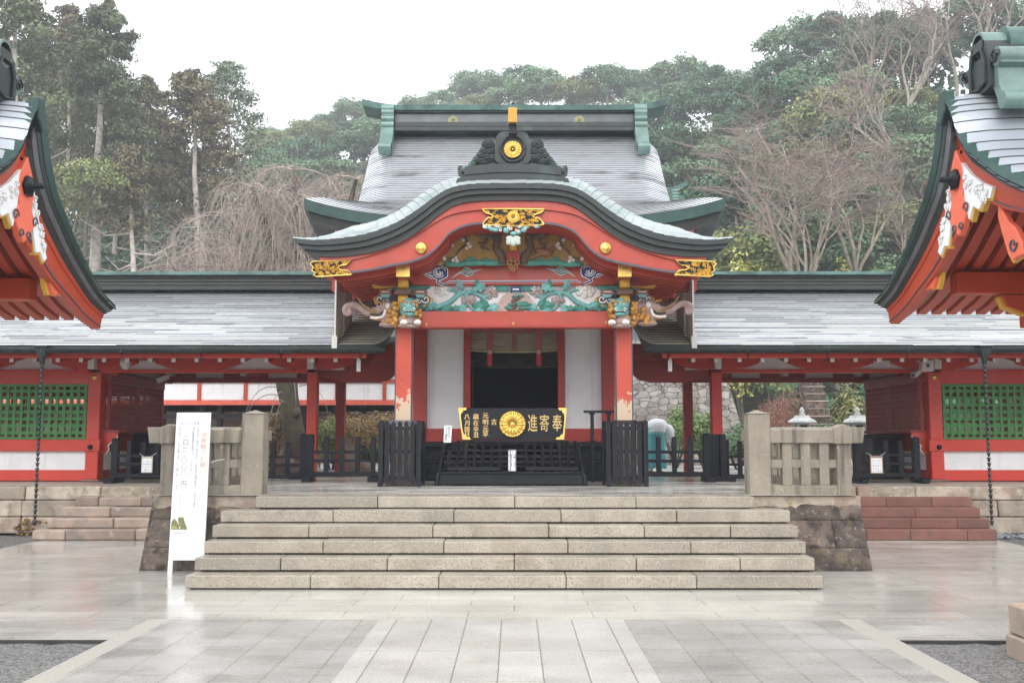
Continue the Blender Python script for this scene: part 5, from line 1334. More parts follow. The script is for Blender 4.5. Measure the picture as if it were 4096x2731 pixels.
    bx(b, XB - .24, 8.0, y0 - .06, y1 + .06, zl - .06, zl); bx(b, XB - .05, 8.0, y0 - .06, y1 + .06, zh - .14, zh); bx(b, XB - .03, 8.0, y1 + .02, y1 + .05, zl, zh)
    # little lean-to roof over it
    b.hexa([(X(XB - .2) if sx > 0 else X(8.0), y0 - .1, zh), (X(8.0) if sx > 0 else X(XB - .2), y0 - .1, zh), (X(8.0) if sx > 0 else X(XB - .2), y1 + .1, zh), (X(XB - .2) if sx > 0 else X(8.0), y1 + .1, zh)],
           [(X(XB - .2) if sx > 0 else X(8.0), y0 - .1, zh + (.02 if sx > 0 else .12)), (X(8.0) if sx > 0 else X(XB - .2), y0 - .1, zh + (.12 if sx > 0 else .02)), (X(8.0) if sx > 0 else X(XB - .2), y1 + .1, zh + (.12 if sx > 0 else .02)), (X(XB - .2) if sx > 0 else X(8.0), y1 + .1, zh + (.02 if sx > 0 else .12))])
    bay = b.build('lattice_bay', M['maroon'], t, bevel=.006)
    b = MB(); y = y0 + .1
    while y < y1: bx(b, XB - .012, XB + .012, y - .011, y + .011, zl, zh - .14); y += .092
    z = zl + .1
    while z < zh - .16: bx(b, XB - .018, XB + .006, y0, y1, z - .011, z + .011); z += .105
    b.build('fine_lattice', M['maroon'], bay)
    for y in (19.36, 20.6):
        b = MB(); pl = [(7.68, zl - .06), (8.0, zl - .06), (8.0, zl - .46), (7.92, zl - .46), (7.86, zl - .38), (7.88, zl - .3), (7.80, zl - .22), (7.72, zl - .17), (7.70, zl - .1)]
        q = [(X(d), z_) for d, z_ in pl]; q2 = [(X(d - .02), z_ - .006) for d, z_ in pl[3:]]
        if sx < 0: q.reverse()
        b.prism(q, y, y + .08, 0); b.tube([Vector((x_, y - .004, z_)) for x_, z_ in q2], .014, 5, 1); b.build('bay_bracket', [M['red'] if y < 20 else M['red_dark'], M['white_paint']], bay)
    b = MB(); bx(b, 7.98, 8.04, GY + .2, GB, GZ + .05, zf(1880, 19.3), 1); bx(b, 7.985, 8.03, GY + .2, GB, zf(1880, 19.3), zf(1806, 19.3), 0); bx(b, 7.97, 8.05, GY + .2, GB, zf(1806, 19.3), zl - .06, 1); b.box(X(7.99), X(8.04), GY + .2, GB, zh, 3.42, 0)
    b.build('side_wall', [M['plaster_grey'], M['red_dark']], t)
    # inner ceiling beams across the passage
    for d in (4.6, 5.9, 7.2):
        b = MB(); bx(b, d - .08, d + .08, GY, GB, 3.12, 3.28); b.build('cross_beam', M['red_dark'], t)
    # floor strip in the passage and a low black cupboard by the wall
    return t
gal_l = gallery(-1, 'red gallery with green lattice window left of the shrine hall')
gal_r = gallery(1, 'red gallery with green lattice window right of the shrine hall')

# rain chains with their hoppers
def rain_chain(x, label):
    y = GE - .09; z0 = zf(1381, GE) - .10
    t = thing('rain_chain', label, 'rain chain', (x, y, .2))
    b = MB(); b.hexa([(x - .06, y - .06, z0 - .1), (x + .06, y - .06, z0 - .1), (x + .06, y + .06, z0 - .1), (x - .06, y + .06, z0 - .1)], [(x - .1, y - .09, z0 + .06), (x + .1, y - .09, z0 + .06), (x + .1, y + .09, z0 + .06), (x - .1, y + .09, z0 + .06)])
    b.box(x - .12, x + .12, y - .11, y + .1, z0 + .06, z0 + .085); b.lathe([(.055, 0), (.04, -.12), (.02, -.15)], (x, y, z0 - .1), 10); b.build('hopper', M['dkmetal'], t)
    b = MB(); z = z0 - .26; k = 0
    while z > .2:
        b.lathe([(.008, -.045), (.018, -.04), (.036, .03), (.03, .03), (.012, -.03)], (x, y, z), 8); b.tube([(x - .004, y, z + .03), (x + .004, y, z + .07)], .006, 4); z -= .0875; k += 1
    b.build('cups', M['dkmetal'], t); return t
rain_chain(-8.05, 'dark rain chain of small cups hanging before the left gallery')
rain_chain(8.0, 'dark rain chain of small cups hanging before the right gallery')

# cameras and lamp under the gallery eaves
def camera_box(u, v, Y, label, kind):
    p = at(u, v, Y); t = MB()
    if kind == 'dome':
        t.lathe([(0, .1), (.10, .09), (.1, -.02), (.075, -.05), (.06, -.09), (0, -.11)], p, 14); t.tube([p + Vector((.05, .0, .08)), p + Vector((.14, .1, .14)), p + Vector((.16, .3, .14))], .018, 6)
    elif kind == 'bullet':
        d = Vector((-.5, -.5, -.3)).normalized() * .1; t.beam(p - d * 1.3, p + d * 1.3, .1, .1); t.tube([p - d, p + Vector((.12, .12, .08))], .02, 6)
        t.beam(p + d * 1.3, p + d * 1.36, .07, .07, 1)
    else:
        t.box(p.x - .11, p.x + .11, p.y - .1, p.y + .05, p.z - .1, p.z + .1); t.box(p.x - .1, p.x + .06, p.y - .02, p.y + .2, p.z + .1, p.z + .26); t.box(p.x - .03, p.x + .03, p.y - .104, p.y - .1, p.z - .03, p.z + .04, 1)
    return tag(t.build('security_camera' if kind != 'lamp' else 'flood_lamp', [M['cam_white'], M['ink']], loc=p, bevel=.006), label, 'camera' if kind != 'lamp' else 'lamp')
camera_box(502, 1455, 18.6, 'pale dome security camera under the left gallery eave', 'dome')
camera_box(648, 1515, 20.2, 'pale bullet security camera at the corner of the left lattice bay', 'bullet')
camera_box(3703, 1464, 18.6, 'white box lamp under the right gallery eave', 'lamp')
camera_box(3664, 1491, 19.0, 'small pale bullet security camera below the white box lamp on the right', 'bullet')
# ================================================================== GABLED PAVILIONS IN THE FOREGROUND
def pavilion(sx, XG, label):
    """gable end at x = XG facing the path, ridge running away outwards; ridge at depth Y0"""
    Y0 = 9.5; ZR = 4.99 if sx > 0 else 4.93; t = thing('pavilion', label, 'pavilion', (sx * (abs(XG) + 2.5), Y0, 0))
    X = lambda d: sx * (abs(XG) + d)          # d = metres outwards from the gable edge
    half = [(0, 0), (.10, -.14), (.19, -.30), (.29, -.55), (.46, -.80), (.71, -1.02), (.99, -1.25), (1.29, -1.45), (1.65, -1.65), (2.03, -1.76)]
    hc = smooth_curve([(0, y, z) for y, z in half], 46)
    far = [(Y0 + p.y, ZR + p.z) for p in hc]; near = [(Y0 - p.y, ZR + p.z * .84) for p in hc]
    full = list(reversed(near)) + far[1:]      # near eave .. ridge .. far eave
    def inset(c, d):
        out = []
        for i, (y, z) in enumerate(c):
            a, b_ = c[max(i - 1, 0)], c[min(i + 1, len(c) - 1)]; ty, tz = b_[0] - a[0], b_[1] - a[1]; L = math.hypot(ty, tz) or 1
            m_ = len(c) // 2; tp = lerp(.45, 1, sstep(0, .6, 1 - abs(i - m_) / m_)); dd = d * tp * (1 if i >= m_ else .66)
            out.append((y + tz / L * dd, z - ty / L * dd))
        # no crossing at the ridge
        m = len(c) // 2
        for i, (y, z) in enumerate(out):
            if i < m and y > Y0: out[i] = (Y0 - .001 * (m - i), min(z, out[m][1]))
            if i > m and y < Y0: out[i] = (Y0 + .001 * (i - m), min(z, out[m][1]))
        return out
    DE = 6.0
    # roof sheets
    b = MB(); n = len(far)
    for c, flip in ((far, 0), (near, 1)):
        step = 3
        for i0 in range(0, n - 1, step):
            i1 = min(i0 + step, n - 1); rows = []
            # verge turned up a little at the gable edge
            for d in (0, .12, .3, .6, 1.0, DE):
                e = max(0, 1 - d / .6) ** 2
                rows.append([Vector((X(d), c[j][0], c[j][1] - .05 * e + .012 * (j - i0) / max(1, i1 - i0))) for j in range(i0, i1 + 1)])
            if flip != (sx < 0): rows.reverse()
            b.loft(rows, 0, True, tint=R.random())
            b.loft([[r[-1] for r in rows], [r[-1] - Vector((0, 0, .014)) for r in rows]], 1, False)
    rf = b.build('roof', [M['roof_pav'], M['dkmetal2']], t)
    # layered verge edge: green copper, dark layers stepping in
    def verge(name, m, d0, d1, i_hi, i_lo, par, depth=.4):
        b = MB(); hi, lo = inset(full, i_hi), inset(full, i_lo)
        hi3 = [Vector((X(d0), y, z)) for y, z in hi]; lo3 = [Vector((X(d1), y, z)) for y, z in lo]; bk = [Vector((X(d1 + depth), y, z)) for y, z in lo]
        b.loft([hi3, lo3], 0, False, tint=.5); b.loft([lo3, bk], 0, True, tint=.5)
        top3 = [Vector((X(d1 + depth), y, z)) for y, z in hi]; b.loft([top3, hi3], 0, True, tint=.5)
        for e in (0, -1): b.add([hi3[e], lo3[e], bk[e], top3[e]], [(0, 1, 2, 3)], 0)
        return b.build(name, m, par, angle=35)
    verge('verge_edge', M['dkgreen'], 0, .025, .03, .105, rf)
    verge('verge_edge', M['dkmetal'], .03, .045, .10, .16, rf)
    verge('verge_underlay', mat('slate_copper', (.10, .11, .12), .45, .2, var=.2), .05, .075, .155, .215, rf)
    verge('verge_underlay', M['dkmetal2'], .085, .13, .21, .27, rf)
    b = MB(); b.prism([(Y0 - .06, ZR + .01), (Y0 + .05, ZR + .01), (Y0 + .13, ZR - .26), (Y0 + .04, ZR - .32), (Y0 - .05, ZR - .2)], X(-.012), X(.1), axis='x'); b.build('verge_cap', M['dkgreen'], rf, bevel=.012)
    # barge board in two layers, with dark line
    bb = verge('barge_board', M['red_pav'], .14, .15, .26, .68, t, .1)
    verge('barge_board_lip', M['red_pav'], .13, .13, .255, .35, bb, .02); verge('barge_line', M['grey_line'], .137, .137, .60, .622, bb, .01)
    # board behind closing the verge
    lo = inset(full, .62)
    # gable pendant: orange board, white foam carving, black bolt
    b = MB(); d = .10; zc = ZR - .93
    pl = [(0, .36), (.13, .16), (.16, .0), (.12, -.14), (.17, -.2), (.20, -.30), (.14, -.36), (.08, -.44), (0, -.5), (-.08, -.44), (-.14, -.36), (-.2, -.3), (-.17, -.2), (-.12, -.14), (-.16, 0), (-.13, .16)]
    b.prism([(Y0 + y, zc + z) for y, z in pl], X(d), X(d + .07), axis='x')
    pend = b.build('gable_pendant', M['orange'], t, bevel=.01)
    b = MB()
    for s in (-1, 1):
        for cy, cz, r in ((.19, -.26, .06), (.07, -.42, .05)):
            b.tube([Vector((X(d - .004), Y0 + s * cy + r * (1 - k / 20) * math.cos(k * .45) , zc + cz + r * (1 - k / 20) * math.sin(k * .45))) for k in range(16)], .008, 5)
    b.build('scroll_line', M['ink'], pend)
    for s in (-1, 1):
        b = MB(); wl_ = [(.14, .14), (.26, -.14), (.38, -.36), (.50, -.56), (.44, -.60), (.36, -.52), (.27, -.54), (.2, -.38), (.16, -.2)] if s > 0 else [(.11, .2), (.30, .03), (.50, -.1), (.70, -.19), (.64, -.28), (.52, -.25), (.42, -.33), (.30, -.27), (.21, -.38), (.15, -.2)]
        q = [(Y0 + s * y, zc + z) for y, z in wl_]
        b.prism(q, X(d + .01), X(d + .06), axis='x')
        rr = random.Random(5)
        for k in range(16):
            a = rr.random(); cy, cz = (lerp(.19, .43, a), lerp(-.04, -.46, a) + rr.uniform(-.06, .03)) if s > 0 else (lerp(.18, .6, a), lerp(.05, -.19, a) + rr.uniform(-.12, .0))
            b.tube([Vector((X(d - .0), Y0 + s * (cy + .035 * (1 - j / 14) * math.cos(j * .6 + k)), zc + cz + .035 * (1 - j / 14) * math.sin(j * .6 + k))) for j in range(12)], .008, 5)
        b.build('foam_carving', M['white_paint'], pend)
        b = MB(); b.prism([(y + s * .008, z - .028) for y, z in q], X(d + .03), X(d + .08), axis='x'); b.build('yellow_backing', M['yellow'], pend)
    b = MB(); b.lathe([(0, 0), (.10, 0), (.11, .03), (.06, .05), (.03, .06), (.03, .16), (0, .16)], (X(d), Y0, zc + .06), 6, 0, 'y')
    # turn the bolt to face the path
    for i, p in enumerate(b.v): b.v[i] = (X(d) - sx * (Y0 - p[1]) * -1 if False else X(d) - sx * (Y0 - p[1]), Y0 + (p[0] - X(d)), p[2])
    b.build('bolt_cover', M['black'], pend)
    # lower pendants on the barge
    for s in (-1, 1):
        b = MB(); q0 = [(.62, -1.42), (.78, -1.64), (.9, -1.72), (1.0, -1.86), (1.02, -1.98), (.9, -1.98), (.82, -2.0), (.74, -1.9), (.66, -1.72), (.60, -1.55)]
        q = [(Y0 + s * (y + .02), ZR + z + .18) for y, z in q0]; b.prism(q, X(d + .08), X(d + .14), axis='x'); lp = b.build('lower_pendant', M['orange'], t, bevel=.008)
        b = MB(); b.prism([(Y0 + s * (y - .04), ZR + z + .17) for y, z in q0], X(d + .12), X(d + .16), axis='x'); b.build('yellow_backing', M['yellow'], lp)
        b = MB(); b.tube([Vector((X(d + .075), Y0 + s * (.88 + .07 * (1 - k / 18) * math.cos(-k * .5)), ZR - 1.68 + .07 * (1 - k / 18) * math.sin(-k * .5))) for k in range(15)], .011, 5); b.build('scroll_line', M['ink'], lp)
    # rafters running down the slope under the overhang, pale boards between
    b = MB(); lo2 = inset(full, .30); b.loft([[Vector((X(.24), y, z)) for y, z in lo2], [Vector((X(DE), y, z)) for y, z in lo2]], 0, True); b.build('roof_boards', mat('pale_roof_boards', (.42, .38, .36), .8), t)
    k = 0; x = .30
    while x < DE - .2:
        b = MB(); a1 = inset(full, .31); a2 = inset(full, .42)
        sel = list(range(0, len(full)))
        for rng in (sel[:n - 2], sel[n + 1:]):
            u_ = [a1[i] for i in rng]; l_ = [a2[i] for i in rng]
            x0, x1 = X(x), X(x + .105)
            b.loft([[Vector((x0, y, z)) for y, z in u_], [Vector((x0, y, z)) for y, z in l_], [Vector((x1, y, z)) for y, z in l_], [Vector((x1, y, z)) for y, z in u_]], 0, False)
            e = rng[0] if rng[0] == 0 else rng[-1]; b.add([(x0, *a1[e]), (x0, *a2[e]), (x1, *a2[e]), (x1, *a1[e])], [(0, 1, 2, 3)], 0)
        b.build('rafter', M['red_pav'], t); x += .172; k += 1
    # ridge purlin, side purlins, wall beams, posts
    b = MB()
    for yy, zz, w in ((Y0, ZR - .62, .2), (Y0 + 1.0, ZR - 1.72, .2), (Y0 - 1.0, ZR - 1.72, .2)):
        x0, x1 = sorted((X(.48), X(DE))); b.box(x0, x1, yy - w / 2, yy + w / 2, zz - .13, zz + .1)
    b.build('purlin', M['red_dark'] if 0 else M['red_pav'], t, bevel=.01)
    b = MB(); x0, x1 = sorted((X(1.55), X(1.75)))
    b.box(x0, x1, Y0 - 1.25, Y0 + 1.25, ZR - 2.2, ZR - 1.95); b.box(x0 + .03, x1 - .03, Y0 - 1.0, Y0 + 1.0, ZR - 1.9, ZR - 1.4); b.box(x0 + .04, x1 - .04, Y0 - .2, Y0 + .2, ZR - 1.4, ZR - .7)
    b.build('gable_wall', M['red_pav'], t, bevel=.01)
    for yy in (Y0 - 1.0, Y0 + 1.0):
        for dd in (1.65, 4.4):
            b = MB(); x = X(dd); b.box(x - .11, x + .11, yy - .11, yy + .11, .12, ZR - 1.85); b.box(x - .2, x + .2, yy - .2, yy + .2, -.02, .12, 1); b.build('post', [M['red_pav'], M['rail_stone']], t, bevel=.012)
        b = MB(); x0, x1 = sorted((X(1.2), X(4.8))); b.box(x0, x1, yy - .09, yy + .09, ZR - 2.2, ZR - 1.98); b.build('wall_beam', M['red_pav'], t, bevel=.01)
        # bracket under the purlin
        b = MB(); x0, x1 = sorted((X(1.15), X(1.6))); 
        pl = [(X(.95), ZR - 1.86), (X(1.7), ZR - 1.86), (X(1.7), ZR - 2.12), (X(1.4), ZR - 2.12), (X(1.2), ZR - 2.06), (X(1.0), ZR - 1.98)]
        if sx < 0: pl.reverse()
        b.prism(pl, yy - .07, yy + .07, 0); q = [(a - sx * .03, z - .02) for a, z in pl]; b.prism(q, yy - .04, yy + .04, 1); b.build('bracket', [M['red_pav'], M['yellow']], t, bevel=.006)
    # ridge with its scrolled end ornament
    b = MB(); b.prism([(Y0 - .2, ZR + .02), (Y0 + .2, ZR + .02), (Y0 + .17, ZR + .42), (Y0 - .17, ZR + .42)], X(.62), X(DE), axis='x')
    b.lathe([(0, 0), (.2, 0), (.2, 5.4), (0, 5.4)], (X(.6), Y0, ZR + .46), 14, 0, 'x') if sx > 0 else b.lathe([(0, 0), (.2, 0), (.2, -5.4), (0, -5.4)], (X(.6), Y0, ZR + .46), 14, 0, 'x')
    rd = b.build('ridge', M['patina'], rf, angle=35)
    b = MB(); core = [(-.26, .0), (-.27, .3), (-.22, .5), (-.12, .60), (.12, .60), (.22, .5), (.27, .3), (.26, .0), (.17, -.02), (-.17, -.02)]
    b.prism([(Y0 + y, ZR - .03 + z) for y, z in core], X(.30), X(.66), axis='x', m=0)
    for s in (-1, 1):
        wing = [(.24, .36), (.36, .38), (.44, .30), (.43, .18), (.36, .14), (.36, .06), (.37, -.06), (.43, -.17), (.48, -.25), (.42, -.31), (.32, -.22), (.25, -.08), (.2, .0)]
        b.prism([(Y0 + s * y, ZR + z) for y, z in wing], X(.34), X(.78), axis='x', m=1)
        b.lathe([(0, 0), (.11, 0), (.11, .46 * sx), (0, .46 * sx)], (X(.33), Y0 + s * .35, ZR + .27), 14, 1, 'x'); b.lathe([(0, 0), (.1, 0), (.1, .46 * sx), (0, .46 * sx)], (X(.33), Y0 + s * .43, ZR - .25), 12, 1, 'x')
        b.tube([Vector((X(.31), Y0 + s * (.35 + .085 * (1 - k / 22) * math.cos(k * .5)), ZR + .27 + .085 * (1 - k / 22) * math.sin(k * .5))) for k in range(18)], .014, 5, 0)
    b.tube([Vector((X(.29), Y0 + y, ZR + z)) for y, z in ((-.16, .04), (-.17, .3), (-.1, .44), (.1, .44), (.17, .3), (.16, .04), (0, -.0), (-.16, .04))], .02, 6, 0)
    b.lathe([(.13, .0), (.16, .0), (.16, .4 * sx), (0, .4 * sx)], (X(.3), Y0, ZR + .52), 16, 1, 'x')
    b.v = [(p[0] + sx * .07, Y0 + (p[1] - Y0) * .85, ZR + .02 + (p[2] - ZR) * .86) for p in b.v]
    b.build('ridge_end_ornament', [M['dkmetal'], mat('scroll_patina', (.135, .205, .185), .42, .2, var=.25, scale=3, stain=((.09, .16, .14), 3, .55, .8))], rd, angle=35)
    return t
pav_r = pavilion(1, 4.2, 'right hand vermilion gabled pavilion with pale ridge scroll and copper roof, cut by the frame')
pav_l = pavilion(-1, -4.65, 'left hand vermilion gabled pavilion with copper roof, cut by the frame')
# ================================================================== FENCES, BOX, SIGNS ON THE TERRACE
EX, EZ_ = Vector((1, 0, 0)), Vector((0, 0, 1))
def picket_fence(label, Y, z, posts, rails, low, u0, u1, thick=(), feet=(), wp=.075, tilt=0):
    """low black wooden barrier. posts: (u, v of the top); rails: v pairs; low: v pair of the ground rail; thick: (u, v top)"""
    t = thing('wooden_barrier', label, 'barrier', (xf((u0 + u1) / 2, Y), Y, z)); x0, x1 = xf(u0, Y), xf(u1, Y)
    zl0, zl1 = zf(low[1], Y), zf(low[0], Y)
    for u, v in posts:
        b = MB(); x = xf(u, Y); zt = zf(v, Y); w = wp / 2
        b.box(x - w, x + w, Y - w, Y + w, zl1, zt); b.add([(x - w, Y - w, zt), (x + w, Y - w, zt), (x + w, Y + w, zt), (x - w, Y + w, zt), (x, Y, zt + .02)], [(0, 1, 4), (1, 2, 4), (2, 3, 4), (3, 0, 4)]); b.build('post', M['black'], t)
    for u, v in thick:
        b = MB(); x = xf(u, Y); zt = zf(v, Y); w = .06
        b.box(x - w, x + w, Y - w, Y + w, z + .05, zt); b.add([(x - w, Y - w, zt), (x + w, Y - w, zt), (x + w, Y + w, zt), (x - w, Y + w, zt), (x, Y, zt + .02)], [(0, 1, 4), (1, 2, 4), (2, 3, 4), (3, 0, 4)]); b.build('post', M['black'], t, bevel=.008)
    for va, vb in rails:
        b = MB(); b.box(x0, x1, Y - .02, Y + .02, zf(vb, Y), zf(va, Y)); b.build('rail', M['black'], t, bevel=.004)
    b = MB(); b.box(x0, x1, Y - .05, Y + .05, zl0, zl1); b.build('ground_rail', M['black'], t, bevel=.008)
    for ua, ub in feet:
        b = MB(); b.box(xf(ua, Y), xf(ub, Y), Y - .28, Y + .28, z, z + .085); b.build('foot', M['black'], t, bevel=.012)
    return t
picket_fence('black wooden barrier with a framed notice before the left gallery', 18.6, GZ, [(530, 1765), (587, 1765), (640, 1765), (695, 1765)], [(1816, 1828), (1848, 1861)], (1893, 1910), 465, 740, thick=[(474, 1755)], feet=[(452, 492)])
fr = picket_fence('black wooden barrier with a framed notice before the right gallery', 18.6, GZ, [(3470, 1758), (3533, 1762), (3590, 1762)], [(1812, 1825), (1848, 1860)], (1890, 1907), 3404, 3660, thick=[(3415, 1770), (3650, 1750)], feet=[(3404, 3440), (3648, 3680)])
picket_fence('short black wooden barrier between the left stone post and the heavier barrier', 18.2, TZ, [(1100, 1770), (1158, 1770)], [(1822, 1832), (1854, 1864)], (1899, 1914), 1062, 1215, thick=[(1222, 1738)], feet=[(1175, 1240)])
picket_fence('long black wooden barrier next to the left slatted pen', 16.9, TZ, [(1311, 1748), (1372, 1748), (1435, 1748), (1497, 1748)], [(1801, 1813), (1836, 1848)], (1886, 1905), 1240, 1525, thick=[(1247, 1738)], feet=[(1226, 1258), (1484, 1525)])
picket_fence('long black wooden barrier in front of the bowing person', 16.9, TZ, [(2629, 1748), (2692, 1750), (2755, 1748)], [(1801, 1813), (1837, 1849)], (1886, 1905), 2585, 2822, thick=[(2820, 1736)], feet=[(2807, 2842)])
picket_fence('short black wooden barrier against the right stone post', 18.2, TZ, [(2900, 1760), (2952, 1768)], [(1820, 1830), (1852, 1862)], (1897, 1914), 2885, 3010, feet=[(2890, 2910)])
b = MB(); Y = 17.0
for i, u in enumerate((2842, 2852, 2862, 2874)): b.box(xf(u, Y) - .05, xf(u, Y) + .05, Y + .16 * (i % 2), Y + .16 * (i % 2) + .1, TZ + .07, zf(1736 + 3 * (i % 3), Y))
b.box(xf(2842, Y), xf(2930, Y), Y - .12, Y + .12, TZ, TZ + .09); b.box(xf(2882, Y) - .05, xf(2882, Y) + .05, Y - .1, Y, TZ + .09, zf(1735, Y))
tag(b.build('stacked_posts', M['black'], loc=(xf(2860, Y), Y, TZ), bevel=.008), 'cluster of thick black wooden posts stacked at the red gallery post on the right', 'posts')

def pen(u0, u1, label):
    """slatted black pen round the foot of a porch pillar"""
    Y = 15.12; t = thing('slatted_pen', label, 'pen', (xf((u0 + u1) / 2, Y), Y + .3, TZ)); x0, x1 = xf(u0, Y), xf(u1, Y); D = .66; zt = zf(1692, Y); zb = zf(1932, Y)
    for x in (x0, x1):
        for y in (Y, Y + D):
            b = MB(); b.box(x - .035, x + .035, y - .035, y + .035, TZ, zt + .02); b.add([(x - .035, y - .035, zt + .02), (x + .035, y - .035, zt + .02), (x + .035, y + .035, zt + .02), (x - .035, y + .035, zt + .02), (x, y, zt + .055)], [(0, 1, 4), (1, 2, 4), (2, 3, 4), (3, 0, 4)]); b.build('corner_post', M['black'], t)
    n = 5
    for side in range(4):
        b = MB()
        for i in range(n):
            q = (i + 1) / (n + 1); w = .034
            if side in (0, 2):
                y = Y if side == 0 else Y + D; x = lerp(x0, x1, q); b.prism([(x - w, zb + .01), (x, zb - .012), (x + w, zb + .01), (x + w, zt + .0), (x, zt + .035), (x - w, zt)], y - .022, y + .012)
            else:
                x = x0 if side == 1 else x1; y = lerp(Y, Y + D, q); b.prism([(y - w, zb), (y + w, zb), (y + w, zt), (y, zt + .035), (y - w, zt)], x - .016, x + .016, axis='x')
        b.build('slats', M['black'], t)
    b = MB()
    for zz in (zb + .05, lerp(zb, zt, .5), zt - .10):
        for y in (Y, Y + D): b.box(x0, x1, y + .012 if y == Y else y - .045, y + .045 if y == Y else y - .012, zz, zz + .05)
        for x in (x0, x1): b.box(x - .02, x + .02, Y, Y + D, zz, zz + .05)
    b.build('rails', M['black'], t)
    b = MB(); xa, xb = (x0 + x1) / 2 - .15, (x0 + x1) / 2 + .15; ya, yb = HY - .02, HY + .29
    lo = [(x0 + .02, Y + .02, zt - .02), (x1 - .02, Y + .02, zt - .02), (x1 - .02, Y + D - .02, zt - .02), (x0 + .02, Y + D - .02, zt - .02)]; hi = [(xa, ya - .14, zt + .05), (xb, ya - .14, zt + .05), (xb, yb - .02, zt + .05), (xa, yb - .02, zt + .05)]
    b.add(lo + hi, [(0, 1, 5, 4), (1, 2, 6, 5), (2, 3, 7, 6), (3, 0, 4, 7)]); b.build('sloped_lid', mat('grey_lid', (.09, .10, .12), .5) if u0 < 2000 else M['black'], t); return t
pen(1527, 1678, 'black slatted pen around the foot of the left porch pillar')
pen(2430, 2579, 'black slatted pen around the foot of the right porch pillar')
for s, (u, v) in enumerate(((1595, 1915), (2480, 1915))):
    b = MB(); q = at(u, v, 15.5); b.ball((q.x + .06, 15.42, TZ + .16), (.16, .14, .2), 12)
    tag(b.build('base_stone', M['old_step'], loc=(q.x, 15.4, TZ)), ('rounded pinkish stone inside the left slatted pen', 'rounded pinkish stone inside the right slatted pen')[s], 'stone')

# ---- black stair with lattice guard before the hall
t = thing('wooden_stair', 'black wooden stair with lattice guard and kick board before the hall', 'stair', (-.0, 16, TZ)); Y = 15.42
xl, xr = xf(1741, Y), xf(2348, Y)
b = MB(); b.box(xl + .06, xr - .06, Y, Y + .05, TZ + .015, zf(1893, Y)); b.build('kick_board', M['black'], t, bevel=.008)
b = MB(); b.box(xl + .05, xr - .05, Y - .05, Y + .5, zf(1893, Y), zf(1885, Y)); b.build('ledge', M['black'], t, bevel=.006)
for s, x in ((-1, xl), (1, xr)):
    b = MB(); xt = x - s * .09; pl = [(Y - .06, TZ), (Y + .1, TZ), (Y + 1.2, zf(1770, 16.2) - .1), (Y + 1.2, zf(1765, 16.2)), (Y + .42, zf(1770, 16.2)), (Y - .06, zf(1895, Y))]
    n = len(pl); b.add([(x + s * .0 - (s * .10 * (z - TZ) / .7), y, z) for y, z in pl] + [(x - s * .06 - (s * .10 * (z - TZ) / .7), y, z) for y, z in pl], [list(range(n)), list(range(2 * n - 1, n - 1, -1))] + [(i, n + i, n + (i + 1) % n, (i + 1) % n) for i in range(n)])
    b.build('stringer', M['black'], t, bevel=.01)
for k in range(4):
    y = 15.62 + .36 * k; z = TZ + .16 + .145 * k
    b = MB(); b.box(xl + .12, xr - .12, y, y + .42, z - .05, z); b.build('tread', M['black'], t, bevel=.008)
    b = MB(); b.box(xl + .14, xr - .14, y + .39, y + .42, z - .15, z - .05); b.build('riser', M['black_flat'], t)
def slope(v):   # the guard leans back against the stair
    q = (1880 - v) / 112; return Y + .02 + .75 * q
for s in (-1, 1):
    ua, ub = (1793, 1998) if s < 0 else (2106, 2310)
    for i in range(7):
        u = lerp(ua, ub, i / 6); b = MB()
        p0, p1 = at(u, 1884, slope(1882) - .03), at(2046 + (u - 2046) * .965, 1767, slope(1767) - .03)
        b.beam(p0, p1, .048, .05); b.build('guard_bar', M['black'], t)
    b = MB(); b.beam(at(ua - 4, 1874, slope(1874) - .06), at(ub + 4, 1874, slope(1874) - .06), .05, .055); b.build('guard_rail', M['black'], t, bevel=.005)
for v in (1770, 1801, 1824, 1846):
    b = MB(); p = at(1760 + (1880 - v) * .14, v, slope(v)); q = at(2330 - (1880 - v) * .14, v, slope(v)); b.beam(p, q, .03, .035); b.build('guard_rail', M['black'], t)
# little grey designation plate
b = MB(); p0, p1 = at(2032, 1884, Y - .07), at(2065, 1884, Y - .07); zt = zf(1797, Y - .02)
b.hexa([(p0.x, Y - .10, p0.z), (p1.x, Y - .10, p0.z), (p1.x, Y - .085, p0.z), (p0.x, Y - .085, p0.z)], [(p0.x, Y - .02, zt), (p1.x, Y - .02, zt), (p1.x, Y - .005, zt), (p0.x, Y - .005, zt)])
pl = b.build('plate', mat('grey_plate', (.12, .13, .145), .5), None, loc=(p0.x, Y - .1, p0.z)); pl.name = 'notice_plate'
tag(pl, 'narrow grey plate with white vertical writing on the stair guard', 'plate')
b = MB(); uz = Vector((0, .08, zt - p0.z)).normalized()
put_column(b, '国宝と重要文化財', Vector((lerp(p0.x, p1.x, .64), Y - .034, zt - .02)), .05, .0385, EX, uz, 0, 1.35, .003)
put_column(b, '重要文化財勅使殿登廊下', Vector((lerp(p0.x, p1.x, .16), Y - .034, zt - .02)), .026, .0285, EX, uz, 0, 1.2, .001)
b.build('lettering', M['white_paint'], pl)

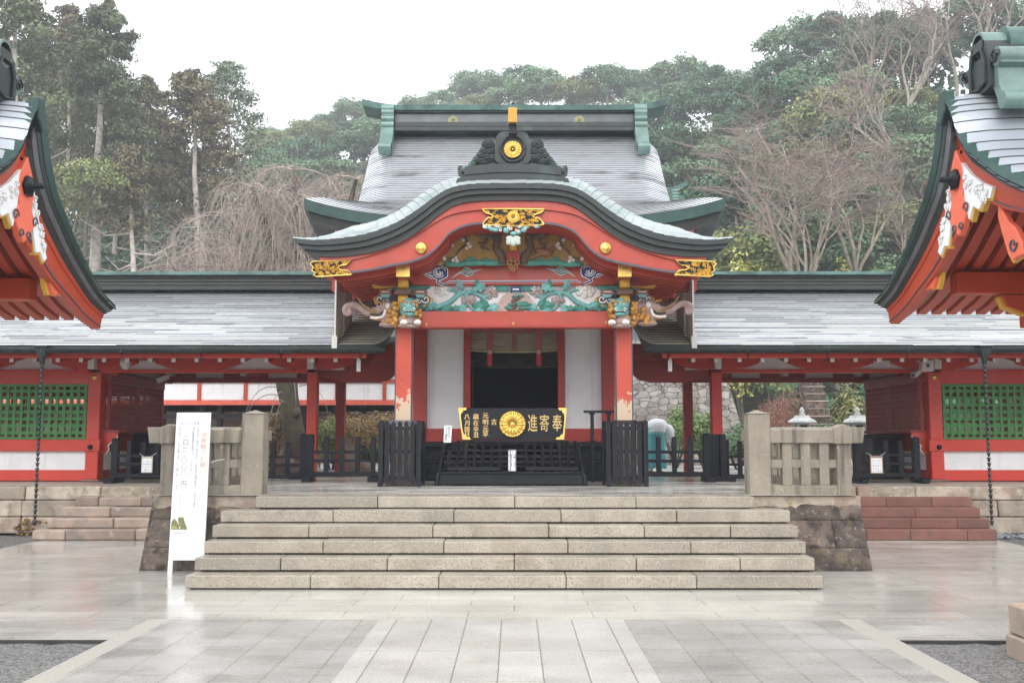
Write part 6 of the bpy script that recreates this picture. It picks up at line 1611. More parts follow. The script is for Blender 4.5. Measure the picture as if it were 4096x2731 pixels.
# ---- donation box front with chrysanthemum and gilt writing
Y = 16.15; pb = [at(u, v, Y) for u, v in ((1850, 1757), (2256, 1757), (2267, 1631), (1833, 1631))]
b = MB(); b.prism([(p.x, p.z) for p in pb], Y, Y + .04); b.box(pb[0].x - .01, pb[1].x + .01, Y - .02, Y + .5, pb[0].z - .045, pb[0].z - .005, 0); b.box(pb[0].x + .1, pb[1].x - .1, Y + .04, Y + .5, pb[0].z, pb[0].z + .3, 0)
box = b.build('offering_box', M['black'], loc=((pb[0].x + pb[1].x) / 2, Y, pb[0].z - .045), bevel=.006)
tag(box, 'black offering box front with gold chrysanthemum, gilt corners and gold characters', 'offering box')
YW = Y - .008
b = MB()
for i, (cx, sx, sz) in enumerate(((0, 1, 1), (1, -1, 1), (2, -1, -1), (3, 1, -1))):
    p = pb[cx]; k = (pb[3].x - pb[0].x) / (pb[3].z - pb[0].z) * (1 if cx in (0, 3) else -1)
    sh = lambda x, z: (p.x + sx * x + (k if cx in (0, 3) else k) * (sz * z) * (1 if cx in (0, 3) else 1), p.z + sz * z)
    pl = [sh(x, z) for x, z in ((.002, 0), (.135, 0), (.12, .035), (.075, .04), (.06, .075), (.035, .085), (.02, .14), (.002, .15))]
    b.prism(pl if sx * sz > 0 else list(reversed(pl)), YW, Y, 0)
for c0, c1, s in ((0, 3, 1), (1, 2, -1)):
    a, c = pb[c0], pb[c1]; b.prism([(a.x, a.z), (a.x + s * .022, a.z), (c.x + s * .022, c.z), (c.x, c.z)] if s > 0 else [(a.x - .022, a.z), (a.x, a.z), (c.x, c.z), (c.x - .022, c.z)], YW + .001, Y + .041, 0)
b.build('gilt_corner', M['gold'], box)
b = MB(); c = at(2050, 1697, Y); b.lathe([(0, .03), (.17, .03), (.205, .01), (.21, 0)], (c.x, Y, c.z), 32, 0, 'y'); chrys(b, c, .222, Y - .035); b.build('gilt_chrysanthemum', M['gold'], box)
b = MB(); f = 2352 / 450
def bch(ch, x, y, size, wide=1, bold=0, m=0): q = at(1830 + x / f, 1620 + y / f, YW - .002); put_char(b, ch, Vector((q.x, YW - .004, q.z)), size, EX, EZ_, m, wide, bold)
for x, col in ((200, '八月穀旦'), (385, '歳在辛丑'), (585, '元明元享')):
    for ch, y in zip(col, (235, 370, 500, 615)): bch(ch, x, y - (20 if x == 585 else 0), .098, 1, .003)
bch('吉', 762, 350, .098, 1, .003)
# three tall seal-style characters: upper part lettered, lower strokes drawn down as in the carving
for ch, x in (('奉', 2082), ('寄', 1815), ('進', 1570)):
    vs, fs, x0, x1 = glyph(ch); q = at(1830 + x / f, 1620 + 370 / f, YW); y0 = min(p[1] for p in vs); y1 = max(p[1] for p in vs)
    for dx in (0,): b.add([(q.x + (p[0] - (x0 + x1) / 2) * .165 + dx, YW - .004 - dx * .2 - abs(dx) * .3, q.z + ((p[1] - y0) / (y1 - y0) - .5) * .27) for p in vs], fs, 0)
b.build('gilt_lettering', mat('gold_leaf_paint', (.62, .44, .18), .4, .5), box)

# ---- small white sign about the camera, black T-bar, on the veranda side
Y = 15.95; c = [at(u, v, Y) for u, v in ((1774, 1769), (1804, 1769), (1808, 1701), (1777, 1701))]
b = MB(); b.prism([(p.x, p.z) for p in c], Y, Y + .02); sg = b.build('camera_sign', M['paper'], loc=(c[0].x, Y, c[0].z))
tag(sg, 'small white upright sign with black vertical writing left of the offering box', 'sign')
b = MB(); ex = (c[1] - c[0]).normalized(); ez = (c[3] - c[0]).normalized()
put_column(b, '防犯ビデオ', lerp(c[3], c[2], .68) + Vector((0, -.003, -.015)), .045, .036, ex, ez, 0); put_column(b, 'カメラ撮影中', lerp(c[3], c[2], .30) + Vector((0, -.003, -.02)), .045, .038, ex, ez, 0)
b.build('lettering', M['ink'], sg)
b = MB(); Y = 16.6; zt = zf(1646, Y); b.box(xf(2333, Y), xf(2458, Y), Y - .03, Y + .03, zt - .02, zt + .02); 
for u in (2367, 2433): b.box(xf(u, Y) - .028, xf(u, Y) + .028, Y - .028, Y + .028, TZ, zt - .02); b.box(xf(u, Y) - .045, xf(u, Y) + .045, Y - .04, Y + .04, zt - .05, zt - .02)
b.box(xf(2367, Y) - .06, xf(2367, Y) + .06, Y - .06, Y + .06, zf(1765, Y), zf(1760, Y))
tag(b.build('handrail', M['black'], loc=(xf(2400, Y), Y, TZ), bevel=.005), 'black T shaped handrail between the right pillar and the offering box', 'handrail')

# ---- framed notices hung on the side barriers
def notice(u0, u1, v0, v1, Y, label, lines, frame):
    a, c = at(u0, v1, Y), at(u1, v0, Y); w = c.x - a.x; h = c.z - a.z
    b = MB(); b.box(a.x, c.x, Y, Y + .02, a.z, c.z, 0); b.box(a.x + w * .09, c.x - w * .09, Y - .004, Y, a.z + h * .05, c.z - h * .13, 1)
    b.tube([(a.x + w * .15, Y + .01, c.z), (a.x - w * .25, Y + .03, c.z + .06)], .005, 4, 2); b.tube([(c.x - w * .15, Y + .01, c.z), (c.x + w * .25, Y + .03, c.z + .06)], .005, 4, 2)
    s = b.build('framed_notice', [frame, M['paper'], M['cam_white']], loc=(a.x, Y, a.z)); tag(s, label, 'notice')
    b = MB(); n = len(lines)
    for i, tx in enumerate(lines):
        size = h * .11; q = Vector((lerp(a.x, c.x, .14), Y - .006, c.z - h * (.2 + .72 * (i + .5) / n))); adv = w * .72 / len(tx)
        for j, ch in enumerate(tx): put_char(b, ch, q + EX * (adv * (j + .5)), min(size, adv * 1.25), EX, EZ_)
    b.build('lettering', M['ink_grey'], s)
notice(564, 611, 1825, 1890, 18.5, 'white notice in a pale frame on the black barrier left', ['立入禁止', '関係者以外', 'の立入は', 'ご遠慮下さい'], mat('pale_wood_frame', (.5, .45, .4), .7))
notice(3482, 3531, 1822, 1893, 18.5, 'white do not enter notice in a brown frame on the right barrier', ['DO NOT', 'ENTER', '関係者以', '外の立入', 'はご遠慮'], mat('brown_wood_frame', (.3, .2, .14), .7))

# ---- leaning white notice board
def board():
    yb, ytp = 12.22, 12.72
    P0, P1 = at(673, 2240, yb), at(816, 2240, yb); T0, T1 = at(707, 1650, ytp), at(849, 1653, ytp)
    ex = (P1 - P0).normalized(); ez = ((T0 - P0)).normalized(); ny = ex.cross(ez).normalized()   # ny points away from the viewer
    W = (P1 - P0).length; H = (T0 - P0).length
    t = thing('notice_board', 'tall white leaning notice board with red and black vertical writing', 'sign', (lerp(P0.x, P1.x, .5), yb, 0))
    def q(x, z, d=0): return P0 + ex * (x * W) + ez * (z * H) - ny * -d
    b = MB(); th = .035; v = [q(0, 0), q(1, 0), q(1, 1), q(0, 1)]; k = [p + Vector((0, th, .0)) for p in v]
    b.add(v + k, [(0, 1, 2, 3), (7, 6, 5, 4), (0, 4, 5, 1), (1, 5, 6, 2), (2, 6, 7, 3), (3, 7, 4, 0)]); b.build('panel', M['paper'], t, bevel=.004)
    for x in (.0, .88):
        b = MB(); a, c = q(x, 0), q(x + .12, 0); z0 = -a.z / ez.z
        lo = [a + ez * z0, c + ez * z0]; b.add([lo[0], lo[1], c, a] + [p + Vector((0, .03, 0)) for p in (lo[0], lo[1], c, a)], [(0, 1, 2, 3), (7, 6, 5, 4), (0, 4, 5, 1), (1, 5, 6, 2), (3, 7, 4, 0)]); b.build('leg', M['paper'], t)
    b = MB(); D = -.003
    def C(text, x, z, size, pitch, m, bold=0): put_column(b, text, q(x, z) - Vector((0, .004, 0)), size, pitch, ex, ez, m, 1, bold)
    put_line(b, '伝えよう未来へ！', q(.12, .925) - Vector((0, .004, 0)), .042, ex, ez, 3, adv=W * .78 / 8)
    C('御奉賛のお願い', .84, .865, .082, H * .293 / 7 * 1.0, 2)
    C('令和四年に国宝の指定を受けた御社殿の護持継承のため浄財を募るものとする', .655, .90, .036, H * .655 / 35, 1)
    C('境内整備事業を実施することとなりました', .525, .90, .036, H * .34 / 19, 1)
    C('何卒温かいご協力を賜りますようお願い申し上げます', .12, .895, .034, H * .43 / 24, 1)
    C('一口', .315, .86, .078, .085, 0); C('二、', .30, .755, .078, .06, 0); C('円', .315, .53, .085, .09, 0)
    for z in (.665, .621, .577):
        c = q(.30, z) - Vector((0, .005, 0)); b.tube([c + ex * (.033 * math.cos(a * math.pi / 12)) + ez * (.033 * math.sin(a * math.pi / 12)) for a in range(25)], .0022, 4, 0)
    C('社務所受付', .33, .43, .024, .03, 1); C('郵便振替受付', .24, .43, .024, .028, 1); C('随時', .33, .345, .024, .03, 1); C('随時', .24, .345, .024, .03, 1)
    put_line(b, '天孫降臨の地へ', q(.06, .178) - Vector((0, .004, 0)), .026, ex, ez, 1, adv=W * .45 / 7)
    b.build('lettering', [M['ink'], M['ink_grey'], M['ink_red'], M['ink_blue']], t)
    # small printed picture of two dark trees
    b = MB(); o = Vector((0, -.004, 0)); x0, x1, z0, z1 = .03, .49, .2, .282
    b.add([q(x0, z0) + o, q(x1, z0) + o, q(x1, z1) + o, q(x0, z1) + o], [(0, 1, 2, 3)], 0)
    def tr(pts, m, d): b.add([q(lerp(x0, x1, a), lerp(z0, z1, c)) + o * d for a, c in pts], [list(range(len(pts)))], m)
    tr([(0, 0), (.5, 0), (.48, .3), (.36, .62), (.2, .88), (.08, .8), (0, .6)], 1, 1.3); tr([(.44, 0), (1, 0), (.95, .25), (.84, .55), (.74, 1), (.42, 1), (.38, .8), (.46, .5)], 1, 1.5); tr([(.5, 0), (.57, 0), (.57, .28), (.5, .28)], 2, 1.8); tr([(0, 0), (.42, 0), (.3, .25), (.1, .3)], 3, 1.9)
    b.build('printed_picture', [mat('print_sky', (.62, .72, .76), .4), mat('print_leaves', (.16, .16, .05), .4, var=.6, scale=60), mat('print_path', (.45, .55, .6), .4), mat('print_bright_leaves', (.3, .29, .09), .4, var=.6, scale=60)], t)
    b = MB(); p = at(843, 1850, ytp - .1); b.tube([p, p + Vector((.05, .1, .03)), p + Vector((.12, .18, .04))], .004, 4); b.build('tie_wire', M['cam_white'], t)
board()

# black cupboard with padlock in the right gallery passage, dark one on the left
for s, (u0, u1, v0), lb in ((1, (3465, 3600, 1736), 'dark cupboard behind the right barrier with do not enter notice'), (-1, (540, 640, 1730), 'dark cupboard behind the left barrier')):
    Y = 20.4; b = MB(); x0, x1 = xf(u0, Y), xf(u1, Y); b.box(x0, x1, Y, Y + .5, GZ, zf(v0, Y)); b.box(x0 + .04, x1 - .04, Y - .015, Y, GZ + .1, zf(v0, Y) - .05); b.box((x0 + x1) / 2 - .01, (x0 + x1) / 2 + .01, Y - .03, Y - .015, GZ + .4, GZ + .5, 1); b.box((x0 + x1) / 2 + .03, (x0 + x1) / 2 + .05, Y - .03, Y - .015, GZ + .4, GZ + .5, 1)
    tag(b.build('cupboard', [M['black'], M['cam_white']], loc=(x0, Y, GZ), bevel=.008), lb, 'cupboard')

# ---- person bowing in the court
def person():
    Y = 25.2; c = at(2624, 1888, Y); gx_, gy_, g0 = c.x, Y, .80
    t = thing('person', 'person bowing deeply in white top and turquoise pleated skirt trousers', 'person', (gx_, gy_, g0)); t.scale = (1.12, 1.12, 1.12)
    def skin(name, pts, edges, rad, m, root=0, parent=t, sub=2):
        me = bpy.data.meshes.new(name); L = LOC[parent]; me.from_pydata([(p[0], p[1], p[2]) for p in pts], edges, []); o = bpy.data.objects.new(name, me); COL.objects.link(o); o.parent = parent; LOC[o] = L
        md = o.modifiers.new('skin', 'SKIN'); md.use_smooth_shade = True
        for i, sv in enumerate(me.skin_vertices[0].data): sv.radius = rad[i] if isinstance(rad[i], tuple) else (rad[i], rad[i]); sv.use_root = i == root
        s_ = o.modifiers.new('sub', 'SUBSURF'); s_.levels = sub; s_.render_levels = sub; me.materials.append(m); return o
    # facing away from the viewer, bent forward from the hips, head turned down beyond the back
    body = skin('body', [(0, 0, .86), (0, .03, .98), (.02, .16, 1.06), (.05, .34, 1.05), (.08, .46, .97), (.09, .54, .90), (.10, .60, .84),          # pelvis, waist, chest, shoulders, neck, head
                         (-.08, 0, .82), (-.10, .02, .46), (-.10, 0, .07), (-.11, .10, .03), (.08, 0, .82), (.10, .02, .46), (.10, 0, .07), (.11, .10, .03),
                         (-.12, .42, 1.0), (-.14, .44, .74), (-.06, .40, .56), (.26, .40, 1.0), (.30, .36, .74), (.22, .34, .55)],
                [(0, 1), (1, 2), (2, 3), (3, 4), (4, 5), (5, 6), (0, 7), (7, 8), (8, 9), (9, 10), (0, 11), (11, 12), (12, 13), (13, 14), (3, 15), (15, 16), (16, 17), (3, 18), (18, 19), (19, 20)],
                [.13, .14, .155, .15, .06, .09, .085, .09, .06, .04, .03, .09, .06, .04, .03, .055, .042, .03, .055, .042, .03], M['skin'])
    hd = MB(); hd.ball((.09, .57, .86), (.095, .105, .115), 14, 0); hd.ball((.09, .60, .80), (.03, .03, .03), 8, 1)
    hd.v = [(p[0] + gx_, p[1] + gy_, p[2] + g0) for p in hd.v]; hd.build('hair', [M['hair'], M['hair']], body)
    # white top: back, sleeves hanging
    b = MB(); rows = []
    prof_ = [(-.045, .90, .19, .15), (-.02, 1.0, .205, .15), (.06, 1.06, .22, .15), (.2, 1.09, .235, .15), (.34, 1.07, .24, .15), (.44, 1.0, .22, .14), (.5, .93, .10, .09)]
    for k, (y, z, rx, rz) in enumerate(prof_):
        a = lerp(.15, 1.9, k / 6); rows.append([(.02 + .08 * k / 6 + rx * math.cos(q), y + rz * math.sin(q) * -math.cos(a), z + rz * math.sin(q) * math.sin(a) - .03) for q in [2 * math.pi * j / 18 for j in range(18)]])
    b.loft(rows, 0, True, True)
    sl_ = smooth_curve([(.22, .33, 1.06), (.33, .30, 1.0), (.365, .24, .84), (.34, .2, .66)], 9)
    rows = []
    for k, p in enumerate(sl_):
        w = [.10, .12, .125, .13, .13, .135, .13, .12, .07][k]; d = [.1, .11, .12, .13, .14, .15, .15, .13, .06][k]; rows.append([p + Vector((w * math.cos(q) * .75, d * math.sin(q), .02 * math.cos(q * 2))) for q in [2 * math.pi * j / 14 for j in range(14)]])
    b.loft(rows, 0, True, True)
    rows = [[p + Vector((-.42 + .0 * i, .04, 0)) for p in r] for i, r in enumerate(rows)]; b.loft(rows, 0, True, True)
    b.v = [(p[0] + gx_, p[1] + gy_, p[2] + g0) for p in b.v]; b.build('white_top', M['robe'], body)
    # pleated hakama with its belt
    b = MB(); rows = []; n = 72
    for k in range(12):
        q = k / 11; z = lerp(.97, .09, q); r = lerp(.185, .235, q ** .7); rows.append([(r * (1 + .055 * q * math.sin(j * 2 * math.pi / n * 18) + .03 * q * math.sin(j * 1.7)) * math.cos(2 * math.pi * j / n) * 1.0, -.0 + r * .78 * (1 + .06 * q * math.sin(j * 2 * math.pi / n * 18)) * math.sin(2 * math.pi * j / n), z + .03 * math.sin(j * .9) * (q > .95)) for j in range(n)])
    b.loft(rows, 0, True, True)
    b.v = [(p[0] + gx_, p[1] + gy_, p[2] + g0) for p in b.v]; hk = b.build('hakama', M['hakama'], body)
    b = MB(); rows = [[(r * math.cos(2 * math.pi * j / 24), r * .8 * math.sin(2 * math.pi * j / 24), z) for j in range(24)] for r, z in ((.195, .84), (.205, .86), (.20, .98), (.18, 1.0))]; b.loft(rows, 0, True, True)
    b.v = [(p[0] + gx_, p[1] + gy_, p[2] + g0) for p in b.v]; b.build('belt', mat('pale_turquoise_belt', (.33, .68, .69), .7), hk)
    # hands with five fingers resting on the knees, feet in white socks
    for s in (-1, 1):
        hx = -.06 if s < 0 else .22; hy = .40 if s < 0 else .34
        pts = [(hx, hy, .55), (hx, hy + .01, .49)]; ed = [(0, 1)]; rad = [(.022, .03), (.014, .038)]
        for f_, (dx, L) in enumerate(((-.03, .06), (-.01, .075), (.01, .07), (.03, .055))):
            i = len(pts); pts += [(hx + dx, hy + .012, .475), (hx + dx * 1.1, hy, .475 - L * .55), (hx + dx * 1.1, hy - .015, .475 - L)]; ed += [(1, i), (i, i + 1), (i + 1, i + 2)]; rad += [.009, .0085, .007]
        i = len(pts); pts += [(hx - s * .045, hy, .50), (hx - s * .055, hy - .01, .465)]; ed += [(1, i), (i, i + 1)]; rad += [.010, .008]
        skin('hand', pts, ed, rad, M['skin'], 0, body, 1)
        b = MB(); fx = s * .11; b.ball((fx, .06, .045), (.045, .12, .045), 12); b.box(fx - .045, fx + .045, -.07, .17, 0, .012, 1)
        b.v = [(p[0] + gx_, p[1] + gy_, p[2] + g0) for p in b.v]; b.build('sock', [M['robe'], M['bark']], body)
person()

# ================================================================== BEHIND THE GALLERIES
# stone lanterns
def lantern(u, v_top, Y, label, s=1):
    c = at(u, v_top, Y); z0 = .80; H = c.z - z0; t = thing('stone_lantern', label, 'lantern', (c.x, Y, z0)); k = H / 1.95
    b = MB(); b.lathe([(0, 0), (.34 * k, 0), (.34 * k, .12 * k), (.2 * k, .2 * k), (.13 * k, .28 * k), (.12 * k, .95 * k), (.16 * k, 1.0 * k), (.0, 1.0 * k)], (c.x, Y, z0), 12); b.build('pedestal', M['lantern'], t)
    b = MB(); b.lathe([(0, 0), (.14 * k, 0), (.27 * k, .08 * k), (.27 * k, .14 * k), (0, .14 * k)], (c.x, Y, z0 + 1.0 * k), 6); b.build('platform', M['lantern'], t)
    b = MB(); zz = z0 + 1.14 * k
    for sx in (-1, 1):
        for sy in (-1, 1): b.box(c.x + sx * .165 * k - .035, c.x + sx * .165 * k + .035, Y + sy * .165 * k - .035, Y + sy * .165 * k + .035, zz, zz + .3 * k)
    for sy in (-1, 1): b.box(c.x - .17 * k, c.x + .17 * k, Y + sy * .16 * k - .02, Y + sy * .16 * k + .02, zz, zz + .08 * k); b.box(c.x - .17 * k, c.x + .17 * k, Y + sy * .16 * k - .02, Y + sy * .16 * k + .02, zz + .24 * k, zz + .3 * k); b.box(c.x + sy * .16 * k - .02, c.x + sy * .16 * k + .02, Y - .17 * k, Y + .17 * k, zz, zz + .08 * k)
    b.box(c.x - .12 * k, c.x + .12 * k, Y - .1 * k, Y + .12 * k, zz, zz + .3 * k, 1)
    b.build('fire_box', [M['lantern'], M['black_flat']], t)
    b = MB(); b.lathe([(.2 * k, 0), (.47 * k, .05 * k), (.44 * k, .1 * k), (.27 * k, .19 * k), (.22 * k, .27 * k), (0, .28 * k)], (c.x, Y, z0 + 1.42 * k), 6, sharp=True); b.build('roof', M['lantern'], t)
    b = MB(); b.lathe([(0, 0), (.08 * k, .0), (.1 * k, .05 * k), (.05 * k, .1 * k), (.09 * k, .16 * k), (.05 * k, .22 * k), (0, .27 * k)], (c.x, Y, z0 + 1.69 * k), 12); b.build('finial', M['lantern'], t)
lantern(3207, 1628, 27.5, 'pale stone lantern seen above the right stone railing, nearer the tall post')
lantern(3428, 1627, 26.5, 'pale stone lantern beside the right lattice bay')
# fitted stone wall and the stair climbing the slope
b = MB(); n = 20
x0, x1 = xf(2380, 31), xf(3010, 31)
b.hexa([(x0, 31, .7), (x1, 31, .7), (x1, 34, .7), (x0, 34, .7)], [(x0, 31.8, 5.5), (x1 - 1.2, 31.8, 5.5), (x1 - 1.2, 34, 5.5), (x0, 34, 5.5)])
tag(b.build('stone_wall', M['stonewall'], loc=((x0 + x1) / 2, 31, .8)), 'high pale fitted stone wall behind the bowing person', 'wall')
st2 = thing('hill_stair', 'narrow dark old stone stair climbing the slope behind the right gallery', 'stairs', (xf(3300, 30), 30, .8))
for k in range(16):
    y = 30 + .42 * k; z = .8 + .26 * k; cxx = xf(3305 - 5.7 * k, 30 + .42 * k); 
    b = MB(); b.box(cxx - .36, cxx + .36, y, y + .5, z, z + .26, 0); b.box(cxx - .37, cxx + .37, y - .02, y + .1, z + .225, z + .265, 1); b.build('step', [M['plinth'], M['old_step']], st2)
# white and red hall raised on stilts at the back left
bh = thing('raised_hall', 'long white walled hall with red beams raised on dark stilts behind the left gallery', 'building', (-7, 33, .8)); Y = 33
zb, zt = zf(1600, Y), zf(1530, Y) + .35
b = MB(); b.box(xf(-1100, Y), xf(1700, Y), Y + .05, Y + .2, zb, zt + .9); b.build('wall', M['white'], bh)
b = MB(); b.box(xf(-1100, Y), xf(1700, Y), Y, Y + .2, zf(1619, Y), zb + .01); b.build('floor_beam', mat('sunlit_vermilion', (.62, .11, .07), .5), bh)
b = MB(); b.box(xf(-1100, Y), xf(1700, Y), Y - .02, Y + .2, zf(1531, Y), zf(1516, Y)); b.box(xf(-1100, Y), xf(1700, Y), Y - .02, Y + .2, zt + .6, zt + 1.0); b.build('wall_beam', M['red_pav'], bh)
for u in (-680, -495, -310, -125, 60, 245, 430, 610, 798, 983, 1165, 1348, 1538, 1690):
    b = MB(); b.box(xf(u, Y) - .06, xf(u, Y) + .06, Y - .01, Y + .1, zb, zt + .9); b.build('wall_post', M['red_pav'], bh)
for u in (-520, -220, 80, 300, 470, 640, 800, 870, 980, 1090, 1210, 1330, 1450, 1570):
    b = MB(); b.box(xf(u, Y) - .08, xf(u, Y) + .08, Y + .3, Y + .5, .6, zb); b.build('stilt', M['black'], bh)
b = MB(); b.box(xf(-1100, Y), xf(1700, Y), Y + .25, Y + .4, zf(1672, Y), zf(1655, Y)); b.box(xf(-1100, Y), xf(1700, Y), Y + 3, Y + 3.2, .6, zb, 0); b.box(xf(-1100, Y), xf(1700, Y), Y + 1.4, Y + 1.6, .6, zf(1640, Y), 1); b.build('under_floor', [M['black_flat'], M['old_step']], bh)
b = MB(); b.prism([(Y - 1.2, zt + .9), (Y - 1.2, zt + 1.05), (Y + 2.5, zt + 2.6), (Y + 6, zt + 1.0), (Y + 6, zt + .9)], xf(-1150, Y), xf(1750, Y), axis='x'); b.build('roof', M['dkmetal2'], bh)
# small distant roof ridge seen right of the hall roof
b = MB(); Y = 24; q = at(2735, 800, Y); x0 = q.x - 1.0
tt = thing('inner_shrine_roof', 'small pale green ridge end of a farther roof beside the right edge of the hall roof', 'roof', (q.x, Y, q.z - 1))
b.loft([[(x0 + .12 * i, Y + s * .12, at(2700, 755, Y).z + .02 * max(0, i - 5) ** 1.6) for i in range(10)] for s in (-1, 1)], 0, False); b.loft([[(x0 + .12 * i, Y - .12, at(2700, 755, Y).z + .02 * max(0, i - 5) ** 1.6 - d) for i in range(10)] for d in (0, .12)], 0, False); b.build('ridge_cap', M['patina'], tt)
b = MB()
for k in range(4): b.tube([(at(2690, 770, Y).x - .05, Y - .1, at(2690, 768 + 12 * k, Y).z), (at(2712, 770, Y).x, Y - .1, at(2690, 768 + 12 * k, Y).z)], .05, 10)
b.box(at(2688, 770, Y).x, at(2710, 770, Y).x, Y - .08, Y + .1, at(2690, 806, Y).z, at(2690, 762, Y).z); b.build('ridge_end', M['patina_lt'], tt)
b = MB(); p = [at(u, v, Y) for u, v in ((2480, 806), (2735, 806), (2760, 818), (2480, 818))]; b.add([p[0], p[1], p[2] - Vector((0, .5, 0)), p[3] - Vector((0, .5, 0))], [(0, 1, 2, 3)]); b.box(p[0].x, p[1].x - .3, Y, Y + .1, 4, p[0].z - .05); b.build('roof', M['roof_pav'], tt)
# ================================================================== HILL AND TREES
import numpy as np
SKY = [(-400, 640), (700, 640), (1085, 555), (1450, 440), (1640, 412), (1850, 362), (2060, 312), (2320, 297), (2510, 292), (2790, 282), (3060, 262), (3130, 180), (3310, 150), (3420, 90), (3800, 40), (4300, 20), (5200, 100)]
CRY = [(-400, 120), (700, 120), (1085, 150), (1450, 150), (2060, 150), (2510, 140), (2790, 120), (3120, 105), (3400, 92), (4096, 80), (5200, 80)]
def crest(u):
    v = interp([a for a, _ in SKY], [c for _, c in SKY], u); yc = interp([a for a, _ in CRY], [c for _, c in CRY], u)
    return yc, at(u, v, yc).z
def u_of(x, y):
    return 2057 + F * x / y * .985
def hill_z(x, y):
    u = u_of(x, y); yc, zc = crest(u); zc -= 7
    if y < 44: return .8
    q = (y - 44) / (yc - 44)
    if q <= 1: return lerp(.8, zc, q ** 1.15)
    return zc - (y - yc) * .35
b = MB(); nu, ny = 70, 40; rows = []
for j in range(ny + 1):
    y = 44 * (260 / 44) ** (j / ny); rows.append([((lerp(-.75, .85, i / nu)) * y, y, (lambda x: hill_z(x, y) + (.8 * mnoise.noise(Vector((x * .08, y * .08, 3))) if j else 0))(lerp(-.75, .85, i / nu) * y)) for i in range(nu + 1)])
b.loft(rows, 0, True); b.build('hill', M['soil'], kind='structure')

class QM:
    """many small leaf faces, gathered with numpy"""
    def __init__(self, seed): self.V = []; self.T = []; self.rng = np.random.default_rng(seed)
    def clump(self, c, r, n, size, tint, shell=.55, up=.35, droop=0, asp=1.6):
        g = self.rng; d = g.normal(size=(n, 3)); d /= np.linalg.norm(d, axis=1, keepdims=True); d[:, 2] = np.where(d[:, 2] < -.35, -d[:, 2], d[:, 2])
        rad = (shell + (1 - shell) * g.random((n, 1))); p = np.array(c) + d * rad * np.array(r)
        nn = d + g.normal(size=(n, 3)) * .55 + np.array([0, 0, up]); nn /= np.linalg.norm(nn, axis=1, keepdims=True)
        t = np.cross(nn, g.normal(size=(n, 3))); t[:, 2] -= droop; t -= nn * (t * nn).sum(1, keepdims=True); t /= np.linalg.norm(t, axis=1, keepdims=True) + 1e-9
        s = np.cross(nn, t); L = size * (.6 + .8 * g.random((n, 1))); W = L / asp
        q = np.stack([p - t * L / 2, p + s * W / 2 + nn * .0, p + t * L / 2, p - s * W / 2], 1)
        self.V.append(q); self.T.append(np.clip(tint + g.normal(size=n) * .16, 0, 1))
    def mesh(self, name, m):
        V = np.concatenate(self.V).reshape(-1, 3); T = np.concatenate(self.T); nq = len(T)
        me = bpy.data.meshes.new(name); me.vertices.add(len(V)); me.vertices.foreach_set('co', V.astype(np.float32).ravel())
        me.loops.add(nq * 4); me.loops.foreach_set('vertex_index', np.arange(nq * 4, dtype=np.int32)); me.polygons.add(nq)
        me.polygons.foreach_set('loop_start', np.arange(0, nq * 4, 4, dtype=np.int32)); me.update(calc_edges=True)
        a = me.attributes.new('tint', 'FLOAT', 'FACE'); a.data.foreach_set('value', T.astype(np.float32)); me.materials.append(m); me.validate(); return me
def mesh_obj(name, me, parent):
    o = bpy.data.objects.new(name, me); COL.objects.link(o); o.parent = parent; return o
class TM:
    """thin three or five sided tubes for twigs"""
    def __init__(self): self.b = MB()
    def tube(self, pts, r0, r1, n=3): self.b.tube(pts, [lerp(r0, r1, i / (len(pts) - 1)) for i in range(len(pts))], n, 0, cap=False)
    def mesh(self, name, m):
        o = self.b.build(name, m); me = o.data; bpy.data.objects.remove(o); return me

def broad_mesh(seed, m, r=4.9, h=6.0, n=9000, lobes=46, leaf=.30):
    q = QM(seed); g = random.Random(seed); per = n // lobes
    for k in range(lobes):
        a = g.uniform(0, 6.283); e = g.uniform(-.35, 1.0); rr = math.sqrt(max(0, 1 - max(0, e) ** 2)) * g.uniform(.4, 1.12)
        c = (r * rr * math.cos(a) * .82, r * rr * math.sin(a) * .82, h * .42 * (1 + e) * .85)
        s = g.uniform(.16, .34); q.clump(c, (r * s, r * s, r * s * .72), per, leaf, g.uniform(.25, .75))
    return q.mesh('crown', m)
def trunk_mesh(h, r, m, seed, lean=.3):
    t = TM(); g = random.Random(seed); pts = [(0, 0, -1.5), (g.uniform(-.1, .1), 0, h * .3), (g.uniform(-lean, lean), g.uniform(-lean, lean), h * .65), (g.uniform(-lean, lean) * 2, 0, h)]
    t.tube(pts, r, r * .4, 7)
    for k in range(6):
        z = h * g.uniform(.45, .9); a = g.uniform(0, 6.28); L = h * g.uniform(.25, .5); t.tube([(0, 0, z), (L * .5 * math.cos(a), L * .5 * math.sin(a), z + L * .4), (L * math.cos(a), L * math.sin(a), z + L * .9)], r * .4, r * .1, 5)
    return t.mesh('trunk', m)
KINDS = [('grey green', 'leaf_grey'), ('dark green', 'leaf_dark'), ('olive green', 'leaf_olive'), ('grey green', 'leaf_grey'), ('dark green', 'leaf_dark')]
BR = [broad_mesh(100 + i, M[k[1]]) for i, k in enumerate(KINDS)]
TRK = [trunk_mesh(6, .22, M['bark'], 5), trunk_mesh(6, .25, M['bark_maple'], 6)]
def tree(name, label, cat, loc, crown_me, trunk_me, sc=1, rot=0, crown_z=5.0, group=None, flat=1.0):
    t = thing(name, label, cat, loc, group); t.rotation_euler = (0, 0, rot); t.scale = (sc, sc, sc)
    if trunk_me is not None: mesh_obj('trunk', trunk_me, t)
    c = mesh_obj('crown', crown_me, t); c.location = (0, 0, crown_z); c.scale = (1, 1, flat); return t
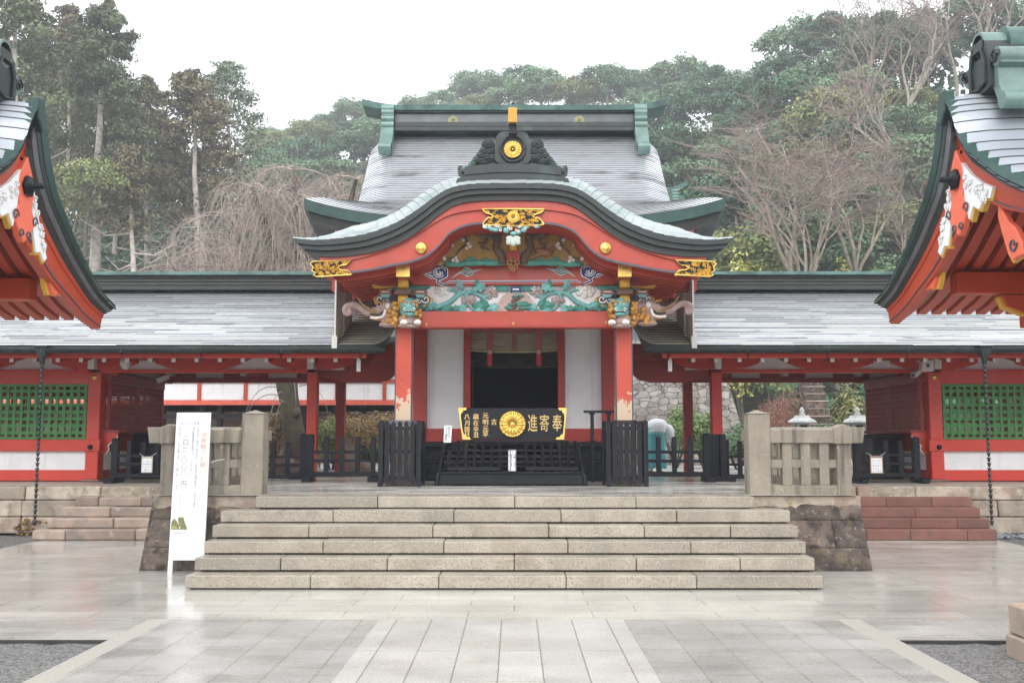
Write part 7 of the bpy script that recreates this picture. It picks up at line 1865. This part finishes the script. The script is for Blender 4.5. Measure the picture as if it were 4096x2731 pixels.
ORD = ['first', 'second', 'third', 'fourth', 'fifth', 'sixth', 'seventh', 'eighth', 'ninth', 'tenth', 'eleventh', 'twelfth', 'thirteenth', 'fourteenth', 'fifteenth', 'sixteenth', 'seventeenth', 'eighteenth', 'nineteenth', 'twentieth', 'twenty-first', 'twenty-second', 'twenty-third', 'twenty-fourth', 'twenty-fifth', 'twenty-sixth', 'twenty-seventh', 'twenty-eighth', 'twenty-ninth', 'thirtieth']
TIERS = [(1.0, 'along the hill skyline'), (.86, 'just below the hill skyline'), (.72, 'in the upper hillside row'), (.58, 'in the middle hillside row'), (.44, 'in the lower middle hillside row'), (.30, 'in the low hillside row'), (.17, 'in the bottom row above the gallery roof')]
g = random.Random(77)
for ti, (q, where) in enumerate(TIERS):
    us = []; u = 1060 + 60 * (ti % 2)
    while u < 4350:
        yc, zc = crest(u); y = lerp(44, yc, q); us.append((u + g.uniform(-25, 25), y + g.uniform(-3, 3))); u += F * 4.7 / y * g.uniform(.75, 1.2)
    vis = 0
    for u, y in us:
        if ti >= 3 and 1480 < u < 2620: continue            # wholly behind the shrine hall
        if ti >= 1 and 1700 < u < 2450 and ti > 1: continue
        if u > 3760 and ti > 0: continue
        if ti >= 5 and u < 1700: continue
        x = (u - 2057) / F / .985 * y; k = g.choice([0, 0, 1, 2, 3, 4, 1]) if q < .99 else g.choice([0, 1, 3])
        s = g.uniform(.8, 1.2) * (.9 if y > 100 else .8)
        tree('hill_tree', '%s broadleaf tree, %s from the left %s' % (KINDS[k][0], ORD[min(vis, 29)], where), 'tree', (x, y, hill_z(x, y)), BR[k], TRK[k % 2], s, g.uniform(0, 6.28), 4.4, 'broadleaf trees on the wooded hill', g.uniform(.8, 1.15))
        vis += 1
# undergrowth between the trunks: far-off wood that reads as one mass
qm = QM(5)
for k in range(420):
    u = g.uniform(1050, 4300); yc, zc = crest(u); y = lerp(46, yc, g.random() ** .8); x = (u - 2057) / F / .985 * y
    if 1500 < u < 2600 and y < 100: continue
    qm.clump((x, y, hill_z(x, y) + 1.0), (3.2, 3.2, 2.0), 46, .75, g.uniform(.1, .6))
for k in range(160):
    u = g.uniform(-100, 1150); y = g.uniform(62, 112); x = (u - 2057) / F / .985 * y
    qm.clump((x, y, hill_z(x, y) + g.uniform(0, 4)), (4, 4, 2.6), 60, .85, g.uniform(.05, .5))
o = bpy.data.objects.new('undergrowth', qm.mesh('undergrowth', M['leaf_dark'])); COL.objects.link(o); o['kind'] = 'stuff'; o['label'] = 'dark undergrowth filling the wood between the trunks'; o['category'] = 'undergrowth'

# ------------------------------------------------------------------ cedars on the left
def cedar_mesh(seed, m, H, z0, rmax, n, gap=.0, top=.12):
    q = QM(seed); gg = random.Random(seed); nb = 120
    for k in range(nb):
        f = (k + gg.random()) / nb; z = lerp(z0, H, f)
        R_ = rmax * (lerp(.75, 1, min(1, f / .25)) if f < .25 else (1 - (f - .25) / .75) ** .58 * (1 - top) + top)
        if gg.random() < gap: continue
        a = gg.uniform(0, 6.283); L = R_ * gg.uniform(.55, 1.05)
        for s in range(3):
            w = (.45, .72, 1.0)[s]; c = (L * w * math.cos(a) + gg.uniform(-.3, .3), L * w * math.sin(a) + gg.uniform(-.3, .3), z - .10 * L * w + gg.uniform(-.3, .3))
            if c[1] < .6 and abs(c[0]) < 1.5 and z < .74 * H and gg.random() < .9: continue
            q.clump(c, (R_ * .24 + .3, R_ * .24 + .3, .38 + R_ * .07), int(n * 2.4) // (nb * 3), .30, gg.uniform(.2, .75), .3, .25, .5, 2.2)
    return q.mesh('crown', m)
def cedar_trunk(H, r, seed, m, dead=14, z0=8, z1=18):
    t = TM(); gg = random.Random(seed); pts = [(0, 0, -2)] + [(gg.uniform(-.12, .12), 0, H * i / 8) for i in range(1, 9)]
    t.tube(pts, r, .05, 9)
    for k in range(dead):
        z = gg.uniform(z0, z1); a = gg.uniform(0, 6.28); L = gg.uniform(1.5, 3.6)
        t.tube([(0, 0, z), (L * .5 * math.cos(a), L * .5 * math.sin(a), z - .35), (L * math.cos(a), L * math.sin(a), z + .5)], .07, .02, 4)
    return t.mesh('trunk', m)
def cedar(label, u_base, v_top, Y, rmax, clear, m, seed, tr=.32, n=7000, gap=.1, u_top=None, bark='bark_pale', dead=12):
    """clear: share of the height that is bare trunk"""
    top_ = at(u_top or u_base, v_top, Y); base = at(u_base, 1100, Y); z0 = hill_z(base.x, Y) if Y > 44 else .8; H = top_.z - z0
    t = thing('cedar_tree', label, 'tree', (base.x, Y, z0), 'tall cedars on the left'); tr *= 1.3; t.rotation_euler = (0, math.atan2(top_.x - base.x, H), 0)
    mesh_obj('trunk', cedar_trunk(H * .985, tr, seed, M[bark], dead, H * clear * .45, H * clear * 1.05), t); mesh_obj('crown', cedar_mesh(seed, M[m], H, H * clear, rmax, n, gap), t)
cedar('tallest cedar with pale straight trunk, brown green crown left of the sky gap', 372, 25, 66, 3.9, .46, 'needle', 1, .36, 13000, .14, 420)
cedar('cedar with bare pale trunk and dead branches cut by the left frame edge', 62, -230, 60, 4.2, .55, 'needle', 2, .33, 9000, .12, 60)
cedar('thin cedar with slender white trunk left of the tallest cedar', 262, 40, 72, 2.8, .5, 'needle_brown', 3, .2, 8000, .12, 290)
cedar('brown tinged cedar close behind the tallest one on its right side', 600, 330, 76, 2.9, .5, 'needle_brown', 4, .26, 7000, .12, 590)
cedar('low brown cedar crown on a thin trunk right of the tallest cedar', 555, 600, 62, 1.7, .6, 'needle_brown', 5, .2, 5000, .1, 510)
cedar('purplish brown pointed cedar in the middle of the left group', 815, 295, 70, 3.9, .44, 'needle_brown', 6, .3, 9000, .08, 770)
cedar('pale grey green loose cedar right of the purplish brown pointed one', 950, 262, 78, 4.5, .42, 'needle_green', 7, .25, 6500, .22, 905)
cedar('thin cedar trunk with small crown just right of the tallest trunk', 468, 420, 70, 2.0, .66, 'needle_brown', 8, .17, 4500, .15)
cedar('dark cedar crown filling the gap behind the thin white trunk', 180, 120, 88, 4.8, .32, 'needle', 9, .3, 8000, .1, 200)
cedar('slender trunk under the pale loose cedar, thin crown', 705, 560, 74, 2.2, .62, 'needle', 10, .17, 5000, .15, 690)
cedar('dark low cedar filling the back of the left group', 470, 330, 95, 4.6, .25, 'needle', 12, .3, 8000, .1)
cedar('dark broad cedar behind the tallest cedar, its top in the left sky', 330, 150, 92, 5.2, .25, 'needle', 14, .3, 9000, .08)
cedar('greenish cedar behind the frame edge cedar at upper left', 130, 20, 84, 4.2, .3, 'needle', 15, .3, 8000, .08)
cedar('dark cedar at the far left edge behind the pavilion roof', -60, 60, 80, 4.5, .3, 'needle', 13, .3, 8000, .08)
for i, (u, v, Y, s, k, lb) in enumerate(((350, 760, 60, .6, 'leaf_olive', 'yellow green young tree in front of the tallest cedar trunk'), (680, 800, 84, .8, 'leaf_grey', 'grey green tree low behind the cedar trunks'), (960, 760, 90, .9, 'leaf_dark', 'dark tree below the pale loose cedar'), (300, 880, 64, .6, 'leaf_olive', 'olive tree left of the tallest cedar trunk'), (1100, 720, 96, .8, 'leaf_grey', 'pale grey green tree above the weeping cherry'))):
    p = at(u, v, Y); tree('broadleaf_tree', lb, 'tree', (p.x, Y, p.z - 5.5 * s), broad_mesh(300 + i, M[k], n=3600), TRK[i % 2], s, i, 3.8)

# ------------------------------------------------------------------ the weeping cherry behind the left gallery
def weeping():
    Y = 26.5; base = at(1150, 1860, Y); t = thing('weeping_cherry', 'bare weeping cherry with knotted trunk and long hanging twigs behind the left gallery', 'tree', (base.x, Y, .8))
    gg = random.Random(21); W = lambda p: (base.x + p[0], Y + p[1], .8 + p[2])
    b = MB(); pts = smooth_curve([(.25, 0, -.2), (.2, 0, .7), (.05, 0, 1.6), (-.08, 0, 2.4), (-.05, 0, 3.2), (.05, 0, 4.2)], 18)
    rad = [.42, .37, .34, .31, .29, .27, .26, .26, .26, .28, .29, .26, .24, .23, .22, .2, .19, .18]
    b.tube([W(p) for p in pts], rad, 14)
    for p, r in (((-.34, -.12, 2.55), .17), ((-.4, -.1, 2.8), .12), ((.25, -.2, 1.5), .13), ((-.2, -.25, 1.1), .1), ((.15, -.25, 2.7), .1)): b.ball(W(p), (r, r, r * 1.2), 10)
    limbs = []
    for ex_, ez_ in ((-4.2, 3.7), (-3.9, 4.7), (-3.2, 5.4), (-2.5, 6.1), (-1.7, 6.8), (-.8, 7.3), (.2, 7.8), (1.1, 8.0), (1.9, 7.5), (2.4, 6.5), (-2.9, 4.4), (-1.2, 5.8), (.9, 6.4), (-3.4, 3.6)):
        dy = gg.uniform(-1.6, 1.2); p0 = Vector((0, 0, 3.0 + gg.uniform(-.5, 1.0))); p1 = Vector((ex_, dy, ez_)); P = smooth_curve([p0, p0.lerp(p1, .35) + Vector((gg.uniform(-.2, .2), gg.uniform(-.2, .2), .25)), p0.lerp(p1, .7) + Vector((gg.uniform(-.25, .25), gg.uniform(-.25, .25), .4)), p1], 8)
        b.tube([W(q) for q in P], [lerp(.19, .045, k / 7) for k in range(8)], 7); limbs.append(P)
    trk = b.build('trunk', M['bark'], t, angle=60)
    br = MB(); tips = []
    for P in limbs:
        for k in range(2, 8):
            for _ in range(3):
                p = P[k].copy(); a = gg.uniform(0, 6.28); d = Vector((math.cos(a), math.sin(a) * .7, gg.uniform(.1, .9))).normalized(); Q = [p.copy()]; L = gg.uniform(.7, 1.7)
                for s in range(5): d = (d + Vector((gg.uniform(-.25, .25), gg.uniform(-.2, .2), -.26))).normalized(); p = p + d * L / 5; Q.append(p.copy())
                br.tube([W(q) for q in Q], [lerp(.028, .011, s / 5) for s in range(6)], 4, cap=False); tips += Q[1:]
    br.build('branches', M['twig'], t)
    # the hanging twigs: countless, one part
    tw = MB(); lo_z = 2.6
    for k in range(7600):
        p = gg.choice(tips).copy(); d = Vector((gg.uniform(-1, 1), gg.uniform(-.7, .7), gg.uniform(-.1, .8))).normalized(); Q = [p.copy()]; n = 7; L = gg.uniform(.7, 2.8)
        for s in range(n):
            d = (d + Vector((gg.uniform(-.12, .12), gg.uniform(-.12, .12), -.55))).normalized(); p = p + d * L / n
            if p.z < lo_z: break
            Q.append(p.copy())
        if len(Q) > 2: r = gg.uniform(.003, .0066); tw.tube([W(q) for q in Q], [lerp(r, r * .5, s / (len(Q) - 1)) for s in range(len(Q))], 3, cap=False)
    o = tw.build('hanging_twigs', M['twig'], t); o['kind'] = 'stuff'
    # a few long shoots on the trunk
    sh = MB()
    for k in range(16):
        z = gg.uniform(.8, 2.9); a = gg.uniform(3.3, 6.1); p = Vector((.3 * math.cos(a), .3 * math.sin(a), z)); d = Vector((math.cos(a), math.sin(a), .5)); Q = [p.copy()]
        for s in range(9): d = (d + Vector((0, 0, -.3))).normalized(); p = p + d * .14; Q.append(p.copy())
        sh.tube([W(q) for q in Q], [lerp(.014, .005, s / 9) for s in range(10)], 4, cap=False)
    sh.build('trunk_shoots', M['twig'], t)
weeping()

# ------------------------------------------------------------------ bare maples and lichened trees on the right
def bare_mesh(seed, H, spread, r0, levels=5, flat=.5, twigs=1.0, fork=3):
    gg = random.Random(seed); L_ = TM(); T_ = TM(); tips = []
    def grow(p, d, L, r, lv):
        Q = [p.copy()]; n = 4
        for s in range(n): d = (d + Vector((gg.uniform(-.2, .2), gg.uniform(-.2, .2), gg.uniform(-.08, .14) * (1 if lv < 2 else flat)))).normalized(); p = p + d * L / n; Q.append(p.copy())
        (L_ if lv < 3 else T_).tube(Q, max(r, .006), max(r * .62, .004), 6 if lv < 2 else 3)
        if lv >= levels: return
        k = fork if lv else fork + 1
        for i in range(k):
            a = gg.uniform(0, 6.283); o = Vector((math.cos(a), math.sin(a), gg.uniform(-.1, .35) if lv > 1 else gg.uniform(.1, .7))); nd = (d + o * spread * (.5, .6, .9, 1, 1, 1, 1)[lv]).normalized()
            if lv >= 3: nd.z *= flat; nd.normalize()
            at_ = Q[-1] if i < k - 1 or lv == 0 else Q[2]
            grow(at_.copy(), nd, L * (gg.uniform(.58, .82) if lv else gg.uniform(.42, .55)), r * .58, lv + 1)
        if lv >= 2:
            for i in range(int(3 * twigs)):
                a = gg.uniform(0, 6.283); q = gg.choice(Q); grow(q.copy(), Vector((math.cos(a), math.sin(a), gg.uniform(0, .4))).normalized(), L * .4, r * .3, levels)
    grow(Vector((0, 0, -1)), Vector((0, 0, 1)), H * .6, r0, 0)
    return L_, T_
MAP = []
for sd, H, sp, r in ((1, 11, .85, .2), (2, 10, .95, .18), (8, 9, 1.05, .16)):
    a, c = bare_mesh(sd, H, sp, r, 6, .5, .75); MAP.append((a.mesh('trunk', M['bark_maple']), c.mesh('crown', M['twig_red'])))
WHT = []
for sd, H, sp, r in ((5, 11, .9, .2), (6, 10, 1.0, .2)):
    a, c = bare_mesh(sd, H, sp, r, 5, .8, .8); WHT.append((a.mesh('trunk', M['bark_white']), c.mesh('crown', M['twig_red'])))
def bare(label, u, v, Y, k, s, rot, pool=MAP, lean=0, zs=1):
    p = at(u, v, Y); t = thing('maple_tree' if pool is MAP else 'bare_tree', label, 'tree', (p.x, Y, min(p.z, hill_z(p.x, Y) + .3)), 'bare trees on the right slope'); t.rotation_euler = (0, lean, rot); t.scale = (s, s, s * zs)
    mesh_obj('trunk', pool[k][0], t); mesh_obj('crown', pool[k][1], t)
bare('bare reddish maple with the thickest central trunk above the right gallery roof', 3350, 1100, 50, 0, 1.15, .4)
bare('bare reddish maple leaning left, first of the trio above the right gallery roof', 3290, 1110, 49, 1, 1.05, 2.0, MAP, -.22)
bare('bare reddish maple, last of the trio above the right gallery roof', 3430, 1105, 51, 2, 1.15, 3.9)
bare('small bare maple low behind the right gallery roof, near the hall', 3130, 1105, 47, 2, .55, 1.2)
bare('small bare maple beside the edge of the right pavilion roof', 3560, 1100, 52, 1, .8, 5.2)
bare('rust tinged bare tree below the skyline trees on the right slope', 3420, 520, 78, 0, 1.0, 2.6)
bare('pinkish bare tree above the maple trio', 3280, 760, 64, 2, .9, .9)
bare('white lichened bare tree left of the right pavilion ridge', 3720, 640, 62, 0, 1.1, .3, WHT, -.3)
bare('white lichened bare tree under the sky at the upper right', 3640, 380, 72, 1, 1.15, 1.4, WHT)
bare('pale bare tree above the right pavilion ridge scroll', 3960, 360, 70, 0, 1.2, 2.9, WHT)
bare('pale bare tree between skyline trees and right pavilion', 3820, 250, 76, 1, 1.1, 4.0, WHT)
bare('grey bare tree leaning over the edge of the right pavilion roof', 3700, 900, 56, 1, .9, 5.0, WHT, -.45)

# ------------------------------------------------------------------ shrubs in the court
def shrub(label, u, v, Y, r, m, seed, n=1500, leaf=.1, h=.7, asp=1.6, name='shrub', droop=0, lobes=9):
    """u, v: the middle of its top"""
    p = at(u, v, Y); z0 = .78 if Y < 44 else hill_z(p.x, Y); H = max(.3, p.z - z0); q = QM(seed); gg = random.Random(seed)
    t = thing(name, label, 'shrub', (p.x, Y, z0))
    for k in range(lobes):
        a = gg.uniform(0, 6.28); w = gg.uniform(.0, .75); q.clump((r * w * math.cos(a), r * w * math.sin(a) * .7, H * gg.uniform(.3, .78)), (r * .45, r * .45, H * .3), n // lobes, leaf, gg.uniform(.2, .8), .5, .3, droop, asp)
    mesh_obj('foliage', q.mesh('foliage', M[m]), t); tt_ = TM()
    for k in range(7): a = gg.uniform(0, 6.28); tt_.tube([(0, 0, -.1), (r * .3 * math.cos(a), r * .3 * math.sin(a), H * .4), (r * .6 * math.cos(a), r * .6 * math.sin(a), H * .75)], .03, .01, 4)
    mesh_obj('stems', tt_.mesh('stems', M['bark']), t)
shrub('brown clipped azalea mound left of the cherry trunk', 1085, 1640, 27.5, .95, 'leaf_brown', 1, 5000, .055)
shrub('large olive brown azalea mound beside the left porch pillar', 1480, 1630, 27, 1.3, 'leaf_brown', 2, 8000, .055, lobes=12)
shrub('dark green shrub low between the two red gallery posts on the left', 1330, 1670, 26.5, .8, 'leaf_olive', 3, 4500, .055)
shrub('brown azalea behind the big left stone post', 960, 1690, 26, .8, 'leaf_brown', 4, 4500, .055)
shrub('light green leafy plant behind the long left barrier', 1475, 1790, 24, .35, 'leaf_bush', 5, 260, .14)
shrub('green camellia bush in front of the fitted stone wall', 2700, 1620, 28.5, .9, 'leaf_bush', 6, 4500, .075)
shrub('green bush between the two red gallery posts on the right', 2815, 1640, 28, .85, 'leaf_bush', 7, 4200, .075)
shrub('low grey green shrub left of the tall right stone post', 2950, 1700, 27, .9, 'leaf_grey', 8, 3600, .07)
shrub('large red brown twiggy shrub behind the right stone railing', 3110, 1560, 30, 1.15, 'leaf_redbrown', 9, 9000, .06, asp=3, lobes=16)
shrub('red brown twiggy shrub low behind the tall right stone post', 3060, 1650, 28.5, .8, 'leaf_redbrown', 10, 6000, .055, asp=3)
shrub('grey green shrub beside the nearer stone lantern', 3240, 1670, 29, .6, 'leaf_grey', 11, 2600, .07)
shrub('tall bamboo grass with yellowed leaves left of the right lattice bay', 3410, 1535, 30, .8, 'leaf_sasa', 12, 2600, .24, asp=6, droop=1.5, name='bamboo_grass', lobes=14)
shrub('dark green shrub behind the stone lantern by the right lattice bay', 3490, 1520, 31, .9, 'leaf_dark', 13, 3200, .11, lobes=12)
shrub('yellow ochre grass clump at the cherry foot behind the left barrier', 1250, 1790, 24.5, .3, 'leaf_yellow', 14, 400, .22, asp=7, droop=1)
shrub('rusty fern clump on the slope behind the right red post', 2830, 1560, 33.5, .8, 'leaf_brown', 15, 1200, .16, asp=4)
shrub('yellow green shrub over the right gallery ridge next to the gilt eave corner', 2960, 1022, 46, 1.7, 'leaf_yellow', 16, 3000, .2, lobes=14)
shrub('grey green shrub over the right gallery ridge below the maples', 3080, 1030, 46.5, 1.5, 'leaf_olive', 17, 2600, .2, lobes=12)
shrub('pale leafy shrub at the foot of the central maple', 3380, 1030, 46, 1.1, 'leaf_yellow', 18, 1600, .2)
shrub('light green sapling above the right eave corner of the porch', 2900, 960, 47, .9, 'leaf_bush', 19, 900, .25, lobes=6)
# rockery stones in the garden behind the left barriers
for i, (u, v, Y, r, lb) in enumerate(((1410, 1868, 23.6, .34, 'rounded beige garden stone behind the long left barrier'), (1450, 1872, 23.5, .28, 'grey garden stone behind the long left barrier, by the pen'), (1120, 1865, 23.7, .4, 'brown garden stone behind the short left barrier'), (1190, 1868, 23.6, .28, 'dark garden stone at the cherry foot'))):
    b = MB(); p = at(u, v, Y); b.ball((p.x, Y, .8 + r * .4), (r, r * .7, r * .62), 14)
    for j, q in enumerate(b.v):
        s = 1 + .18 * mnoise.noise(Vector(q) * 3); b.v[j] = (p.x + (q[0] - p.x) * s, Y + (q[1] - Y) * s, .8 + (q[2] - .8) * s)
    tag(b.build('garden_stone', M['old_step'], loc=(p.x, Y, .8)), lb, 'stone')
gs = MB()
for i in range(260):
    x = g.uniform(7.6, 9.2); y = g.uniform(16.4, 17.05) if x < 8.4 else g.uniform(15.0, 17.0); r = g.uniform(.02, .05); gs.ball((x, y, r * .5), (r, r * g.uniform(.6, 1), r * .6), 6)
o = gs.build('pebbles', mat('grey_pebbles', (.2, .21, .22), .6, var=.4, scale=8), kind='stuff')
# ================================================================== AIR: thin even haze over the valley
hz = bpy.data.materials.new('haze_air'); hz.use_nodes = True
for n in list(hz.node_tree.nodes): hz.node_tree.nodes.remove(n)
ho = hz.node_tree.nodes.new('ShaderNodeOutputMaterial'); hv = hz.node_tree.nodes.new('ShaderNodeVolumePrincipled')
hv.inputs['Color'].default_value = (.93, .95, 1, 1); hv.inputs['Density'].default_value = .0016; hv.inputs['Anisotropy'].default_value = .2
hz.node_tree.links.new(hv.outputs[0], ho.inputs['Volume'])
b = MB(); b.box(-420, 420, -70, 280, -14, 95); o = b.build('haze', hz, kind='stuff'); o['label'] = 'thin pale haze lying over the wooded hill'; o['category'] = 'haze'
